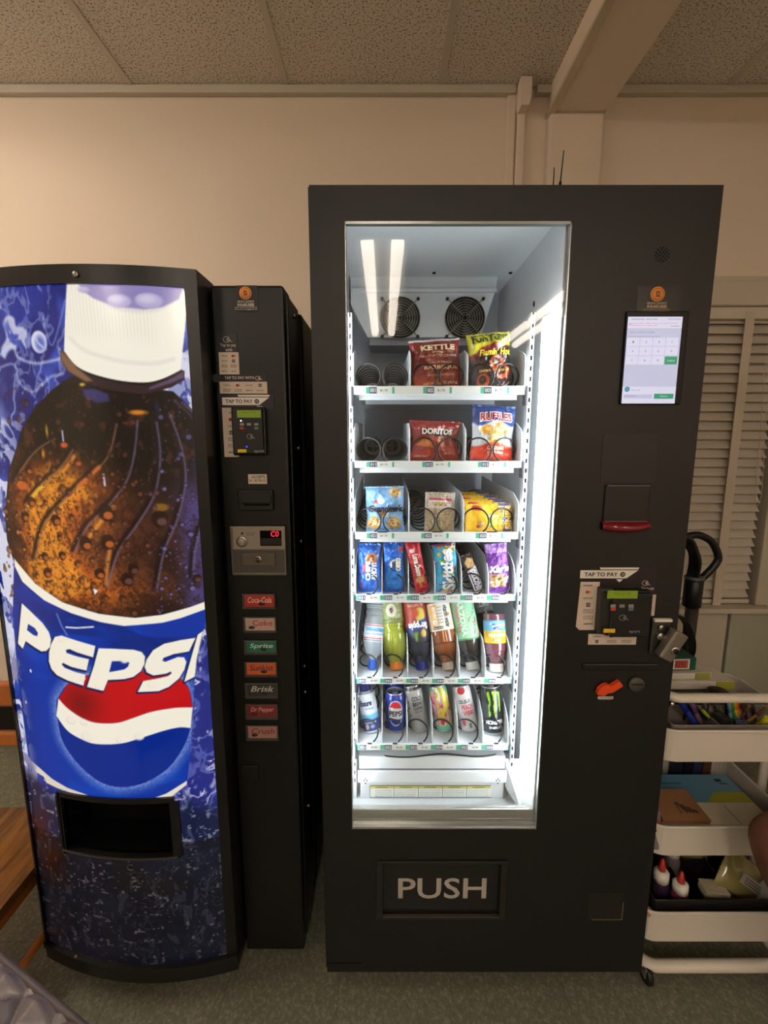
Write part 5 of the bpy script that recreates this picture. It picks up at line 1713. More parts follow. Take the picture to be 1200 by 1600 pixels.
def p_dorito(a, U, V, W):
    a.c[:] = (140, 34, 30)
    a.mix(sst(0.55, 0.2, V) * 0.6, (176, 52, 34))
    for pts, c in (([(W * .08, 40), (W * .30, 62), (W * .50, 34)], (206, 120, 40)), ([(W * .5, 52), (W * .72, 58), (W * .66, 30)], (190, 92, 44)), ([(W * .16, 12), (W * .44, 16), (W * .36, 36)], (176, 64, 36))):
        a.poly(pts, c, 3)
    a.poly([(W * .2, 72), (W * .28, 80), (W * .60, 74), (W * .8, 78), (W * .9, 72), (W * .6, 62), (W * .34, 64)], (40, 20, 20), 2)
    a.ell(W * .25, 14, 14, 9, (176, 50, 40), 2)
    speck(a, U, V, 12, 0.6, 0.72, (206, 110, 70), 5, 0.4)
    a.mix(sst(0.03, 0.015, V), (196, 150, 130))
pack('chip_bag', 'red tortilla chip bag in the middle of the second tray', 'chip bag', G1, 1, 677, (680, 658), 80, 1.178, 5, 0.026, p_dorito,
     [('DORITOS', (0.22, 0.66, 0.84, 0.80), (238, 232, 220), 0.04, 0.1), ('NACHO CHEESE', (0.55, 0.56, 0.85, 0.61), (230, 200, 180)), ('LESS FAT', (0.10, 0.12, 0.38, 0.16), (230, 190, 170)), ('NET WT 1 OZ', (0.68, 0.20, 0.9, 0.24), (230, 190, 170))], crimp=0.05, pinch=0.12, seed=3)
def p_ruff(a, U, V, W):
    a.c[:] = (40, 66, 138)
    a.mix(sst(0.70, 0.66, V + 0.05 * np.sin(U * 9)), (216, 218, 224))
    a.mix(sst(0.34, 0.30, V + 0.05 * np.sin(U * 7 + 1)), (214, 66, 40))
    a.mix(sst(0.045, 0.03, V), (40, 54, 110))
    for cx, cy, rx, ry in ((.36, 56, 14, 9), (.60, 55, 15, 8), (.52, 40, 12, 7), (.62, 64, 8, 6)):
        a.ell(W * cx, cy, rx, ry, (212, 150, 52), 2)
        a.ell(W * cx + 2, cy + 2, rx * .6, ry * .4, (236, 190, 96), 2)
    for k in range(6):
        a.line([(W * (.40 + .05 * k), 50 + k * 3), (W * (.44 + .06 * k), 68 - k)], (242, 236, 220), 1.2, 1.2)
    speck(a, U, V, 10, 0.6, 0.75, (240, 240, 244), 6, 0.35)
pack('chip_bag', 'blue white and red ridged chip bag at the right of the second tray', 'chip bag', G1, 1, 766.5, (772, 634), 67, 1.178, 5, 0.026, p_ruff,
     [('RUFFLES', (0.15, 0.69, 0.90, 0.86), (250, 246, 240), 0.09, 0.0, 0, 0.02, 0.0024), ('RUFFLES', (0.17, 0.705, 0.88, 0.845), (186, 28, 44), 0.03, 0.0, 0, 0.02, 0.0032), ('CHEDDAR', (0.34, 0.22, 0.74, 0.28), (246, 226, 210), 0.03), ('& SOUR CREAM', (0.36, 0.155, 0.72, 0.20), (246, 226, 210), 0.03)], crimp=0.04, seed=4)
def p_grand(a, U, V, W):
    a.c[:] = (116, 166, 216)
    speck(a, U, V, 7, 0.5, 0.7, (150, 194, 232), 9, 0.6)
    for cx, cy, r in ((.20, 20, 17), (.74, 19, 17), (.78, 88, 14), (.46, 40, 9)):
        a.ell(W * cx, cy, r, r * .85, (190, 146, 84), 2)
        a.ell(W * cx - 2, cy + 2, r * .7, r * .5, (222, 186, 126), 3)
        rs = random.Random(int(cx * 100))
        for _ in range(9):
            a.ell(W * cx + rs.uniform(-r, r) * .6, cy + rs.uniform(-r, r) * .5, 1.6, 1.6, (120, 80, 44), 1)
    a.ell(W * .28, 66, 6, 4, (190, 50, 50), 1.5)
    a.ell(W * .40, 67, 8, 5, (240, 240, 240), 1.5)
    a.mix(sst(0.955, 0.975, V) + sst(0.03, 0.015, V), (140, 180, 220))
pack('cookie_pouch', 'light blue cookie pouch at the left of the third tray', 'cookie pouch', G1, 2, 602, (601, 760), 60, 1.172, 5, 0.018, p_grand,
     [("Grandma's", (0.06, 0.44, 0.97, 0.60), (48, 34, 60), 0.04, 0.25), ('OATMEAL RAISIN', (0.34, 0.33, 0.60, 0.37), (250, 240, 220)), ('NET WT 2.5 OZ', (0.30, 0.05, 0.7, 0.085), (60, 70, 120))], crimp=0.04, seed=5)
def p_oat(a, U, V, W):
    a.c[:] = (196, 176, 138)
    a.mix(sst(0.74, 0.78, V), (176, 168, 160))
    speck(a, U, V, 22, 0.45, 0.7, (160, 132, 92), 4, 0.7)
    speck(a, U, V, 30, 0.62, 0.7, (226, 212, 180), 12, 0.8)
    a.poly([(W * .10, 60), (W * .86, 58), (W * .88, 82), (W * .12, 84)], (222, 210, 212), 1)
    a.poly([(W * .12, 80), (W * .88, 78), (W * .88, 84), (W * .12, 86)], (190, 60, 80), 1)
    a.ell(W * .45, 70, 16, 4, (200, 190, 90), 1.5)
    for k in range(3):
        a.ell(W * (.34 + k * .16), 68, 3.5, 1.6, (170, 50, 50), 1)
    for k in range(3):
        a.line([(W * .28, 50 - k * 6), (W * .58, 50 - k * 6)], (130, 104, 76), 0.8, 0.8)
    a.mix(np.clip(np.maximum(sst(0.06, 0.0, U), sst(0.94, 1, U)), 0, 1) * 0.8, (206, 204, 204))
pack('oat_bar', 'clear wrapped oat bar with a pink and white label, middle of the third tray', 'snack bar', G1, 2, 686, (688, 769), 47, 1.172, 5, 0.014, p_oat,
     [('OAT BAR', (0.24, 0.765, 0.70, 0.805), (250, 240, 240), 0.03), ('Simply Baked', (0.2, 0.72, 0.8, 0.75), (110, 50, 60))], crimp=0.03, pinch=0.02, seed=6)
def p_butter(a, U, V, W):
    a.c[:] = (238, 186, 36)
    a.poly([(W * .66, 100), (W * 1.0, 100), (W * 1.0, 0), (W * .80, 0)], (58, 74, 150), 1.5)
    a.poly([(W * .10, 80), (W * .16, 96), (W * .36, 92), (W * .34, 76)], (196, 50, 60), 2)
    a.ell(W * .30, 26, 12, 14, (196, 150, 90), 2)
    a.ell(W * .26, 20, 7, 6, (170, 60, 44), 2)
    a.ell(W * .36, 32, 5, 5, (236, 220, 190), 2)
    a.poly([(W * .44, 62), (W * .52, 66), (W * .58, 18), (W * .50, 12)], (120, 150, 110), 2)
    speck(a, U, V, 9, 0.55, 0.72, (250, 214, 80), 3, 0.6)
    a.mix(sst(0.05, 0.0, U) + sst(0.95, 1, U), (226, 170, 40))
place_lbl = ['yellow and blue candy bar at the front of the row on the third tray', 'yellow and blue candy bar second from the front on the third tray', 'yellow and blue candy bar third from the front on the third tray',
             'yellow and blue candy bar fourth from the front on the third tray', 'yellow and blue candy bar fifth from the front on the third tray', 'yellow and blue candy bar at the back of the row on the third tray']
bar0 = pack('candy_bar', place_lbl[0], 'candy bar', 'yellow candy bars standing in a row', 2, 763.5, (763.5, 787), 74, 1.172, 4, 0.011, p_butter,
            [('BUTTERFINGER', (0.46, 0.52, 0.68, 0.62), (250, 236, 200), 0.03, 0, 0), ('KING', (0.68, 0.10, 0.80, 0.92), (226, 180, 70), 0.05, 0, -90), ('MINIS', (0.82, 0.08, 0.96, 0.92), (226, 180, 70), 0.05, 0, -90)], crimp=0.02, pinch=0.01, seed=7, res=(70, 40))
for k in range(1, 6):
    o = bar0.copy()
    C.objects.link(o)
    o.location = bar0.location + Vector((-0.002 * k, 0.045 * k, 0.003 * (k % 2)))
    o['label'] = place_lbl[k]
G2 = 'small wrapped snacks in the narrow lanes'
def p_ahoy(a, U, V, W):
    a.c[:] = (34, 88, 186)
    speck(a, U, V, 6, 0.5, 0.7, (70, 130, 220), 2, 0.7)
    a.ell(W * .60, 70, 13, 11, (176, 112, 60), 2)
    for k in range(6):
        a.ell(W * (.5 + .04 * k), 66 + (k * 5) % 11, 2, 2, (90, 50, 26), 1)
    a.mix(sst(0.96, 0.98, V) + sst(0.03, 0.015, V), (50, 110, 206))
    a.poly([(W * .10, 12), (W * .22, 10), (W * .20, 22)], (206, 50, 60), 1)
pack('cookie_pack', 'dark blue chocolate chip cookie pack, leftmost of the fourth tray', 'cookie pack', G2, 3, 577, (577, 849), 36, 1.168, 5, 0.014, p_ahoy,
     [('CHIPS', (0.34, 0.26, 0.56, 0.66), WHT, 0.06, 0, 90), ('AHOY!', (0.60, 0.26, 0.84, 0.62), WHT, 0.06, 0, 90), ('MINI', (0.20, 0.42, 0.32, 0.6), (220, 60, 60), 0.05, 0, 90)], seed=8, res=(40, 64))
def p_oreo(a, U, V, W):
    a.c[:] = (24, 90, 190)
    a.ell(W * .5, 30, 17, 26, (40, 132, 224), 3)
    speck(a, U, V, 5, 0.5, 0.7, (60, 140, 226), 7, 0.5)
    a.ell(W * .55, 56, 12, 11, (236, 232, 222), 2)
    a.ell(W * .52, 54, 10, 10, (50, 36, 34), 2)
    a.ell(W * .50, 52, 6, 6, (24, 90, 190), 2)
    a.poly([(W * .75, 82), (W * .95, 82), (W * .95, 92), (W * .75, 92)], (196, 60, 60), 1)
    a.mix(sst(0.96, 0.98, V), (30, 84, 176))
pack('cookie_pack', 'bright blue sandwich cookie pack, second from left on the fourth tray', 'cookie pack', G2, 3, 616, (615, 847), 32, 1.168, 5, 0.014, p_oreo,
     [('OREO', (0.58, 0.44, 0.86, 0.70), WHT, 0.07, 0, 90), ('MINI', (0.30, 0.52, 0.40, 0.62), WHT, 0.05, 0, 90)], seed=9, res=(40, 64))
def p_red(a, U, V, W):
    a.c[:] = (186, 26, 48)
    speck(a, U, V, 5, 0.5, 0.7, (216, 60, 76), 4, 0.7)
    a.ell(W * .35, 82, 5, 4, (240, 220, 220), 1)
    a.ell(W * .5, 27, 9, 6, (206, 160, 100), 1.5)
    a.poly([(W * .3, 66), (W * .7, 66), (W * .75, 34), (W * .35, 34)], (150, 16, 36), 2)
pack('cookie_pack', 'narrow red biscuit pack leaning left on the fourth tray', 'cookie pack', G2, 3, 661, (643, 845), 22, 1.160, 6, 0.011, p_red,
     [('Lorna Doone', (0.30, 0.34, 0.74, 0.76), WHT, 0.05, 0.2, -90), ('SHORTBREAD', (0.36, 0.12, 0.6, 0.24), (240, 170, 60), 0.03)], seed=10, res=(36, 72), pinch=0.03)
def p_skit(a, U, V, W):
    a.c[:] = (40, 150, 196)
    speck(a, U, V, 4, 0.5, 0.7, (90, 196, 220), 4, 0.6)
    rs = random.Random(3)
    for k in range(46):
        cx, cy = rs.random(), rs.random() ** 1.8
        if k % 3 == 0: cy = 1 - cy * .5
        a.ell(W * cx, cy * 95, 4.2, 3.8, [(206, 190, 50), (90, 170, 70), (226, 130, 50), (206, 70, 110), (60, 110, 190)][k % 5], 1.2)
        a.ell(W * cx - 1, cy * 95 + 1.2, 1.3, 1.0, (240, 240, 230), 1)
    a.mix(sst(0.94, 0.95, V) , (120, 50, 110))
pack('candy_pouch', 'teal fruit candy pouch with large white sideways lettering on the fourth tray', 'candy pouch', G2, 3, 700, (693, 849), 36, 1.168, 5, 0.014, p_skit,
     [('Skittles', (0.26, 0.05, 0.82, 0.90), (250, 250, 250), 0.045, 0, 90, 0, 0.0026)], seed=11, res=(44, 68))
def p_snick(a, U, V, W):
    a.c[:] = (52, 32, 28)
    a.poly([(W * .12, 80), (W * .5, 92), (W * .9, 84), (W * .8, 62), (W * .2, 66)], (196, 160, 100), 2)
    a.poly([(W * .10, 58), (W * .92, 66), (W * .92, 6), (W * .10, 6)], (232, 228, 230), 1.5)
    a.poly([(W * .20, 55), (W * .84, 61), (W * .84, 9), (W * .20, 9)], (60, 50, 140), 1.5)
    a.mix(sst(0.05, 0.03, V), (206, 150, 140))
pack('candy_bar', 'brown chocolate bar tilted steeply to the left on the fourth tray', 'candy bar', G2, 3, 750, (727, 866), 19, 1.166, 14, 0.008, p_snick,
     [('SNICKERS', (0.26, 0.09, 0.80, 0.60), (240, 238, 244), 0.07, 0.1, 90)], seed=12, res=(36, 72), pinch=0.02)
def p_kars(a, U, V, W):
    a.c[:] = (104, 44, 140)
    speck(a, U, V, 6, 0.5, 0.72, (146, 84, 180), 4, 0.6)
    a.mix(sst(0.82, 0.84, V), (150, 96, 190))
    a.mix(sst(0.82, 0.84, V) * sst(0.5, 0.65, fbm(U * 30, V * 14, 3, 2)), (196, 160, 216))
    a.poly([(W * .08, 14), (W * .8, 14), (W * .9, 38), (W * .1, 42)], (176, 144, 96), 3)
    speck(a, U, V, 22, 0.56, 0.68, (216, 190, 140), 5, 0.0)
    rs = random.Random(4)
    for k in range(22):
        a.ell(W * rs.uniform(.1, .8), rs.uniform(15, 38), 3.4, 2.6, [(206, 176, 120), (120, 76, 44), (226, 206, 170)][k % 3], 1)
    a.mix(sst(0.12, 0.08, V), (120, 52, 160))
    a.mix(sst(0.05, 0.03, V), (140, 70, 180))
pack('nut_pouch', 'purple nut mix pouch, rightmost of the fourth tray', 'snack pouch', G2, 3, 780, (774, 849), 35, 1.160, 5, 0.014, p_kars,
     [("Kar's", (0.08, 0.44, 0.98, 0.58), (240, 226, 236), 0.06, 0.2), ('SWEET', (0.62, 0.28, 0.95, 0.34), (230, 210, 236), 0.03), ("'N SALTY", (0.62, 0.20, 0.95, 0.26), (230, 210, 236), 0.03)], seed=13, res=(44, 72))

# ---- bottles and cans
def base_at(row, px, Y):
    z = FLOOR[row] + 0.0008
    r = (z - CAM_Z) / Y
    v = (r * CT + ST) / (CT - r * ST)
    fwd = CT + v * ST
    return ((px - 600) / FPX / fwd * Y, Y, z), Y / FPX / fwd

def rtext(mb, M, s, r, a0, a1, z0, z1, col, bold=0.02, shear=0.0, rot=0, flip=False):
    """lettering wrapped on a round body; a0..a1 degrees from the front, z in metres"""
    def fn(u, v):
        if rot == 0: a, z = a0 + (a1 - a0) * u, z0 + (z1 - z0) * v
        elif rot == 90: a, z = a1 - (a1 - a0) * v, z0 + (z1 - z0) * u
        else: a, z = a0 + (a1 - a0) * v, z1 - (z1 - z0) * u
        t = math.radians(a)
        return M @ Vector((r * math.sin(t), -r * math.cos(t), z))
    mb.text(s, fn, ink(col), bold, shear)

def fine(prof, n):
    """resample a profile so painted bands stay sharp"""
    z = [p[1] for p in prof]
    out = []
    for i in range(len(prof) - 1):
        d = math.hypot(prof[i + 1][0] - prof[i][0], prof[i + 1][1] - prof[i][1])
        k = max(1, int(d / n))
        for j in range(k):
            t = j / k
            out.append((prof[i][0] * (1 - t) + prof[i + 1][0] * t, prof[i][1] * (1 - t) + prof[i + 1][1] * t))
    out.append(prof[-1])
    return out
MLIDM = P('can_lid', (190, 190, 192), 0.3, 1.0)
def can(label, row, bx, top_px, wpx, Y, back, paint, texts, L=None, group='drink cans on the lowest tray', lid=None, name='drink_can'):
    base, k = base_at(row, bx, Y)
    M, Lm = frame(base, top_px, back)
    h = L or Lm
    r = wpx * k / 2
    t = thing(name, label, 'drink can', base, group)
    prof = fine([(r * 0.78, 0.001), (r * 0.9, 0.004), (r, 0.011), (r, h - 0.014), (r * 0.86, h - 0.003)], 0.0018)
    mb = MB()
    def colfn(A_, Z_):
        a = Art(np.degrees(A_), Z_ / h * 100, (180, 180, 180))
        paint(a, np.degrees(A_), Z_ / h * 100)
        a.mix(sst(5, 4, Z_ / h * 100), (196, 198, 202))
        return a.out()
    mb.lathe(prof, MCANP, 72, M, True, True, colfn)
    for tx in texts:
        s, (a0, z0, a1, z1), col = tx[:3]
        rtext(mb, M, s, r + 0.0004, a0, a1, z0 * h / 100, z1 * h / 100, col, *(tx[3:]))
    mb.build('body', t)
    l = MB().lathe([(r * 0.86, h - 0.003), (r * 0.87, h), (r * 0.80, h), (r * 0.78, h - 0.003), (0.0, h - 0.003)], MLIDM, 40, M, True, False)
    l.build('lid', t)
    l = MB().lathe([(0.0, h - 0.003), (r * 0.3, h - 0.003), (r * 0.3, h - 0.0015), (0, h - 0.0015)], MLIDM, 16, M @ Matrix.Translation((0, -r * 0.2, 0)), True, False)
    l.build('pull_tab', t)
    return t, M, r, h

def bottle(label, row, bx, top_px, wpx, Y, back, H, body_col, prof_kind, cap_col, cap_w, label_span, label_paint, texts, invert=True, group='bottles standing on their caps on the fifth tray', clear=False, cap_h=0.02, name='drink_bottle', lw=1.012, body_paint=None):
    base, k = base_at(row, bx, Y)
    M0, Lm = frame(base, top_px, back)
    r = wpx * k / 2
    rc = r * cap_w
    M = M0 @ Matrix.Translation((0, 0, H)) @ Matrix.Rotation(PI, 4, 'Y') if invert else M0
    t = thing(name, label, 'drink bottle', base, group)
    hs = H - cap_h                                   # neck end
    P_ = {'water': [(0.0, 0.004), (0.75, 0.0), (0.95, 0.02), (1.0, 0.05), (0.93, 0.13), (1.0, 0.16), (0.94, 0.22), (1.0, 0.26), (0.94, 0.31), (1.0, 0.36), (1.0, 0.62), (0.96, 0.66), (1.0, 0.70), (0.98, 0.78), (0.72, 0.90), (0.44, 0.965), (0.42, 1.0)],
          'sport': [(0.0, 0.004), (0.8, 0.0), (0.97, 0.02), (1.0, 0.06), (1.0, 0.46), (0.93, 0.49), (0.90, 0.53), (0.93, 0.57), (1.0, 0.62), (1.0, 0.76), (0.90, 0.86), (0.66, 0.96), (0.60, 1.0)],
          'round': [(0.0, 0.004), (0.8, 0.0), (0.97, 0.02), (1.0, 0.05), (1.0, 0.66), (0.97, 0.74), (0.82, 0.86), (0.56, 0.96), (0.52, 1.0)],
          'square': [(0.0, 0.004), (0.85, 0.0), (0.98, 0.02), (1.0, 0.05), (1.0, 0.60), (0.98, 0.72), (0.86, 0.84), (0.54, 0.95), (0.5, 1.0)]}[prof_kind]
    prof = [(p[0] * r, p[1] * hs) for p in P_]
    sm_ = [(p[0], p[1]) for p in smooth_path(prof, 4)]
    sm_ = [(max(0.0, a_), z_) for a_, z_ in sm_]
    bm = MB()
    if clear:
        bm.lathe(sm_, P('water_plastic', (196, 206, 216), 0.12, alpha=0.42, coat=0.5), 36, M)
        for k_ in range(9):
            zz_ = hs * (0.06 + 0.035 * k_) if k_ < 5 else hs * (0.62 + 0.035 * (k_ - 5))
            bm.tube([M @ Vector((r * 0.985 * math.cos(t_), r * 0.985 * math.sin(t_), zz_)) for t_ in np.linspace(0, 2 * PI, 29)[:-1]], 0.0012, P('water_rib', (216, 224, 232), 0.15, alpha=0.7), 5, closed=True)
    else:
        mt = PAINT('tinted_bottle', 0.12, coat=0.6)
        def colfn(A_, Z_):
            a = Art(np.degrees(A_), Z_ / H * 100, body_col)
            if body_paint: body_paint(a, np.degrees(A_), Z_ / H * 100)
            return a.out()
        bm.lathe(fine(sm_, 0.003), mt, 40, M, True, True, colfn)
    bm.build('body', t)
    z0, z1 = label_span[0] * H, label_span[1] * H
    lm = MB()
    def lcol(A_, Z_):
        a = Art(np.degrees(A_), (Z_ - z0) / (z1 - z0) * 100, (220, 220, 220))
        label_paint(a, np.degrees(A_), (Z_ - z0) / (z1 - z0) * 100)
        return a.out()
    n = 40
    lm.lathe([(r * lw, z0 + (z1 - z0) * i / n) for i in range(n + 1)], MLABEL, 64, M, True, False, lcol)
    for tx in texts:
        s, (a0, b0, a1, b1), col = tx[:3]
        rtext(lm, M, s, r * lw + 0.0005, a0, a1, z0 + (z1 - z0) * b0 / 100, z0 + (z1 - z0) * b1 / 100, col, *(tx[3:]))
    lm.build('label', t)
    cm = MB()
    mc = P('cap_%d_%d_%d' % cap_col, cap_col, 0.4)
    cpf = []
    cm.lathe([(rc * 0.9, hs - 0.001), (rc * 1.04, hs), (rc * 1.04, hs + 0.003), (rc, hs + 0.0035), (rc, H - 0.0015), (rc * 0.93, H), (0, H)], mc, 36, M, False)
    for i in range(24):
        a_ = 2 * PI * i / 24
        cm.box(-0.0006, 0.0006, -rc - 0.0005, -rc + 0.0005, hs + 0.004, H - 0.002, mc, M=M @ Matrix.Rotation(a_, 4, 'Z'))
    cm.build('cap', t)
    return t

def lp_water(a, A_, Z):
    a.c[:] = (206, 220, 232)
    a.mix(sst(14, 8, Z) + sst(86, 92, Z), (190, 60, 70))
    a.mix(sst(4, 2, Z) + sst(96, 98, Z), (230, 232, 236))
    a.mix(sst(44, 14, Z) * sst(14, 20, Z), (140, 196, 226))
bottle('clear water bottle with a blue cap, leftmost on the fifth tray', 4, 581, (590, 945), 36, 1.185, 24, 0.195, (200, 210, 220), 'water', (40, 96, 196), 0.36, (0.40, 0.60), lp_water,
       [('ARROWHEAD', (-50, 24, 50, 48), (60, 150, 210), 0.06), ('MOUNTAIN SPRING WATER', (-45, 58, 45, 70), (90, 110, 140))], clear=True, cap_h=0.026)
def lp_gat(a, A_, Z):
    a.c[:] = (150, 160, 100)
    a.mix(sst(0.5, 0.62, fbm(A_ / 25, Z / 12, 5, 3)) * 0.7, (196, 200, 170))
    a.ell(0, 52, 24, 24, (226, 228, 214), 3)
    a.ell(0, 52, 17, 18, (206, 206, 190), 3)
    a.poly([(-6, 40), (8, 46), (2, 66), (-3, 60)], (196, 80, 40), 2)
    a.mix(sst(90, 94, Z), (120, 130, 50))
bottle('lime green sports drink with an orange cap on the fifth tray', 4, 620, (610, 945), 38, 1.185, 24, 0.205, (150, 160, 42), 'sport', (236, 140, 40), 0.52, (0.06, 0.42), lp_gat,
       [('G', (-8, 44, 6, 60), (60, 60, 50), 0.05), ('ZERO SUGAR', (-45, 82, 45, 90), (60, 80, 40), 0.02), ('LEMON LIME', (-50, 14, 50, 22), (236, 236, 226), 0.02)])
def lp_snap(a, A_, Z):
    a.c[:] = (168, 64, 52)
    a.mix(sst(66, 72, Z), (44, 44, 60))
    a.mix(sst(46, 40, Z) * 0.0, (30, 60, 120))
    a.ell(-18, 44, 26, 14, (206, 190, 70), 3)
    a.ell(10, 40, 22, 10, (196, 80, 56), 3)
    a.poly([(-60, 50), (60, 66), (60, 82), (-60, 68)], (34, 60, 140), 2)
    a.poly([(4, 78), (24, 80), (16, 98), (8, 96)], (110, 160, 70), 3)
    a.ell(-24, 82, 14, 8, (206, 170, 60), 3)
    a.mix(sst(12, 8, Z), (120, 44, 40))
bottle('red and dark blue juice bottle with a navy cap on the fifth tray', 4, 661, (647, 945), 38, 1.185, 24, 0.205, (54, 56, 74), 'round', (36, 52, 150), 0.55, (0.02, 0.66), lp_snap,
       [('Snapple', (-50, 56, 48, 74), (236, 236, 240), 0.06, -0.05), ('ALL NATURAL', (-40, 22, 40, 28), (236, 190, 170), 0.02), ('APPLE', (-36, 10, 36, 16), (236, 190, 170), 0.02)])
def lp_vita(a, A_, Z):
    a.c[:] = (232, 228, 220)
    a.poly([(16, 6), (46, 6), (46, 94), (16, 94)], (236, 170, 60), 2)
    for k in range(6):
        a.poly([(-10, 14 + k * 11), (14, 14 + k * 11), (14, 19 + k * 11), (-10, 19 + k * 11)], (150, 150, 150), 1.5, 0, 0.6)
    a.ell(-38, 80, 7, 5, (226, 200, 40), 1.5)
    a.ell(-36, 44, 8, 6, (226, 120, 40), 1.5)
    a.poly([(0, 84), (44, 84), (44, 93), (0, 93)], (40, 36, 34), 1)
    a.mix(sst(60, 66, abs(A_)), (206, 150, 80))
bottle('amber drink bottle with a large white and orange label on the fifth tray', 4, 702, (683, 945), 41, 1.185, 24, 0.205, (150, 84, 40), 'round', (206, 180, 160), 0.50, (0.14, 0.50), lp_vita,
       [('vitamin water', (-36, 10, -14, 92), (40, 40, 44), 0.04, 0, 90), ('energy', (18, 12, 40, 84), (246, 240, 230), 0.05, 0, 90), ('tropical citrus', (-8, 86, 40, 92), (236, 236, 236), 0.02)])
def lp_ariz(a, A_, Z):
    a.c[:] = (150, 206, 164)
    a.mix(sst(4, 2, Z) + sst(96, 98, Z), (90, 130, 100))
    rs = random.Random(8)
    for k in range(26):
        cx, cy = rs.uniform(-70, 20), rs.uniform(8, 92)
        a.ell(cx, cy, 4, 2.2, (206, 90, 100), 1.2)
        a.ell(cx + 1, cy + .5, 1.5, .8, (240, 200, 200), 1)
    a.line([(-60, 10), (-40, 40), (-46, 60), (-24, 92)], (70, 50, 44), 2.2, 1.5)
    a.line([(-40, 40), (-10, 56), (-16, 70)], (70, 50, 44), 1.6, 1.5)
bottle('mint green tea bottle with a blossom branch label on the fifth tray', 4, 740, (721, 945), 39, 1.185, 24, 0.205, (52, 46, 42), 'square', (206, 204, 200), 0.55, (0.04, 0.62), lp_ariz,
       [('ARIZONA', (4, 8, 30, 92), (226, 246, 226), 0.06, 0, 90), ('GREEN TEA', (34, 20, 46, 84), (226, 120, 120), 0.04, 0, 90)])
def lp_dark(a, A_, Z):
    a.c[:] = (96, 92, 92)
    a.mix(sst(0.5, 0.6, fbm(A_ / 12, Z / 12, 3, 2)) * 0.6, (150, 146, 144))
    a.mix(sst(30, 26, Z), (60, 64, 90))
bottle('dark bottle lying behind the mint green tea bottle on the fifth tray', 4, 772, (752, 945), 32, 1.30, 30, 0.20, (44, 34, 34), 'round', (60, 56, 56), 0.5, (0.06, 0.45), lp_dark, [('DIET', (-30, 60, 30, 80), (206, 200, 196), 0.03)], name='drink_bottle')
def lp_yoo(a, A_, Z):
    a.c[:] = (236, 186, 40)
    a.mix(sst(50, 46, Z), (110, 176, 224))
    rs = random.Random(9)
    for k in range(24):
        a.ell(rs.uniform(-30, 40), rs.uniform(14, 44), 5, 3, [(220, 226, 232), (60, 50, 90), (170, 50, 70)][k % 3], 1.2)
    a.ell(-40, 20, 12, 9, (240, 226, 90), 2)
    a.ell(4, 86, 22, 6, (44, 60, 140), 1.5)
    a.ell(4, 86, 15, 3.4, (230, 230, 240), 1.5)
    a.mix(sst(4, 2, Z), (60, 110, 170))
bottle('purple drink bottle with a blue and yellow label and white cap on the fifth tray', 4, 776, (771, 951), 34, 1.175, 18, 0.150, (104, 58, 70), 'round', (226, 214, 212), 0.62, (0.10, 0.50), lp_yoo,
       [('smoothie', (-46, 58, 46, 76), (246, 236, 206), 0.05)])
# lowest tray
def lp_ens(a, A_, Z):
    a.c[:] = (214, 220, 230)
    a.mix(sst(34, 28, Z), (40, 54, 120))
    a.mix(sst(48, 42, Z) * sst(28, 34, Z), (110, 180, 216))
    a.ell(-26, 12, 12, 8, (206, 180, 150), 2)
    a.ell(10, 12, 14, 5, (150, 160, 200), 2)
bottle('white nutrition shake bottle with a dark blue cap, leftmost on the lowest tray', 5, 582, (569, 1068), 27, 1.20, 14, 0.128, (206, 212, 224), 'round', (36, 40, 120), 0.62, (0.03, 0.80), lp_ens,
       [('Ensure', (-56, 68, 30, 84), (44, 50, 96), 0.05, 0.2), ('Original', (-20, 56, 36, 64), (60, 120, 190), 0.02), ('NUTRITION SHAKE', (-40, 20, 40, 25), (226, 230, 240), 0.02)], invert=False, group='bottles on the lowest tray')
def cp_pepsi(a, A_, Z):
    a.c[:] = (18, 44, 150)
    a.ell(0, 52, 45, 33, (220, 222, 230), 2)
    a.ell(0, 52, 40, 30, (18, 44, 150), 2)
    idx = ((A_ / 40) ** 2 + ((Z - 52) / 30) ** 2) < 1
    m = idx * 1.0
    a.mix(m * sst(62, 64, Z + 0.10 * A_ * 0.5), (206, 36, 48))
    a.mix(m * sst(66, 64, Z + 0.05 * A_) * sst(36, 38, Z + 0.05 * A_), (232, 232, 236))
    a.mix(sst(93, 96, Z), (30, 54, 160))
can('blue cola can with a round red white and blue emblem on the lowest tray', 5, 619, (617, 1079), 31, 1.205, 5, cp_pepsi, [('PEPSI', (-37, 44, 37, 58), (16, 22, 50), 0.035)])
can('blue cola can standing behind the front cola can on the lowest tray', 5, 618, (615, 1054), 29, 1.29, 3, cp_pepsi, [('PEPSI', (-37, 44, 37, 58), (16, 22, 50), 0.035)], L=0.105)
def cp_brew(a, A_, Z):
    a.c[:] = (166, 166, 164)
    a.mix(sst(90, 92, Z), (50, 48, 48))
    a.mix(sst(0.5, 0.7, fbm(A_ / 40, Z / 40, 3, 2)) * 0.3, (196, 196, 194))
    a.poly([(-54, 38), (-44, 42), (-46, 32)], (60, 60, 60), 1)
can('silver grey cold coffee can with black lettering on the lowest tray', 5, 657, (643, 1069), 28, 1.20, 12, cp_brew,
    [('COLD', (-18, 68, 44, 78), (44, 44, 46), 0.045), ('BREW', (-18, 57, 44, 66), (44, 44, 46), 0.045), ('COFFEE', (-18, 49, 40, 55), (70, 70, 72), 0.05), ('UNSWEETENED', (-14, 43, 40, 47), (90, 90, 92), 0.02), ('12', (-60, 52, -40, 70), (60, 60, 62), 0.04)])
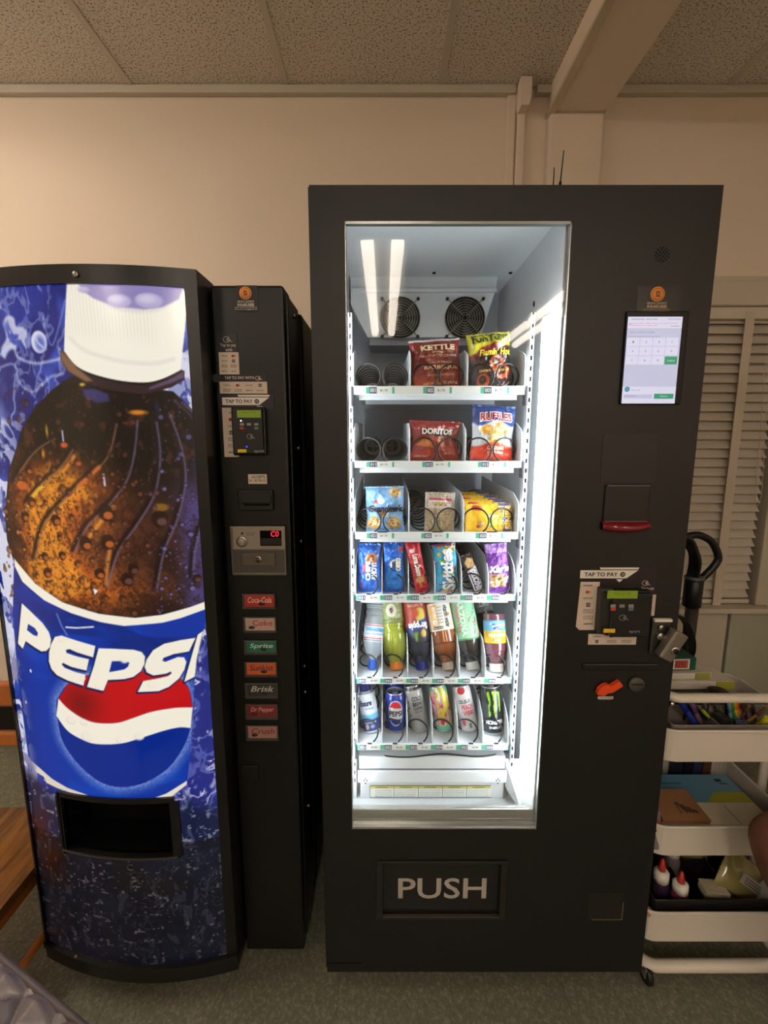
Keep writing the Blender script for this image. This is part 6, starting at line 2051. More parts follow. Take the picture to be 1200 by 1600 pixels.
def cp_alani(a, A_, Z):
    a.c[:] = (196, 160, 160)
    a.mix(sst(72, 90, Z), (110, 170, 130))
    a.mix(sst(0.46, 0.56, fbm(A_ / 30, Z / 22, 6, 3)) * sst(88, 74, Z), (206, 40, 90))
    a.mix(sst(0.56, 0.62, fbm(A_ / 26, Z / 18, 16, 2)), (214, 196, 70))
    a.mix(sst(0.60, 0.66, fbm(A_ / 24, Z / 18, 26, 2)), (236, 226, 226))
    a.mix(sst(18, 14, Z), (110, 190, 160))
    a.ell(-10, 24, 12, 7, (200, 50, 50), 2)
can('pink yellow and green patterned slim can on the lowest tray', 5, 696, (682, 1069), 28, 1.20, 12, cp_alani, [('AriZona', (-66, 34, -24, 92), (236, 150, 170), 0.06, 0.1, 90)])
def cp_peach(a, A_, Z):
    a.c[:] = (206, 206, 206)
    a.mix(sst(0.5, 0.66, fbm(A_ / 26, Z / 30, 6, 2)) * 0.3, (180, 182, 184))
    a.ell(-12, 92, 26, 8, (190, 40, 54), 2)
    a.ell(-36, 24, 12, 8, (196, 60, 70), 2)
    a.poly([(-8, 10), (12, 10), (12, 22), (-8, 22)], (150, 140, 140), 1.5, 0, 0.5)
can('white slim can with pink fruit lettering on the lowest tray', 5, 735, (719, 1069), 28, 1.20, 12, cp_peach,
    [('CELSIUS', (-46, 64, 34, 72), (110, 110, 114), 0.05), ('PEACH', (-30, 50, 46, 61), (206, 90, 110), 0.05), ('VIBE', (-30, 38, 40, 48), (206, 90, 110), 0.05), ('0', (-4, 11, 10, 21), (90, 90, 94), 0.05)])
def cp_mon(a, A_, Z):
    a.c[:] = (20, 26, 34)
    for k, (x0, pts) in enumerate(((-30, [(-8, 92), (6, 92), (8, 70), (4, 52), (12, 46), (0, 40), (-1, 62), (-6, 84)]), (0, [(-8, 93), (7, 93), (9, 72), (6, 50), (10, 36), (0, 46), (-1, 66), (-5, 84)]), (30, [(-8, 92), (8, 90), (8, 74), (10, 58), (0, 36), (1, 56), (-2, 70), (-4, 84)]))):
        a.poly([(x0 * 0.85 + p[0] * 0.85, p[1]) for p in pts], (150, 206, 44), 1.5)
        for q_ in range(4):
            a.poly([(x0 * 0.85 - 3 + q_ * 2, 92 - q_ * 13), (x0 * 0.85 + q_ * 2, 80 - q_ * 11), (x0 * 0.85 - 4 + q_ * 2.4, 74 - q_ * 11)], (40, 60, 26), 1.2)
    a.mix(sst(96, 98, Z), (30, 34, 40))
can('black energy drink can with a jagged green claw mark, rightmost on the lowest tray', 5, 771, (766, 1068), 35, 1.195, 6, cp_mon, [('MONSTER', (-46, 24, 46, 33), (226, 226, 230), 0.05), ('ENERGY', (-30, 15, 34, 20), (206, 206, 210), 0.04)])

# ================================================================== WHITE ROLLING CART (right)
MCART = P('cart_enamel', (214, 206, 194), 0.4)
KX0, KX1, KY0, KY1 = 0.698, 1.085, 1.085, 1.375
ct = thing('utility_cart', 'white three-tier rolling cart full of art supplies beside the snack machine', 'cart', ((KX0 + KX1) / 2, (KY0 + KY1) / 2, 0.0))
def rrect(x0, x1, y0, y1, r, n=6):
    o = []
    for cx, cy, a0 in ((x1 - r, y1 - r, 0), (x0 + r, y1 - r, 90), (x0 + r, y0 + r, 180), (x1 - r, y0 + r, 270)):
        for i in range(n + 1):
            a = math.radians(a0 + 90 * i / n)
            o.append((cx + r * math.cos(a), cy + r * math.sin(a)))
    return o
def open_tray(x0, x1, y0, y1, z0, z1, mat, r=0.045, wall=0.003, lip=0.004):
    mb = MB()
    A_, B_ = rrect(x0, x1, y0, y1, r), rrect(x0 + wall, x1 - wall, y0 + wall, y1 - wall, r - wall)
    n = len(A_)
    rings = [[(p[0], p[1], z0) for p in A_], [(p[0], p[1], z1) for p in A_], [(p[0], p[1], z1) for p in B_], [(p[0], p[1], z0 + wall) for p in B_]]
    vs = [p for r_ in rings for p in r_]
    fs = []
    for k in range(3):
        for i in range(n):
            j = (i + 1) % n
            fs.append((k * n + i, k * n + j, (k + 1) * n + j, (k + 1) * n + i))
    fs.append(tuple(reversed(range(n))))
    fs.append(tuple(3 * n + i for i in range(n)))
    mb.add(vs, fs, mat, False)
    mb.tube([(p[0], p[1], z1) for p in rrect(x0 - 0.001, x1 + 0.001, y0 - 0.001, y1 + 0.001, r)], lip, mat, 8, closed=True)
    return mb
KT = [(0.659, 0.7445), (0.385, 0.470), (0.115, 0.207)]
for z0, z1 in KT:
    open_tray(KX0, KX1, KY0, KY1, z0, z1, MCART).build('tray', ct)
KM = 1.23
def rail(z, r, rad):
    lp = rrect(KX0 + 0.004, KX1 + 0.014, KY0 - 0.012, KM + 0.3, rad, 8)[18:]
    lp = [(KX0 + 0.004, KM)] + [p for p in lp if p[1] < KM] + [(KX1 + 0.014, KM)]
    return MB().tube([(p[0], p[1], z) for p in lp], r, MCART, 12)
rail(0.842, 0.0115, 0.03).build('handle_rail', ct)
rail(0.052, 0.0155, 0.045).build('lower_rail', ct)
for x in (KX0 + 0.014, KX1 + 0.014):
    MB().cyl((x, KM, 0.05), (x, KM, 0.842), 0.0115, MCART, seg=16).build('upright', ct)
for y in (KM + 0.02, KY1 - 0.02):
    MB().cyl((KX0 + 0.01, y, 0.052), (KX1, y, 0.052), 0.012, MCART, seg=12).build('base_bar', ct)
for x in (KX0 + 0.02, KX1 - 0.01):
    MB().cyl((x, KM, 0.052), (x, KY1, 0.052), 0.012, MCART, seg=12).build('base_bar', ct)
for x in (KX0 + 0.02, KX1 - 0.01):
    for y in (KY0 - 0.012, KY1 + 0.012):
        m = MB().cyl((x - 0.008, y, 0.0265), (x + 0.008, y, 0.0265), 0.026, MBLK2, seg=24)
        m.box(x - 0.0115, x + 0.0115, y - 0.012, y + 0.012, 0.022, 0.05, MCHROME, 0.003)
        m.build('caster', ct)
p = at(1049, 1099, KY0 - 0.02)
MB().ball(p, 0.0075, MCHROME, 16).build('frame_knob', ct)

# --- things in the cart
G3 = 'art supplies in the cart'
T1, T2, T3 = 0.6625, 0.3885, 0.1185
def solid(name, label, cat, mb, group=None):
    return tag(mb.build(name), label, cat, group)
def rot_box(mb, c, s, mat, rz=0, rx=0, ry=0, bev=0.002):
    M = Matrix.Translation(Vector(c)) @ Matrix.Rotation(rz, 4, 'Z') @ Matrix.Rotation(rx, 4, 'X') @ Matrix.Rotation(ry, 4, 'Y')
    mb.box(-s[0] / 2, s[0] / 2, -s[1] / 2, s[1] / 2, -s[2] / 2, s[2] / 2, mat, bev, M=M)
    return M
# clear caddy that holds pens (top tray, front)
MACR = P('smoke_acrylic', (126, 116, 106), 0.2, coat=0.3)
cad = open_tray(0.735, 1.07, 1.10, 1.19, T1, T1 + 0.088, MACR, 0.008, 0.003, 0.002)
cad.box(0.865, 0.868, 1.103, 1.187, T1, T1 + 0.08, MACR)
solid('pen_caddy', 'smoky clear organiser full of pens in the top tray of the cart', 'organiser', cad)
def pen(label, px0, px1, Y, r, col, tip, name='marker_pen', cat='pen', group='pens standing in the cart caddy'):
    a, b = at(px0[0], px0[1], Y), at(px1[0], px1[1], Y)
    a.y += 0.02
    d_ = (b - a)
    tt = (a.z - (T1 + 0.004)) / max(1e-6, (b.z - a.z)) if False else 0
    # extend the lower end down to the caddy floor
    lo, hi = (a, b) if a.z < b.z else (b, a)
    dn = (lo - hi).normalized()
    t = (lo.z - (T1 + 0.004 + r)) / -dn.z if dn.z < 0 else 0
    lo = lo + dn * max(0, min(t, 0.09))
    root = thing(name, label, cat, lo, group)
    L = (hi - lo)
    MB().cyl(lo, lo + L * 0.72, r, P('pen_%d_%d_%d' % col, col, 0.35), seg=14).build('barrel', root)
    MB().cyl(lo + L * 0.72, hi, r * 1.1, P('pen_%d_%d_%d' % tip, tip, 0.35), seg=14).build('cap', root)
    return root
pen('thick bright blue marker leaning left in the cart caddy', (1092, 1136), (1062, 1094), 1.135, 0.0068, (36, 60, 160), (30, 50, 150))
pen('mauve marker beside the blue marker in the cart caddy', (1102, 1136), (1080, 1098), 1.140, 0.0062, (120, 88, 110), (96, 70, 110))
pen('slim black and green pen slanting to the middle of the cart caddy', (1120, 1134), (1098, 1110), 1.135, 0.0042, (40, 38, 36), (150, 166, 50))
pen('slim white tipped black pen in the cart caddy', (1118, 1139), (1088, 1106), 1.150, 0.004, (36, 34, 34), (40, 38, 38))
pen('pale blue pen in the rainbow bunch of the cart caddy', (1150, 1130), (1139, 1098), 1.150, 0.0042, (110, 150, 176), (110, 150, 176))
pen('green pen in the rainbow bunch of the cart caddy', (1154, 1122), (1142, 1096), 1.157, 0.0042, (60, 140, 80), (60, 140, 80))
pen('yellow pen in the rainbow bunch of the cart caddy', (1158, 1118), (1146, 1096), 1.162, 0.0042, (220, 190, 50), (220, 190, 50))
pen('orange pen in the rainbow bunch of the cart caddy', (1162, 1118), (1148, 1096), 1.167, 0.0042, (226, 120, 40), (226, 120, 40))
pen('red pen in the rainbow bunch of the cart caddy', (1164, 1112), (1151, 1096), 1.172, 0.0046, (200, 40, 44), (200, 40, 44))
pen('brown pencil leaning right near the edge of the cart caddy', (1178, 1134), (1198, 1106), 1.150, 0.004, (150, 110, 40), (96, 70, 40))
pen('yellow highlighter at the right end of the cart caddy', (1194, 1143), (1200, 1122), 1.125, 0.008, (196, 196, 40), (196, 196, 40))
rs_ = random.Random(21)
for k in range(9):
    px_ = 1076 + k * 14 + rs_.uniform(-4, 4)
    lean_ = rs_.uniform(-16, 16)
    cc_ = [(36, 34, 34), (60, 44, 38), (30, 30, 40), (84, 80, 76), (48, 56, 44), (26, 26, 28), (90, 62, 48), (44, 40, 46), (30, 34, 30)][k]
    pen('%s dark pen standing at the back of the cart caddy' % ['first', 'second', 'third', 'fourth', 'fifth', 'sixth', 'seventh', 'eighth', 'ninth'][k] + ', counted from the left', (px_, 1132), (px_ + lean_, 1093 + rs_.uniform(0, 10)), 1.172, 0.0045, cc_, (cc_[0] + 20, cc_[1] + 16, cc_[2] + 14))
m = MB()
rot_box(m, at(1126, 1124, 1.16) + Vector((0, 0, -0.02)), (0.026, 0.03, 0.07), P('pouch_dark', (44, 42, 40), 0.6), 0.3, 0.1)
solid('glue_stick_box', 'dark small box standing among the pens in the cart caddy', 'box', m)
m = MB()
for i in range(1):
    rot_box(m, at(1158, 1132, 1.135) + Vector((0, 0, -0.014)), (0.03, 0.022, 0.045), P('blue_dotted', (34, 40, 96), 0.5), -0.2, 0.1)
c0 = at(1158, 1130, 1.122)
for i in range(5):
    for j in range(4):
        m.ball((c0.x - 0.012 + i * 0.006, c0.y + 0.0005, c0.z - 0.012 + j * 0.006), 0.0012, P('dot_pale', (150, 160, 200), 0.5), 8)
solid('dotted_pouch', 'small navy box with pale dots in the cart caddy', 'pouch', m)
m = MB()
cc = at(1183, 1108, 1.20)
m.grid(lambda U, V: np.stack([cc.x + 0.05 * (U - .5) * (1 - .3 * V) + 0.012 * (fbm(U * 5, V * 5, 3) - .5), cc.y + 0.03 * (fbm(U * 6, V * 6, 9) - .5), cc.z - 0.055 + 0.09 * V + 0.01 * (fbm(U * 7, V * 7, 5) - .5)], 1), 14, 14, P('silver_wrap', (176, 172, 164), 0.25, 0.5))
m.grid(lambda U, V: np.stack([cc.x + 0.05 * (.5 - U) * (1 - .3 * V), cc.y + 0.02 + 0 * U, cc.z - 0.055 + 0.09 * V], 1), 6, 6, P('silver_wrap', (176, 172, 164), 0.25, 0.5))
solid('foil_bag', 'crumpled silver bag behind the pens in the top tray of the cart', 'bag', m)
m = MB().cyl((at(1126, 1100, 1.2).x, 1.215, T1 + 0.002), (at(1126, 1100, 1.2).x, 1.215, T1 + 0.115), 0.024, P('purple_pot', (70, 40, 76), 0.4), seg=28)
m.cyl((at(1126, 1100, 1.2).x, 1.215, T1 + 0.1125), (at(1126, 1100, 1.2).x, 1.215, T1 + 0.118), 0.0255, MBLK2, seg=28)
solid('paint_pot', 'purple pot with a dark rim behind the pens in the cart', 'pot', m)
# supporting box and cartons at the back of the top tray
m = MB().box(0.71, 0.99, 1.255, 1.365, T1 + 0.0006, T1 + 0.090, P('dark_tan_box', (70, 58, 48), 0.7), 0.003)
solid('storage_box', 'dark storage box under the white cartons at the back of the cart top tray', 'box', m)
zt = T1 + 0.091
m = MB()
rot_box(m, (0.862, 1.31, zt + 0.013), (0.30, 0.09, 0.025), P('carton_white', (212, 204, 190), 0.5), 0.02, 0, 0)
rot_box(m, (0.985, 1.265, zt + 0.013), (0.052, 0.0028, 0.0235), P('carton_yellow', (176, 176, 60), 0.5), 0.02, 0, 0, 0.0005)
solid('pencil_carton', 'long white carton with a yellow end lying on the dark box in the cart', 'carton', m, None)
zt += 0.0265
m = MB()
rot_box(m, (0.825, 1.315, zt + 0.010), (0.25, 0.085, 0.019), P('carton_white', (212, 204, 190), 0.5), 0.05, 0, 0)
rot_box(m, (0.925, 1.276, zt + 0.010), (0.044, 0.0028, 0.018), P('carton_lime', (150, 156, 64), 0.5), 0.05, 0, 0, 0.0005)
solid('pencil_carton', 'shorter white carton with a lime end, under the green carton in the cart', 'carton', m, None)
zt += 0.0205
m = MB()
Mx = rot_box(m, (0.80, 1.32, zt + 0.02), (0.22, 0.07, 0.038), P('carton_green', (24, 84, 64), 0.4), 0.04, 0, 0)
m.box(0.045, 0.085, -0.0358, -0.035, -0.012, 0.013, P('panel_pink', (186, 96, 84), 0.5), M=Mx)
m.box(0.040, 0.090, -0.0355, -0.0348, -0.015, 0.016, MWHITE, M=Mx)
m.box(-0.06, 0.02, -0.0358, -0.035, -0.016, 0.016, P('panel_copper', (176, 120, 76), 0.3, 0.4), M=Mx)
for k in range(4):
    m.box(0.048 + 0.008 * k, 0.053 + 0.008 * k, -0.0362, -0.0355, -0.009, 0.010, P('panel_red', (150, 50, 44), 0.5), M=Mx)
solid('pencil_carton', 'green carton with a copper picture, topmost of the cartons in the cart', 'carton', m, None)

# second tray
def slabq(name, label, cat, q, th, mat, paint=None, group=None):
    """thick sheet through four points (front-left, front-right, back-right, back-left)"""
    q = [Vector(p) for p in q]
    n = (q[1] - q[0]).cross(q[3] - q[0]).normalized()
    m = MB()
    vs = [p for p in q] + [p - n * th for p in q]
    m.add(vs, [(0, 1, 2, 3), (7, 6, 5, 4), (0, 4, 5, 1), (1, 5, 6, 2), (2, 6, 7, 3), (3, 7, 4, 0)], mat)
    if paint: paint(m, q, n)
    return solid(name, label, cat, m, group)
def qp(q, u, v, n=None, off=0.0006):
    p = (q[0] * (1 - u) + q[1] * u) * (1 - v) + (q[3] * (1 - u) + q[2] * u) * v
    return p + (n * off if n is not None else Vector())
def qrect(m, q, n, u0, v0, u1, v1, mat, off=0.0004):
    m.add([qp(q, a, b, n, off) for a, b in ((u0, v0), (u1, v0), (u1, v1), (u0, v1))], [(0, 1, 2, 3)], mat)
Zb = T2
MBLUE = P('mailer_blue', (92, 146, 176), 0.35, coat=0.2)
MCREAM = P('mailer_cream', (206, 198, 176), 0.45)
MLIME = P('mailer_lime', (160, 166, 36), 0.4)
def mail_paint(m, q, n):
    qrect(m, q, n, 0.0, 0.42, 1.0, 1.0, MBLUE)
    m.add([qp(q, a, b, n, 0.0008) for a, b in ((0.58, 0.42), (1.0, 0.42), (1.0, 0.62), (0.72, 0.62))], [(0, 1, 2, 3)], MLIME)
    qrect(m, q, n, 0.70, 0.02, 0.708, 0.36, MGREY, 0.0008)
    qrect(m, q, n, 0.30, 0.80, 0.50, 0.815, MNAVY, 0.0008)
    qrect(m, q, n, 0.84, 0.84, 0.90, 0.90, MNAVY, 0.0008)
    qrect(m, q, n, 0.86, 0.79, 0.93, 0.81, MNAVY, 0.0008)
slabq('paper_pad', 'blue and cream paper pad with a lime band in the cart middle tray', 'paper pad',
      [(0.735, 1.10, Zb + 0.072), (1.04, 1.10, Zb + 0.072), (1.03, 1.28, Zb + 0.080), (0.715, 1.28, Zb + 0.080)], 0.012, MCREAM, mail_paint)
m = MB().box(0.74, 1.0, 1.14, 1.27, Zb + 0.0006, Zb + 0.056, P('dark_case', (34, 32, 36), 0.5), 0.004)
solid('supply_case', 'dark flat case under the paper pad in the middle tray of the cart', 'case', m)
MKRAFT = P('kraft_card', (132, 92, 58), 0.7, bump=0.1, bscale=200)
def kraft_paint(m, q, n):
    for k in range(4):
        u0 = 0.50 + 0.075 * k
        m.add([qp(q, a, b, n, 0.0007) for a, b in ((u0 + 0.10, 0.24), (u0 + 0.155, 0.24), (u0 + 0.035 + 0.02 * k, 0.58 - 0.08 * k), (u0 - 0.01 + 0.02 * k, 0.58 - 0.08 * k))], [(0, 1, 2, 3)], MINK)
    m.text('IMPA', lambda u, v: qp(q, 0.46 + 0.04 * v, 0.55 - 0.36 * u, n, 0.0008), MINK, 0.03)
slabq('cardboard_box', 'brown cardboard box with black printing in the middle tray of the cart', 'box',
      [(0.735, 1.096, Zb + 0.092), (0.862, 1.096, Zb + 0.090), (0.840, 1.175, Zb + 0.118), (0.732, 1.175, Zb + 0.118)], 0.014, MKRAFT, kraft_paint)
m = MB()
rot_box(m, (0.716, 1.125, Zb + 0.055), (0.022, 0.06, 0.10), P('grey_pack', (120, 112, 116), 0.4), 0.1, -0.2, 0.1)
rot_box(m, (0.7165, 1.096, Zb + 0.075), (0.016, 0.002, 0.03), P('pack_red', (170, 60, 54), 0.5), 0.1, -0.2, 0.1, 0.0005)
solid('crayon_pack', 'grey and red packet at the left end of the middle tray of the cart', 'packet', m)
for k in range(4):
    x = 0.915 + 0.03 * k
    m = MB().box(x, x + 0.026, 1.338, 1.368, Zb + 0.0006, Zb + 0.175 - 0.006 * k, [P('book_navy', (30, 32, 60), 0.5), P('book_black', (24, 22, 26), 0.5), P('book_blue', (40, 50, 84), 0.5), P('book_brown', (96, 62, 44), 0.5)][k], 0.002)
    m.box(x + 0.004, x + 0.022, 1.3372, 1.338, Zb + 0.10, Zb + 0.15, [MSTICK, MGREY, MGREY, MORG][k])
    solid('game_box', ['dark navy upright box, leftmost of those at the back of the cart middle tray', 'black upright box, second of those at the back of the cart middle tray', 'slate blue upright box, third of those at the back of the cart middle tray', 'brown upright box, rightmost of those at the back of the cart middle tray'][k], 'box', m, 'upright boxes at the back of the middle tray')
m = MB()
rot_box(m, (0.80, 1.345, Zb + 0.10), (0.15, 0.03, 0.15), P('grey_felt', (92, 92, 84), 0.8), 0.0, -0.12, 0, 0.012)
solid('felt_folder', 'grey folder standing behind the paper pad in the cart', 'folder', m)

# bottom tray
org = open_tray(0.735, 1.075, 1.098, 1.36, T3 + 0.0006, T3 + 0.115, P('black_tray', (26, 24, 24), 0.35), 0.01, 0.003, 0.002)
org.box(0.842, 0.845, 1.10, 1.358, T3, T3 + 0.105, P('black_tray', (26, 24, 24), 0.35))
org.box(0.962, 0.965, 1.10, 1.358, T3, T3 + 0.105, P('black_tray', (26, 24, 24), 0.35))
org.box(0.84, 0.965, 1.23, 1.233, T3, T3 + 0.105, P('black_tray', (26, 24, 24), 0.35))
solid('divided_bin', 'black divided bin in the bottom tray of the cart', 'organiser', org)
def glue(label, px, py, Y, col, H=0.135, r=0.023):
    c = at(px, py, Y)
    b0 = Vector((c.x, Y, T3 + 0.0045))
    t = thing('glue_bottle', label, 'glue bottle', b0, 'glue bottles in the bottom tray')
    M = Matrix.Translation(b0)
    MB().lathe([(s_[0] * r, s_[1] * H) for s_ in smooth_path([(0.0, 0.0), (0.8, 0.0), (1, .03), (1, .3), (.96, .40), (1.0, .48), (.98, .58), (.8, .66), (.62, .68)], 4)], P('glitter_%d_%d_%d' % col, col, 0.2, coat=0.6, vary=0.5, bscale=700), 28, M).build('body', t)
    MB().lathe([(r * .86, H * .66), (r * .86, H * .80), (r * .6, H * .83), (r * .34, H * .84)], MWHITE, 28, M).build('collar', t)
    MB().lathe([(r * .44, H * .83), (r * .40, H * .90), (r * .16, H * 1.03), (0, H * 1.035)], P('glue_tip', (190, 50, 40), 0.4), 20, M).build('tip', t)
glue('dark purple glue bottle with a red tip, leftmost in the bottom tray of the cart', 1034, 1360, 1.150, (58, 36, 60), 0.180)
glue('clear grey glue bottle with a red tip behind the pink one in the cart', 1047, 1362, 1.225, (110, 98, 104), 0.190)
glue('pink glitter glue bottle with a red tip at the front of the cart bottom tray', 1063, 1385, 1.128, (120, 40, 84), 0.162)
m = MB()
M = Matrix.Translation((at(1101, 1370, 1.21).x, 1.295, T3 + 0.005)) @ Matrix.Diagonal((1, 1, 1.0, 1))
m.lathe([(s_[0], s_[1]) for s_ in smooth_path([(0.0, 0), (0.045, 0.0), (0.054, 0.01), (0.056, 0.10), (0.052, 0.17), (0.042, 0.185), (0.0, 0.187)], 4)], P('tub_clear', (146, 140, 92), 0.25, coat=0.5), 32, M)
solid('craft_tub', 'cloudy pale green tub behind the glue bottles in the cart', 'tub', m)
m = MB()
c = at(1117, 1408, 1.14)
Mx = rot_box(m, (c.x, 1.145, T3 + 0.088), (0.072, 0.045, 0.022), P('ivory_box', (186, 176, 150), 0.45), -0.08, 0.10, 0, 0.006)
rot_box(m, (c.x, 1.146, T3 + 0.102), (0.070, 0.043, 0.007), P('ivory_lid', (194, 184, 158), 0.45), -0.08, 0.10, 0, 0.003)
m.box(c.x - 0.03, c.x + 0.03, 1.125, 1.165, T3 + 0.004, T3 + 0.076, P('black_tray', (26, 24, 24), 0.35))
solid('soap_box', 'small ivory box with a lid at the front of the cart bottom tray', 'box', m)
m = MB()
c = at(1163, 1385, 1.16)
Mx = Matrix.Translation((c.x + 0.0, 1.165, T3 + 0.105)) @ Matrix.Rotation(math.radians(38), 4, 'Y') @ Matrix.Rotation(math.radians(-20), 4, 'X')
def puff(U, V, s):
    k = np.clip(16 * U * (1 - U) * V * (1 - V), 0, 1) ** 0.5
    return np.stack([(U - .5) * 0.175, s * (0.026 * k + 0.004 * (fbm(U * 6, V * 6, 4) - .5) * k), (V - .5) * 0.110], 1)
m.grid(lambda U, V: puff(U, V, -1), 24, 18, P('bag_straw', (158, 148, 92), 0.15, coat=0.8), M=Mx)
m.grid(lambda U, V: puff(1 - U, V, 1), 24, 18, P('bag_straw', (158, 148, 92), 0.15, coat=0.8), M=Mx)
m.box(-0.045, 0.06, -0.0300, -0.0265, -0.012, 0.016, P('bag_label', (196, 190, 186), 0.5), M=Mx)
for k in range(3):
    m.box(-0.035, 0.045, -0.0308, -0.0298, -0.007 + 0.007 * k, -0.004 + 0.007 * k, MGREY, M=Mx)
solid('craft_bag', 'yellow see-through craft bag with a white label leaning in the cart bottom tray', 'bag', m)
m = MB()
c = at(1196, 1400, 1.13)
rot_box(m, (c.x, 1.135, T3 + 0.08), (0.03, 0.04, 0.1), P('pale_pack', (180, 182, 178), 0.3), 0.2, 0.2, 0.4)
solid('paper_packet', 'pale packet at the right end of the cart bottom tray', 'packet', m)
m = MB().cyl((0.7185, 1.125, T3 + 0.05), (0.7125, 1.115, T3 + 0.13), 0.0125, P('tube_blue', (120, 150, 170), 0.4), seg=20)
solid('paint_tube', 'pale blue tube at the left end of the cart bottom tray', 'tube', m)
m = MB()
m.lathe([(max(0, 0.0135 * math.sin(PI * i / 10)), 0.03 * i / 10 + 0.06) for i in range(11)], P('peach_ball', (186, 130, 110), 0.5), 20, Matrix.Translation((0.7215, 1.102, T3)))
m.cyl((0.7215, 1.102, T3 + 0.001), (0.7215, 1.102, T3 + 0.064), 0.006, P('peach_ball', (186, 130, 110), 0.5), seg=12)
solid('foam_brush', 'peach coloured sponge brush below the pale blue tube in the cart', 'brush', m)

# ================================================================== HOSE AND CABLES behind the cart
MHOSE = P('hose_black', (20, 21, 26), 0.4)
HY = 1.62
hb = thing('vacuum_hose', 'black looped hose and wand standing behind the cart', 'hose', (at(1068, 1040, HY).x, HY, 0.0))
t0 = at(1066, 1080, HY)
nk = at(1082, 945, HY); nt = at(1085, 905, HY)
MB().tube([Vector((t0.x - 0.045, HY, 0.0)), Vector((t0.x - 0.03, HY, 0.30)), t0, nk], 0.021, P('wand_grey', (56, 50, 48), 0.4), 14).build('wand', hb)
MB().cyl(nk - Vector((0.004, 0, 0.006)), nt, 0.030, MHOSE, seg=24).build('handle_grip', hb)
MB().cyl(nt, nt + (nt - nk).normalized() * 0.012, 0.032, P('collar_grey', (90, 92, 96), 0.4), seg=24).build('collar', hb)
def hose(pts, r, n=10):
    pp = smooth_path([tuple(p) for p in pts], n)
    rr = [r * (1.0 + 0.05 * (i % 2)) for i in range(len(pp))]
    return MB().tube(pp, rr, MHOSE, 12)
for k in range(4):
    o = 0.010 * k
    hose([at(1076 + 4 * k, 902, HY - o * .5), at(1081 + 4 * k - 1, 880, HY - o), at(1079 + 3 * k, 862, HY - o), at(1068 + 3 * k, 848 - 2 * k, HY - o), at(1046, 838 - 2 * k, HY - o)], 0.0085).build('hose_strand', hb)
hose([at(1092, 908, HY), at(1106, 895, HY), at(1119, 880, HY), at(1122, 868, HY), at(1113, 848, HY), at(1098, 838, HY), at(1084, 836, HY), at(1060, 842, HY), at(1040, 850, HY)], 0.0125, 8).build('hose_loop', hb)
cb = thing('cable_bundle', 'thin black cables hanging beside the snack machine above the cart', 'cable', (at(1068, 1000, 1.56).x, 1.56, 0.0))
for k in range(4):
    q = [at(1050, 962 - k, 1.56), at(1064 + 2 * k, 967, 1.56), at(1074 + 3 * k, 990, 1.555), at(1077 + 3 * k, 1015, 1.55), at(1066 + 4 * k, 1050, 1.56), (at(1066 + 4 * k, 1050, 1.56).x + 0.01, 1.56, 0.3), (at(1062 + 4 * k, 1050, 1.56).x, 1.56, 0.004)]
    MB().tube(smooth_path([tuple(p) for p in q], 7), 0.0035, MBLK2, 8).build('cable', cb)

# ================================================================== WOODEN CHAIRS at the left
def wood_mat():
    m = bpy.data.materials.new('varnished_oak')
    m.use_nodes = True
    nt = m.node_tree
    b = nt.nodes['Principled BSDF']
    b.inputs['Roughness'].default_value = 0.35
    tc = nt.nodes.new('ShaderNodeTexCoord')
    mp = nt.nodes.new('ShaderNodeMapping')
    mp.inputs['Scale'].default_value = (26, 3, 26)
    n = nt.nodes.new('ShaderNodeTexNoise')
    n.inputs['Scale'].default_value = 1.6
    n.inputs['Detail'].default_value = 6
    n.inputs['Distortion'].default_value = 0.6
    cr = nt.nodes.new('ShaderNodeValToRGB')
    cr.color_ramp.elements[0].position = 0.35
    cr.color_ramp.elements[0].color = rgb((84, 50, 18)) + (1,)
    cr.color_ramp.elements[1].position = 0.68
    cr.color_ramp.elements[1].color = rgb((150, 98, 40)) + (1,)
    nt.links.new(tc.outputs['Object'], mp.inputs['Vector'])
    nt.links.new(mp.outputs['Vector'], n.inputs['Vector'])
    nt.links.new(n.outputs['Fac'], cr.inputs['Fac'])
    nt.links.new(cr.outputs['Color'], b.inputs['Base Color'])
    return m
MWOOD = wood_mat()
MWOOD2 = P('varnished_rail', (176, 104, 48), 0.35, vary=0.2, bscale=30)
MLEGM = P('dark_metal', (30, 28, 26), 0.4, 0.5)
def seatpt(px, py, z): return atz(px, py, z)
ch = thing('wooden_chair', 'low varnished wooden chair at the left edge beside the drinks machine', 'chair', (-1.14, 1.15, 0))
zs = 0.30
m = MB()
sx1 = -0.967
pts = rrect(-1.40, sx1, 0.93, 1.345, 0.03, 5)
n = len(pts)
m.add([(p[0], p[1], zs) for p in pts] + [(p[0], p[1], zs - 0.03) for p in pts], [tuple(range(n)), tuple(reversed(range(n, 2 * n)))] + [(i, (i + 1) % n, (i + 1) % n + n, i + n)[::-1] for i in range(n)], MWOOD)
m.build('seat', ch)
m = MB().box(-1.385, sx1 - 0.015, 0.945, 0.965, zs - 0.075, zs - 0.03, MWOOD2, 0.004)
m.box(sx1 - 0.035, sx1 - 0.015, 0.965, 1.33, zs - 0.075, zs - 0.03, MWOOD2, 0.004)
m.build('apron', ch)
for z0, z1 in ((0.485, 0.535), (0.625, 0.705)):
    MB().box(-1.40, -0.958, 1.385, 1.41, z0, z1, MWOOD2, 0.008).build('back_rail', ch)
MB().tube([(-1.05, 1.40, 0.60), (-0.985, 1.40, 0.64)], 0.009, MLEGM, 8).build('back_brace', ch)
MB().box(-1.40, -0.958, 1.392, 1.403, 0.54, 0.62, MLEGM, 0.002).build('back_plate', ch)
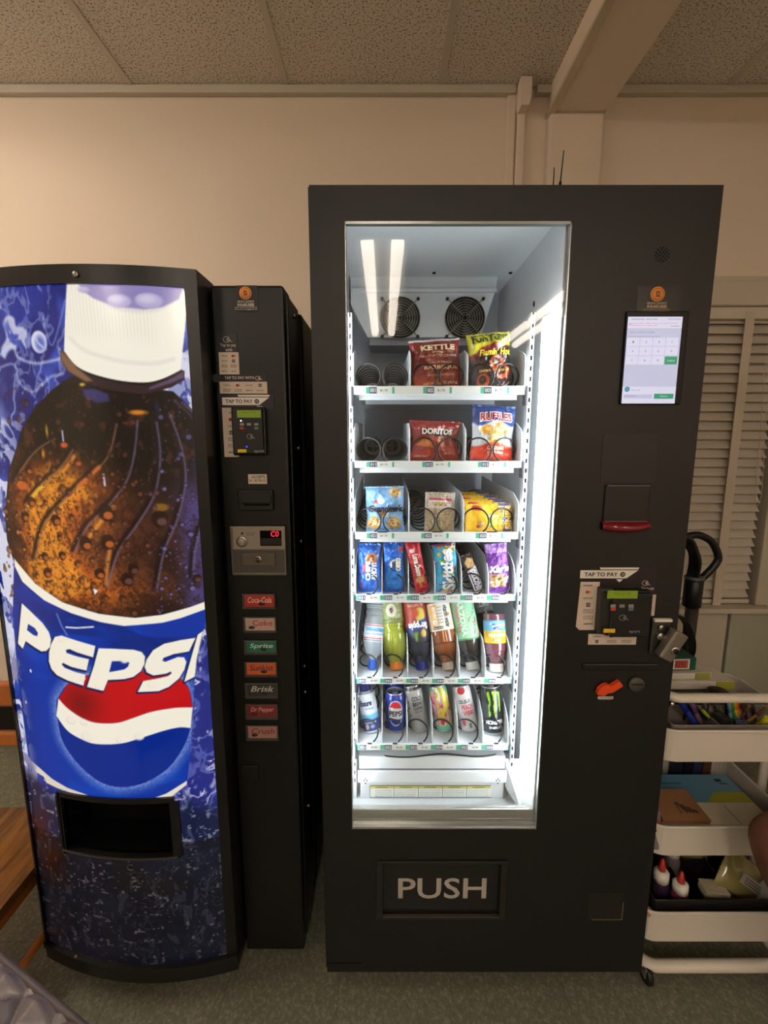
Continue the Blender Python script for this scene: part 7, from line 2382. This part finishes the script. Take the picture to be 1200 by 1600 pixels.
for x in (-1.37, sx1 - 0.02):
    MB().cyl((x, 1.37, 0.0), (x, 1.40, 0.70), 0.011, MLEGM, seg=12).build('back_post', ch)
    MB().cyl((x, 0.98, 0.0), (x, 0.975, zs - 0.03), 0.012, MLEGM, seg=12).build('leg', ch)
a, b_ = atz(66, 1430, 0.05), atz(10, 1492, 0.05)
MB().tube([Vector((sx1 - 0.005, 1.36, 0.07)), Vector((sx1 - 0.005, 0.97, 0.07))], 0.011, MWOOD2, 10).build('side_stretcher', ch)

# ================================================================== GREY QUILTED JACKET (lower left corner)
MQ = P('quilted_nylon', (118, 110, 114), 0.36, spec=0.6, vary=0.25, bscale=30)
MPIPE = P('jacket_piping', (84, 76, 78), 0.5)
E0, E1 = atz(-14, 1478, 0.60), atz(150, 1614, 0.60)
ed = (E1 - E0).normalized()
nn = Vector((-ed.y, ed.x, 0))
if nn.y > 0: nn = -nn
E0 = E0 - ed * 0.12
LEN, WID = 0.40, 0.30
qj = thing('quilted_jacket', 'grey quilted jacket laid over a stool, in the lower left corner', 'jacket', (E0 + ed * LEN / 2 + nn * WID / 2).to_tuple()[:2] + (0.45,))
def quilt(U, V):
    p = U * LEN
    q = V * WID
    s = 0.070
    d1 = np.abs(((p * 0.8 + q * 0.9) / s) % 1 - 0.5) * 2
    d2 = np.abs(((p * 0.9 - q * 0.65) / s) % 1 - 0.5) * 2
    puff_ = np.minimum(np.clip(1 - d1, 0, 1), np.clip(1 - d2, 0, 1))
    puff_ = np.sqrt(np.clip(puff_, 0, 1)) * 0.030
    edge = np.clip(V / 0.06, 0, 1)
    z = 0.592 + puff_ * edge + 0.012 * np.sin(p * 14 + 1) * edge - 0.06 * V ** 2 + 0.010 * (fbm(p * 30, q * 30, 5, 3) - .5) * edge
    x = E0.x + ed.x * p + nn.x * q
    y = E0.y + ed.y * p + nn.y * q
    return np.stack([x, y, z], 1)
m = MB().grid(quilt, 110, 80, MQ)
def under(U, V):
    r_ = quilt(1 - U, V)
    r_[:, 2] = 0.552 - 0.06 * V ** 2
    return r_
m.grid(under, 12, 8, MQ)
for (f_, nu) in ((lambda U, V: np.where((V > .5)[:, None], quilt(U, V * 0), under(1 - U, V * 0)), 110),):
    m.grid(f_, nu, 1, MQ)
m.grid(lambda U, V: np.where((V > .5)[:, None], under(U * 0, U), quilt(U * 0 + 1, U)), 20, 1, MQ)
m.grid(lambda U, V: np.where((V > .5)[:, None], under(U * 0 + 1, U), quilt(U * 0, U)), 20, 1, MQ)
m.grid(lambda U, V: np.where((V > .5)[:, None], under(U, U * 0 + 1), quilt(1 - U, U * 0 + 1)), 30, 1, MQ)
m.build('quilted_shell', qj)
pl = quilt(np.linspace(0, 1, 30), np.zeros(30))
MB().tube([tuple(p + np.array((0, 0, -0.002))) for p in pl], 0.0065, MPIPE, 10).build('piping', qj)
cen = E0 + ed * LEN / 2 + nn * WID / 2
st = thing('stool', 'low dark stool under the grey quilted jacket', 'stool', (cen.x, cen.y, 0))
zt = 0.492
Ms = Matrix.Translation((cen.x, cen.y, 0)) @ Matrix.Rotation(math.atan2(ed.y, ed.x), 4, 'Z')
MB().box(-0.16, 0.16, -0.11, 0.11, zt - 0.03, zt, MLEGM, 0.008, M=Ms).build('seat', st)
for sx in (-1, 1):
    for sy in (-1, 1):
        MB().cyl(Ms @ Vector((sx * 0.15, sy * 0.095, 0)), Ms @ Vector((sx * 0.13, sy * 0.085, zt - 0.028)), 0.012, MLEGM, seg=12).build('leg', st)

# ================================================================== SEATED PERSON (only a bare knee shows at the right edge)
MSKIN = P('brown_skin', (98, 60, 43), 0.5, spec=0.35, bump=0.35, bscale=260, vary=0.12)
MSHORT = P('dark_shorts', (40, 44, 56), 0.85, bump=0.2, bscale=300)
MSHIRT = P('olive_shirt', (90, 96, 84), 0.9, bump=0.2, bscale=300)
MHAIR = P('dark_hair', (24, 18, 16), 0.7, bump=0.5, bscale=200)
PX, PY = 1.42, 0.93
J = {'pelvis': ((PX, PY, 0.535), 0.125), 'belly': ((PX + 0.01, PY, 0.68), 0.125), 'chest': ((PX + 0.015, PY, 0.86), 0.135), 'neckb': ((PX + 0.01, PY, 1.02), 0.065), 'neck': ((PX - 0.005, PY, 1.09), 0.052), 'headb': ((PX - 0.02, PY, 1.15), 0.072), 'head': ((PX - 0.025, PY, 1.23), 0.088), 'crown': ((PX - 0.015, PY, 1.285), 0.070)}
Eg = [('pelvis', 'belly'), ('belly', 'chest'), ('chest', 'neckb'), ('neckb', 'neck'), ('neck', 'headb'), ('headb', 'head'), ('head', 'crown')]
KN = {1: (0.876, 0.945, 0.566), -1: (0.96, 0.735, 0.545)}
for s in (1, -1):
    k = KN[s]
    J['hip%d' % s] = ((PX - 0.02, PY + s * 0.085 - 0.02, 0.52), 0.098)
    J['thigh%d' % s] = ((PX - 0.25, (PY + s * 0.1 - 0.02 + k[1]) / 2, 0.54), 0.083)
    J['kneeu%d' % s] = ((k[0] + 0.075, k[1] + (0.005), k[2] - 0.004), 0.071)
    J['knee%d' % s] = (k, 0.064)
    J['kneel%d' % s] = ((k[0] + 0.065, k[1], k[2] - 0.105), 0.062)
    J['calf%d' % s] = ((k[0] + 0.15, k[1], k[2] - 0.21), 0.055)
    J['ankle%d' % s] = ((k[0] + 0.29, k[1], 0.095), 0.036)
    J['heel%d' % s] = ((k[0] + 0.30, k[1], 0.045), 0.038)
    J['toe%d' % s] = ((k[0] + 0.14, k[1], 0.032), 0.030)
    Eg += [('pelvis', 'hip%d' % s), ('hip%d' % s, 'thigh%d' % s), ('thigh%d' % s, 'kneeu%d' % s), ('kneeu%d' % s, 'knee%d' % s), ('knee%d' % s, 'kneel%d' % s), ('kneel%d' % s, 'calf%d' % s), ('calf%d' % s, 'ankle%d' % s), ('ankle%d' % s, 'heel%d' % s), ('heel%d' % s, 'toe%d' % s)]
    J['shl%d' % s] = ((PX + 0.01, PY + s * 0.165, 0.975), 0.058)
    J['elb%d' % s] = ((PX + 0.01, PY + s * 0.225, 0.70), 0.040)
    J['wri%d' % s] = ((PX - 0.20, PY + s * 0.15, 0.665), 0.027)
    J['palm%d' % s] = ((PX - 0.265, PY + s * 0.135, 0.660), 0.030)
    Eg += [('chest', 'shl%d' % s), ('shl%d' % s, 'elb%d' % s), ('elb%d' % s, 'wri%d' % s), ('wri%d' % s, 'palm%d' % s)]
    for f, (dy, L) in enumerate(((-0.024, 0.062), (-0.008, 0.072), (0.008, 0.068), (0.022, 0.052))):
        a_ = 'f%d_%d' % (s, f)
        J[a_ + 'a'] = ((PX - 0.292, PY + s * 0.135 + dy, 0.660), 0.0095)
        J[a_ + 'b'] = ((PX - 0.292 - L * 0.55, PY + s * 0.135 + dy * 1.15, 0.655), 0.0085)
        J[a_ + 'c'] = ((PX - 0.292 - L, PY + s * 0.135 + dy * 1.2, 0.640), 0.0075)
        Eg += [('palm%d' % s, a_ + 'a'), (a_ + 'a', a_ + 'b'), (a_ + 'b', a_ + 'c')]
    J['th%da' % s] = ((PX - 0.255, PY + s * 0.100, 0.655), 0.011)
    J['th%db' % s] = ((PX - 0.290, PY + s * 0.080, 0.650), 0.0085)
    Eg += [('palm%d' % s, 'th%da' % s), ('th%da' % s, 'th%db' % s)]
def skinned(name, joints, edges, mat, grow=0.0, root='pelvis', parent=None, levels=2):
    names = list(joints)
    me = bpy.data.meshes.new(name)
    me.from_pydata([J[n][0] for n in names], [(names.index(a), names.index(b)) for a, b in edges], [])
    ob = bpy.data.objects.new(name, me)
    C.objects.link(ob)
    md = ob.modifiers.new('skin', 'SKIN')
    md.use_smooth_shade = True
    for i, n in enumerate(names):
        sv = me.skin_vertices[0].data[i]
        r = J[n][1] + grow
        sv.radius = (r, r)
        sv.use_root = (n == root)
    sd = ob.modifiers.new('sub', 'SUBSURF')
    sd.levels = levels
    sd.render_levels = levels
    dg = bpy.context.evaluated_depsgraph_get()
    dg.update()
    m2 = bpy.data.meshes.new_from_object(ob.evaluated_get(dg))
    mb = MB()
    mb.add([v.co.copy() for v in m2.vertices], [tuple(p.vertices) for p in m2.polygons], mat, True)
    bpy.data.objects.remove(ob)
    bpy.data.meshes.remove(m2)
    return mb.build(name, parent)
pe = thing('person', 'seated person at the right edge, one bare brown knee in front of the cart', 'person', (PX, PY, 0.0))
skinned('body', J, Eg, MSKIN, 0, 'pelvis', pe)
jn = ['pelvis', 'hip1', 'hip-1', 'thigh1', 'thigh-1', 'belly']
skinned('shorts', jn, [e_ for e_ in Eg if e_[0] in jn and e_[1] in jn], MSHORT, 0.012, 'pelvis', pe)
jn = ['belly', 'chest', 'neckb', 'shl1', 'shl-1', 'pelvis']
skinned('shirt', jn, [e_ for e_ in Eg if e_[0] in jn and e_[1] in jn], MSHIRT, 0.011, 'chest', pe)
m = MB()
hc = Vector(J['head'][0])
m.ball(hc + Vector((0.018, 0, 0.028)), 0.098, MHAIR, 28, (1.0, 0.92, 1.0))
m.build('hair', pe)
m = MB()
for s in (-1, 1):
    m.ball(hc + Vector((-0.078, s * 0.032, -0.005)), 0.0115, P('eye_white', (214, 208, 200), 0.3), 14)
    m.ball(hc + Vector((-0.0865, s * 0.032, -0.005)), 0.0055, MINK, 10)
m.build('eyes', pe)
m = MB()
m.tube(smooth_path([tuple(hc + Vector((-0.080, 0, 0.0))), tuple(hc + Vector((-0.098, 0, -0.032))), tuple(hc + Vector((-0.086, 0, -0.042)))], 4), [0.008 + 0.0005 * i for i in range(9)], MSKIN, 10)
for s in (-1, 1):
    m.ball(hc + Vector((0.0, s * 0.088, -0.01)), 0.022, MSKIN, 14, (0.7, 0.35, 1.2))
m.tube(smooth_path([tuple(hc + Vector((-0.072, -0.022, -0.066))), tuple(hc + Vector((-0.084, 0, -0.069))), tuple(hc + Vector((-0.072, 0.022, -0.066)))], 4), 0.0055, P('lips', (120, 62, 54), 0.5), 8)
m.build('face_features', pe)
sc = thing('chair', 'plain dark chair under the seated person at the right edge', 'chair', (PX + 0.02, PY, 0))
MB().box(PX - 0.19, PX + 0.21, PY - 0.2, PY + 0.2, 0.385, 0.412, MLEGM, 0.01).build('seat', sc)
for sx in (-1, 1):
    for sy in (-1, 1):
        MB().cyl((PX + 0.01 + sx * 0.17, PY + sy * 0.18, 0), (PX + 0.01 + sx * 0.165, PY + sy * 0.175, 0.39), 0.012, MLEGM, seg=12).build('leg', sc)
MB().box(PX + 0.185, PX + 0.205, PY - 0.19, PY + 0.19, 0.60, 0.85, MLEGM, 0.008).build('backrest', sc)
for sy in (-1, 1):
    MB().cyl((PX + 0.195, PY + sy * 0.16, 0.40), (PX + 0.195, PY + sy * 0.16, 0.62), 0.009, MLEGM, seg=10).build('back_post', sc)
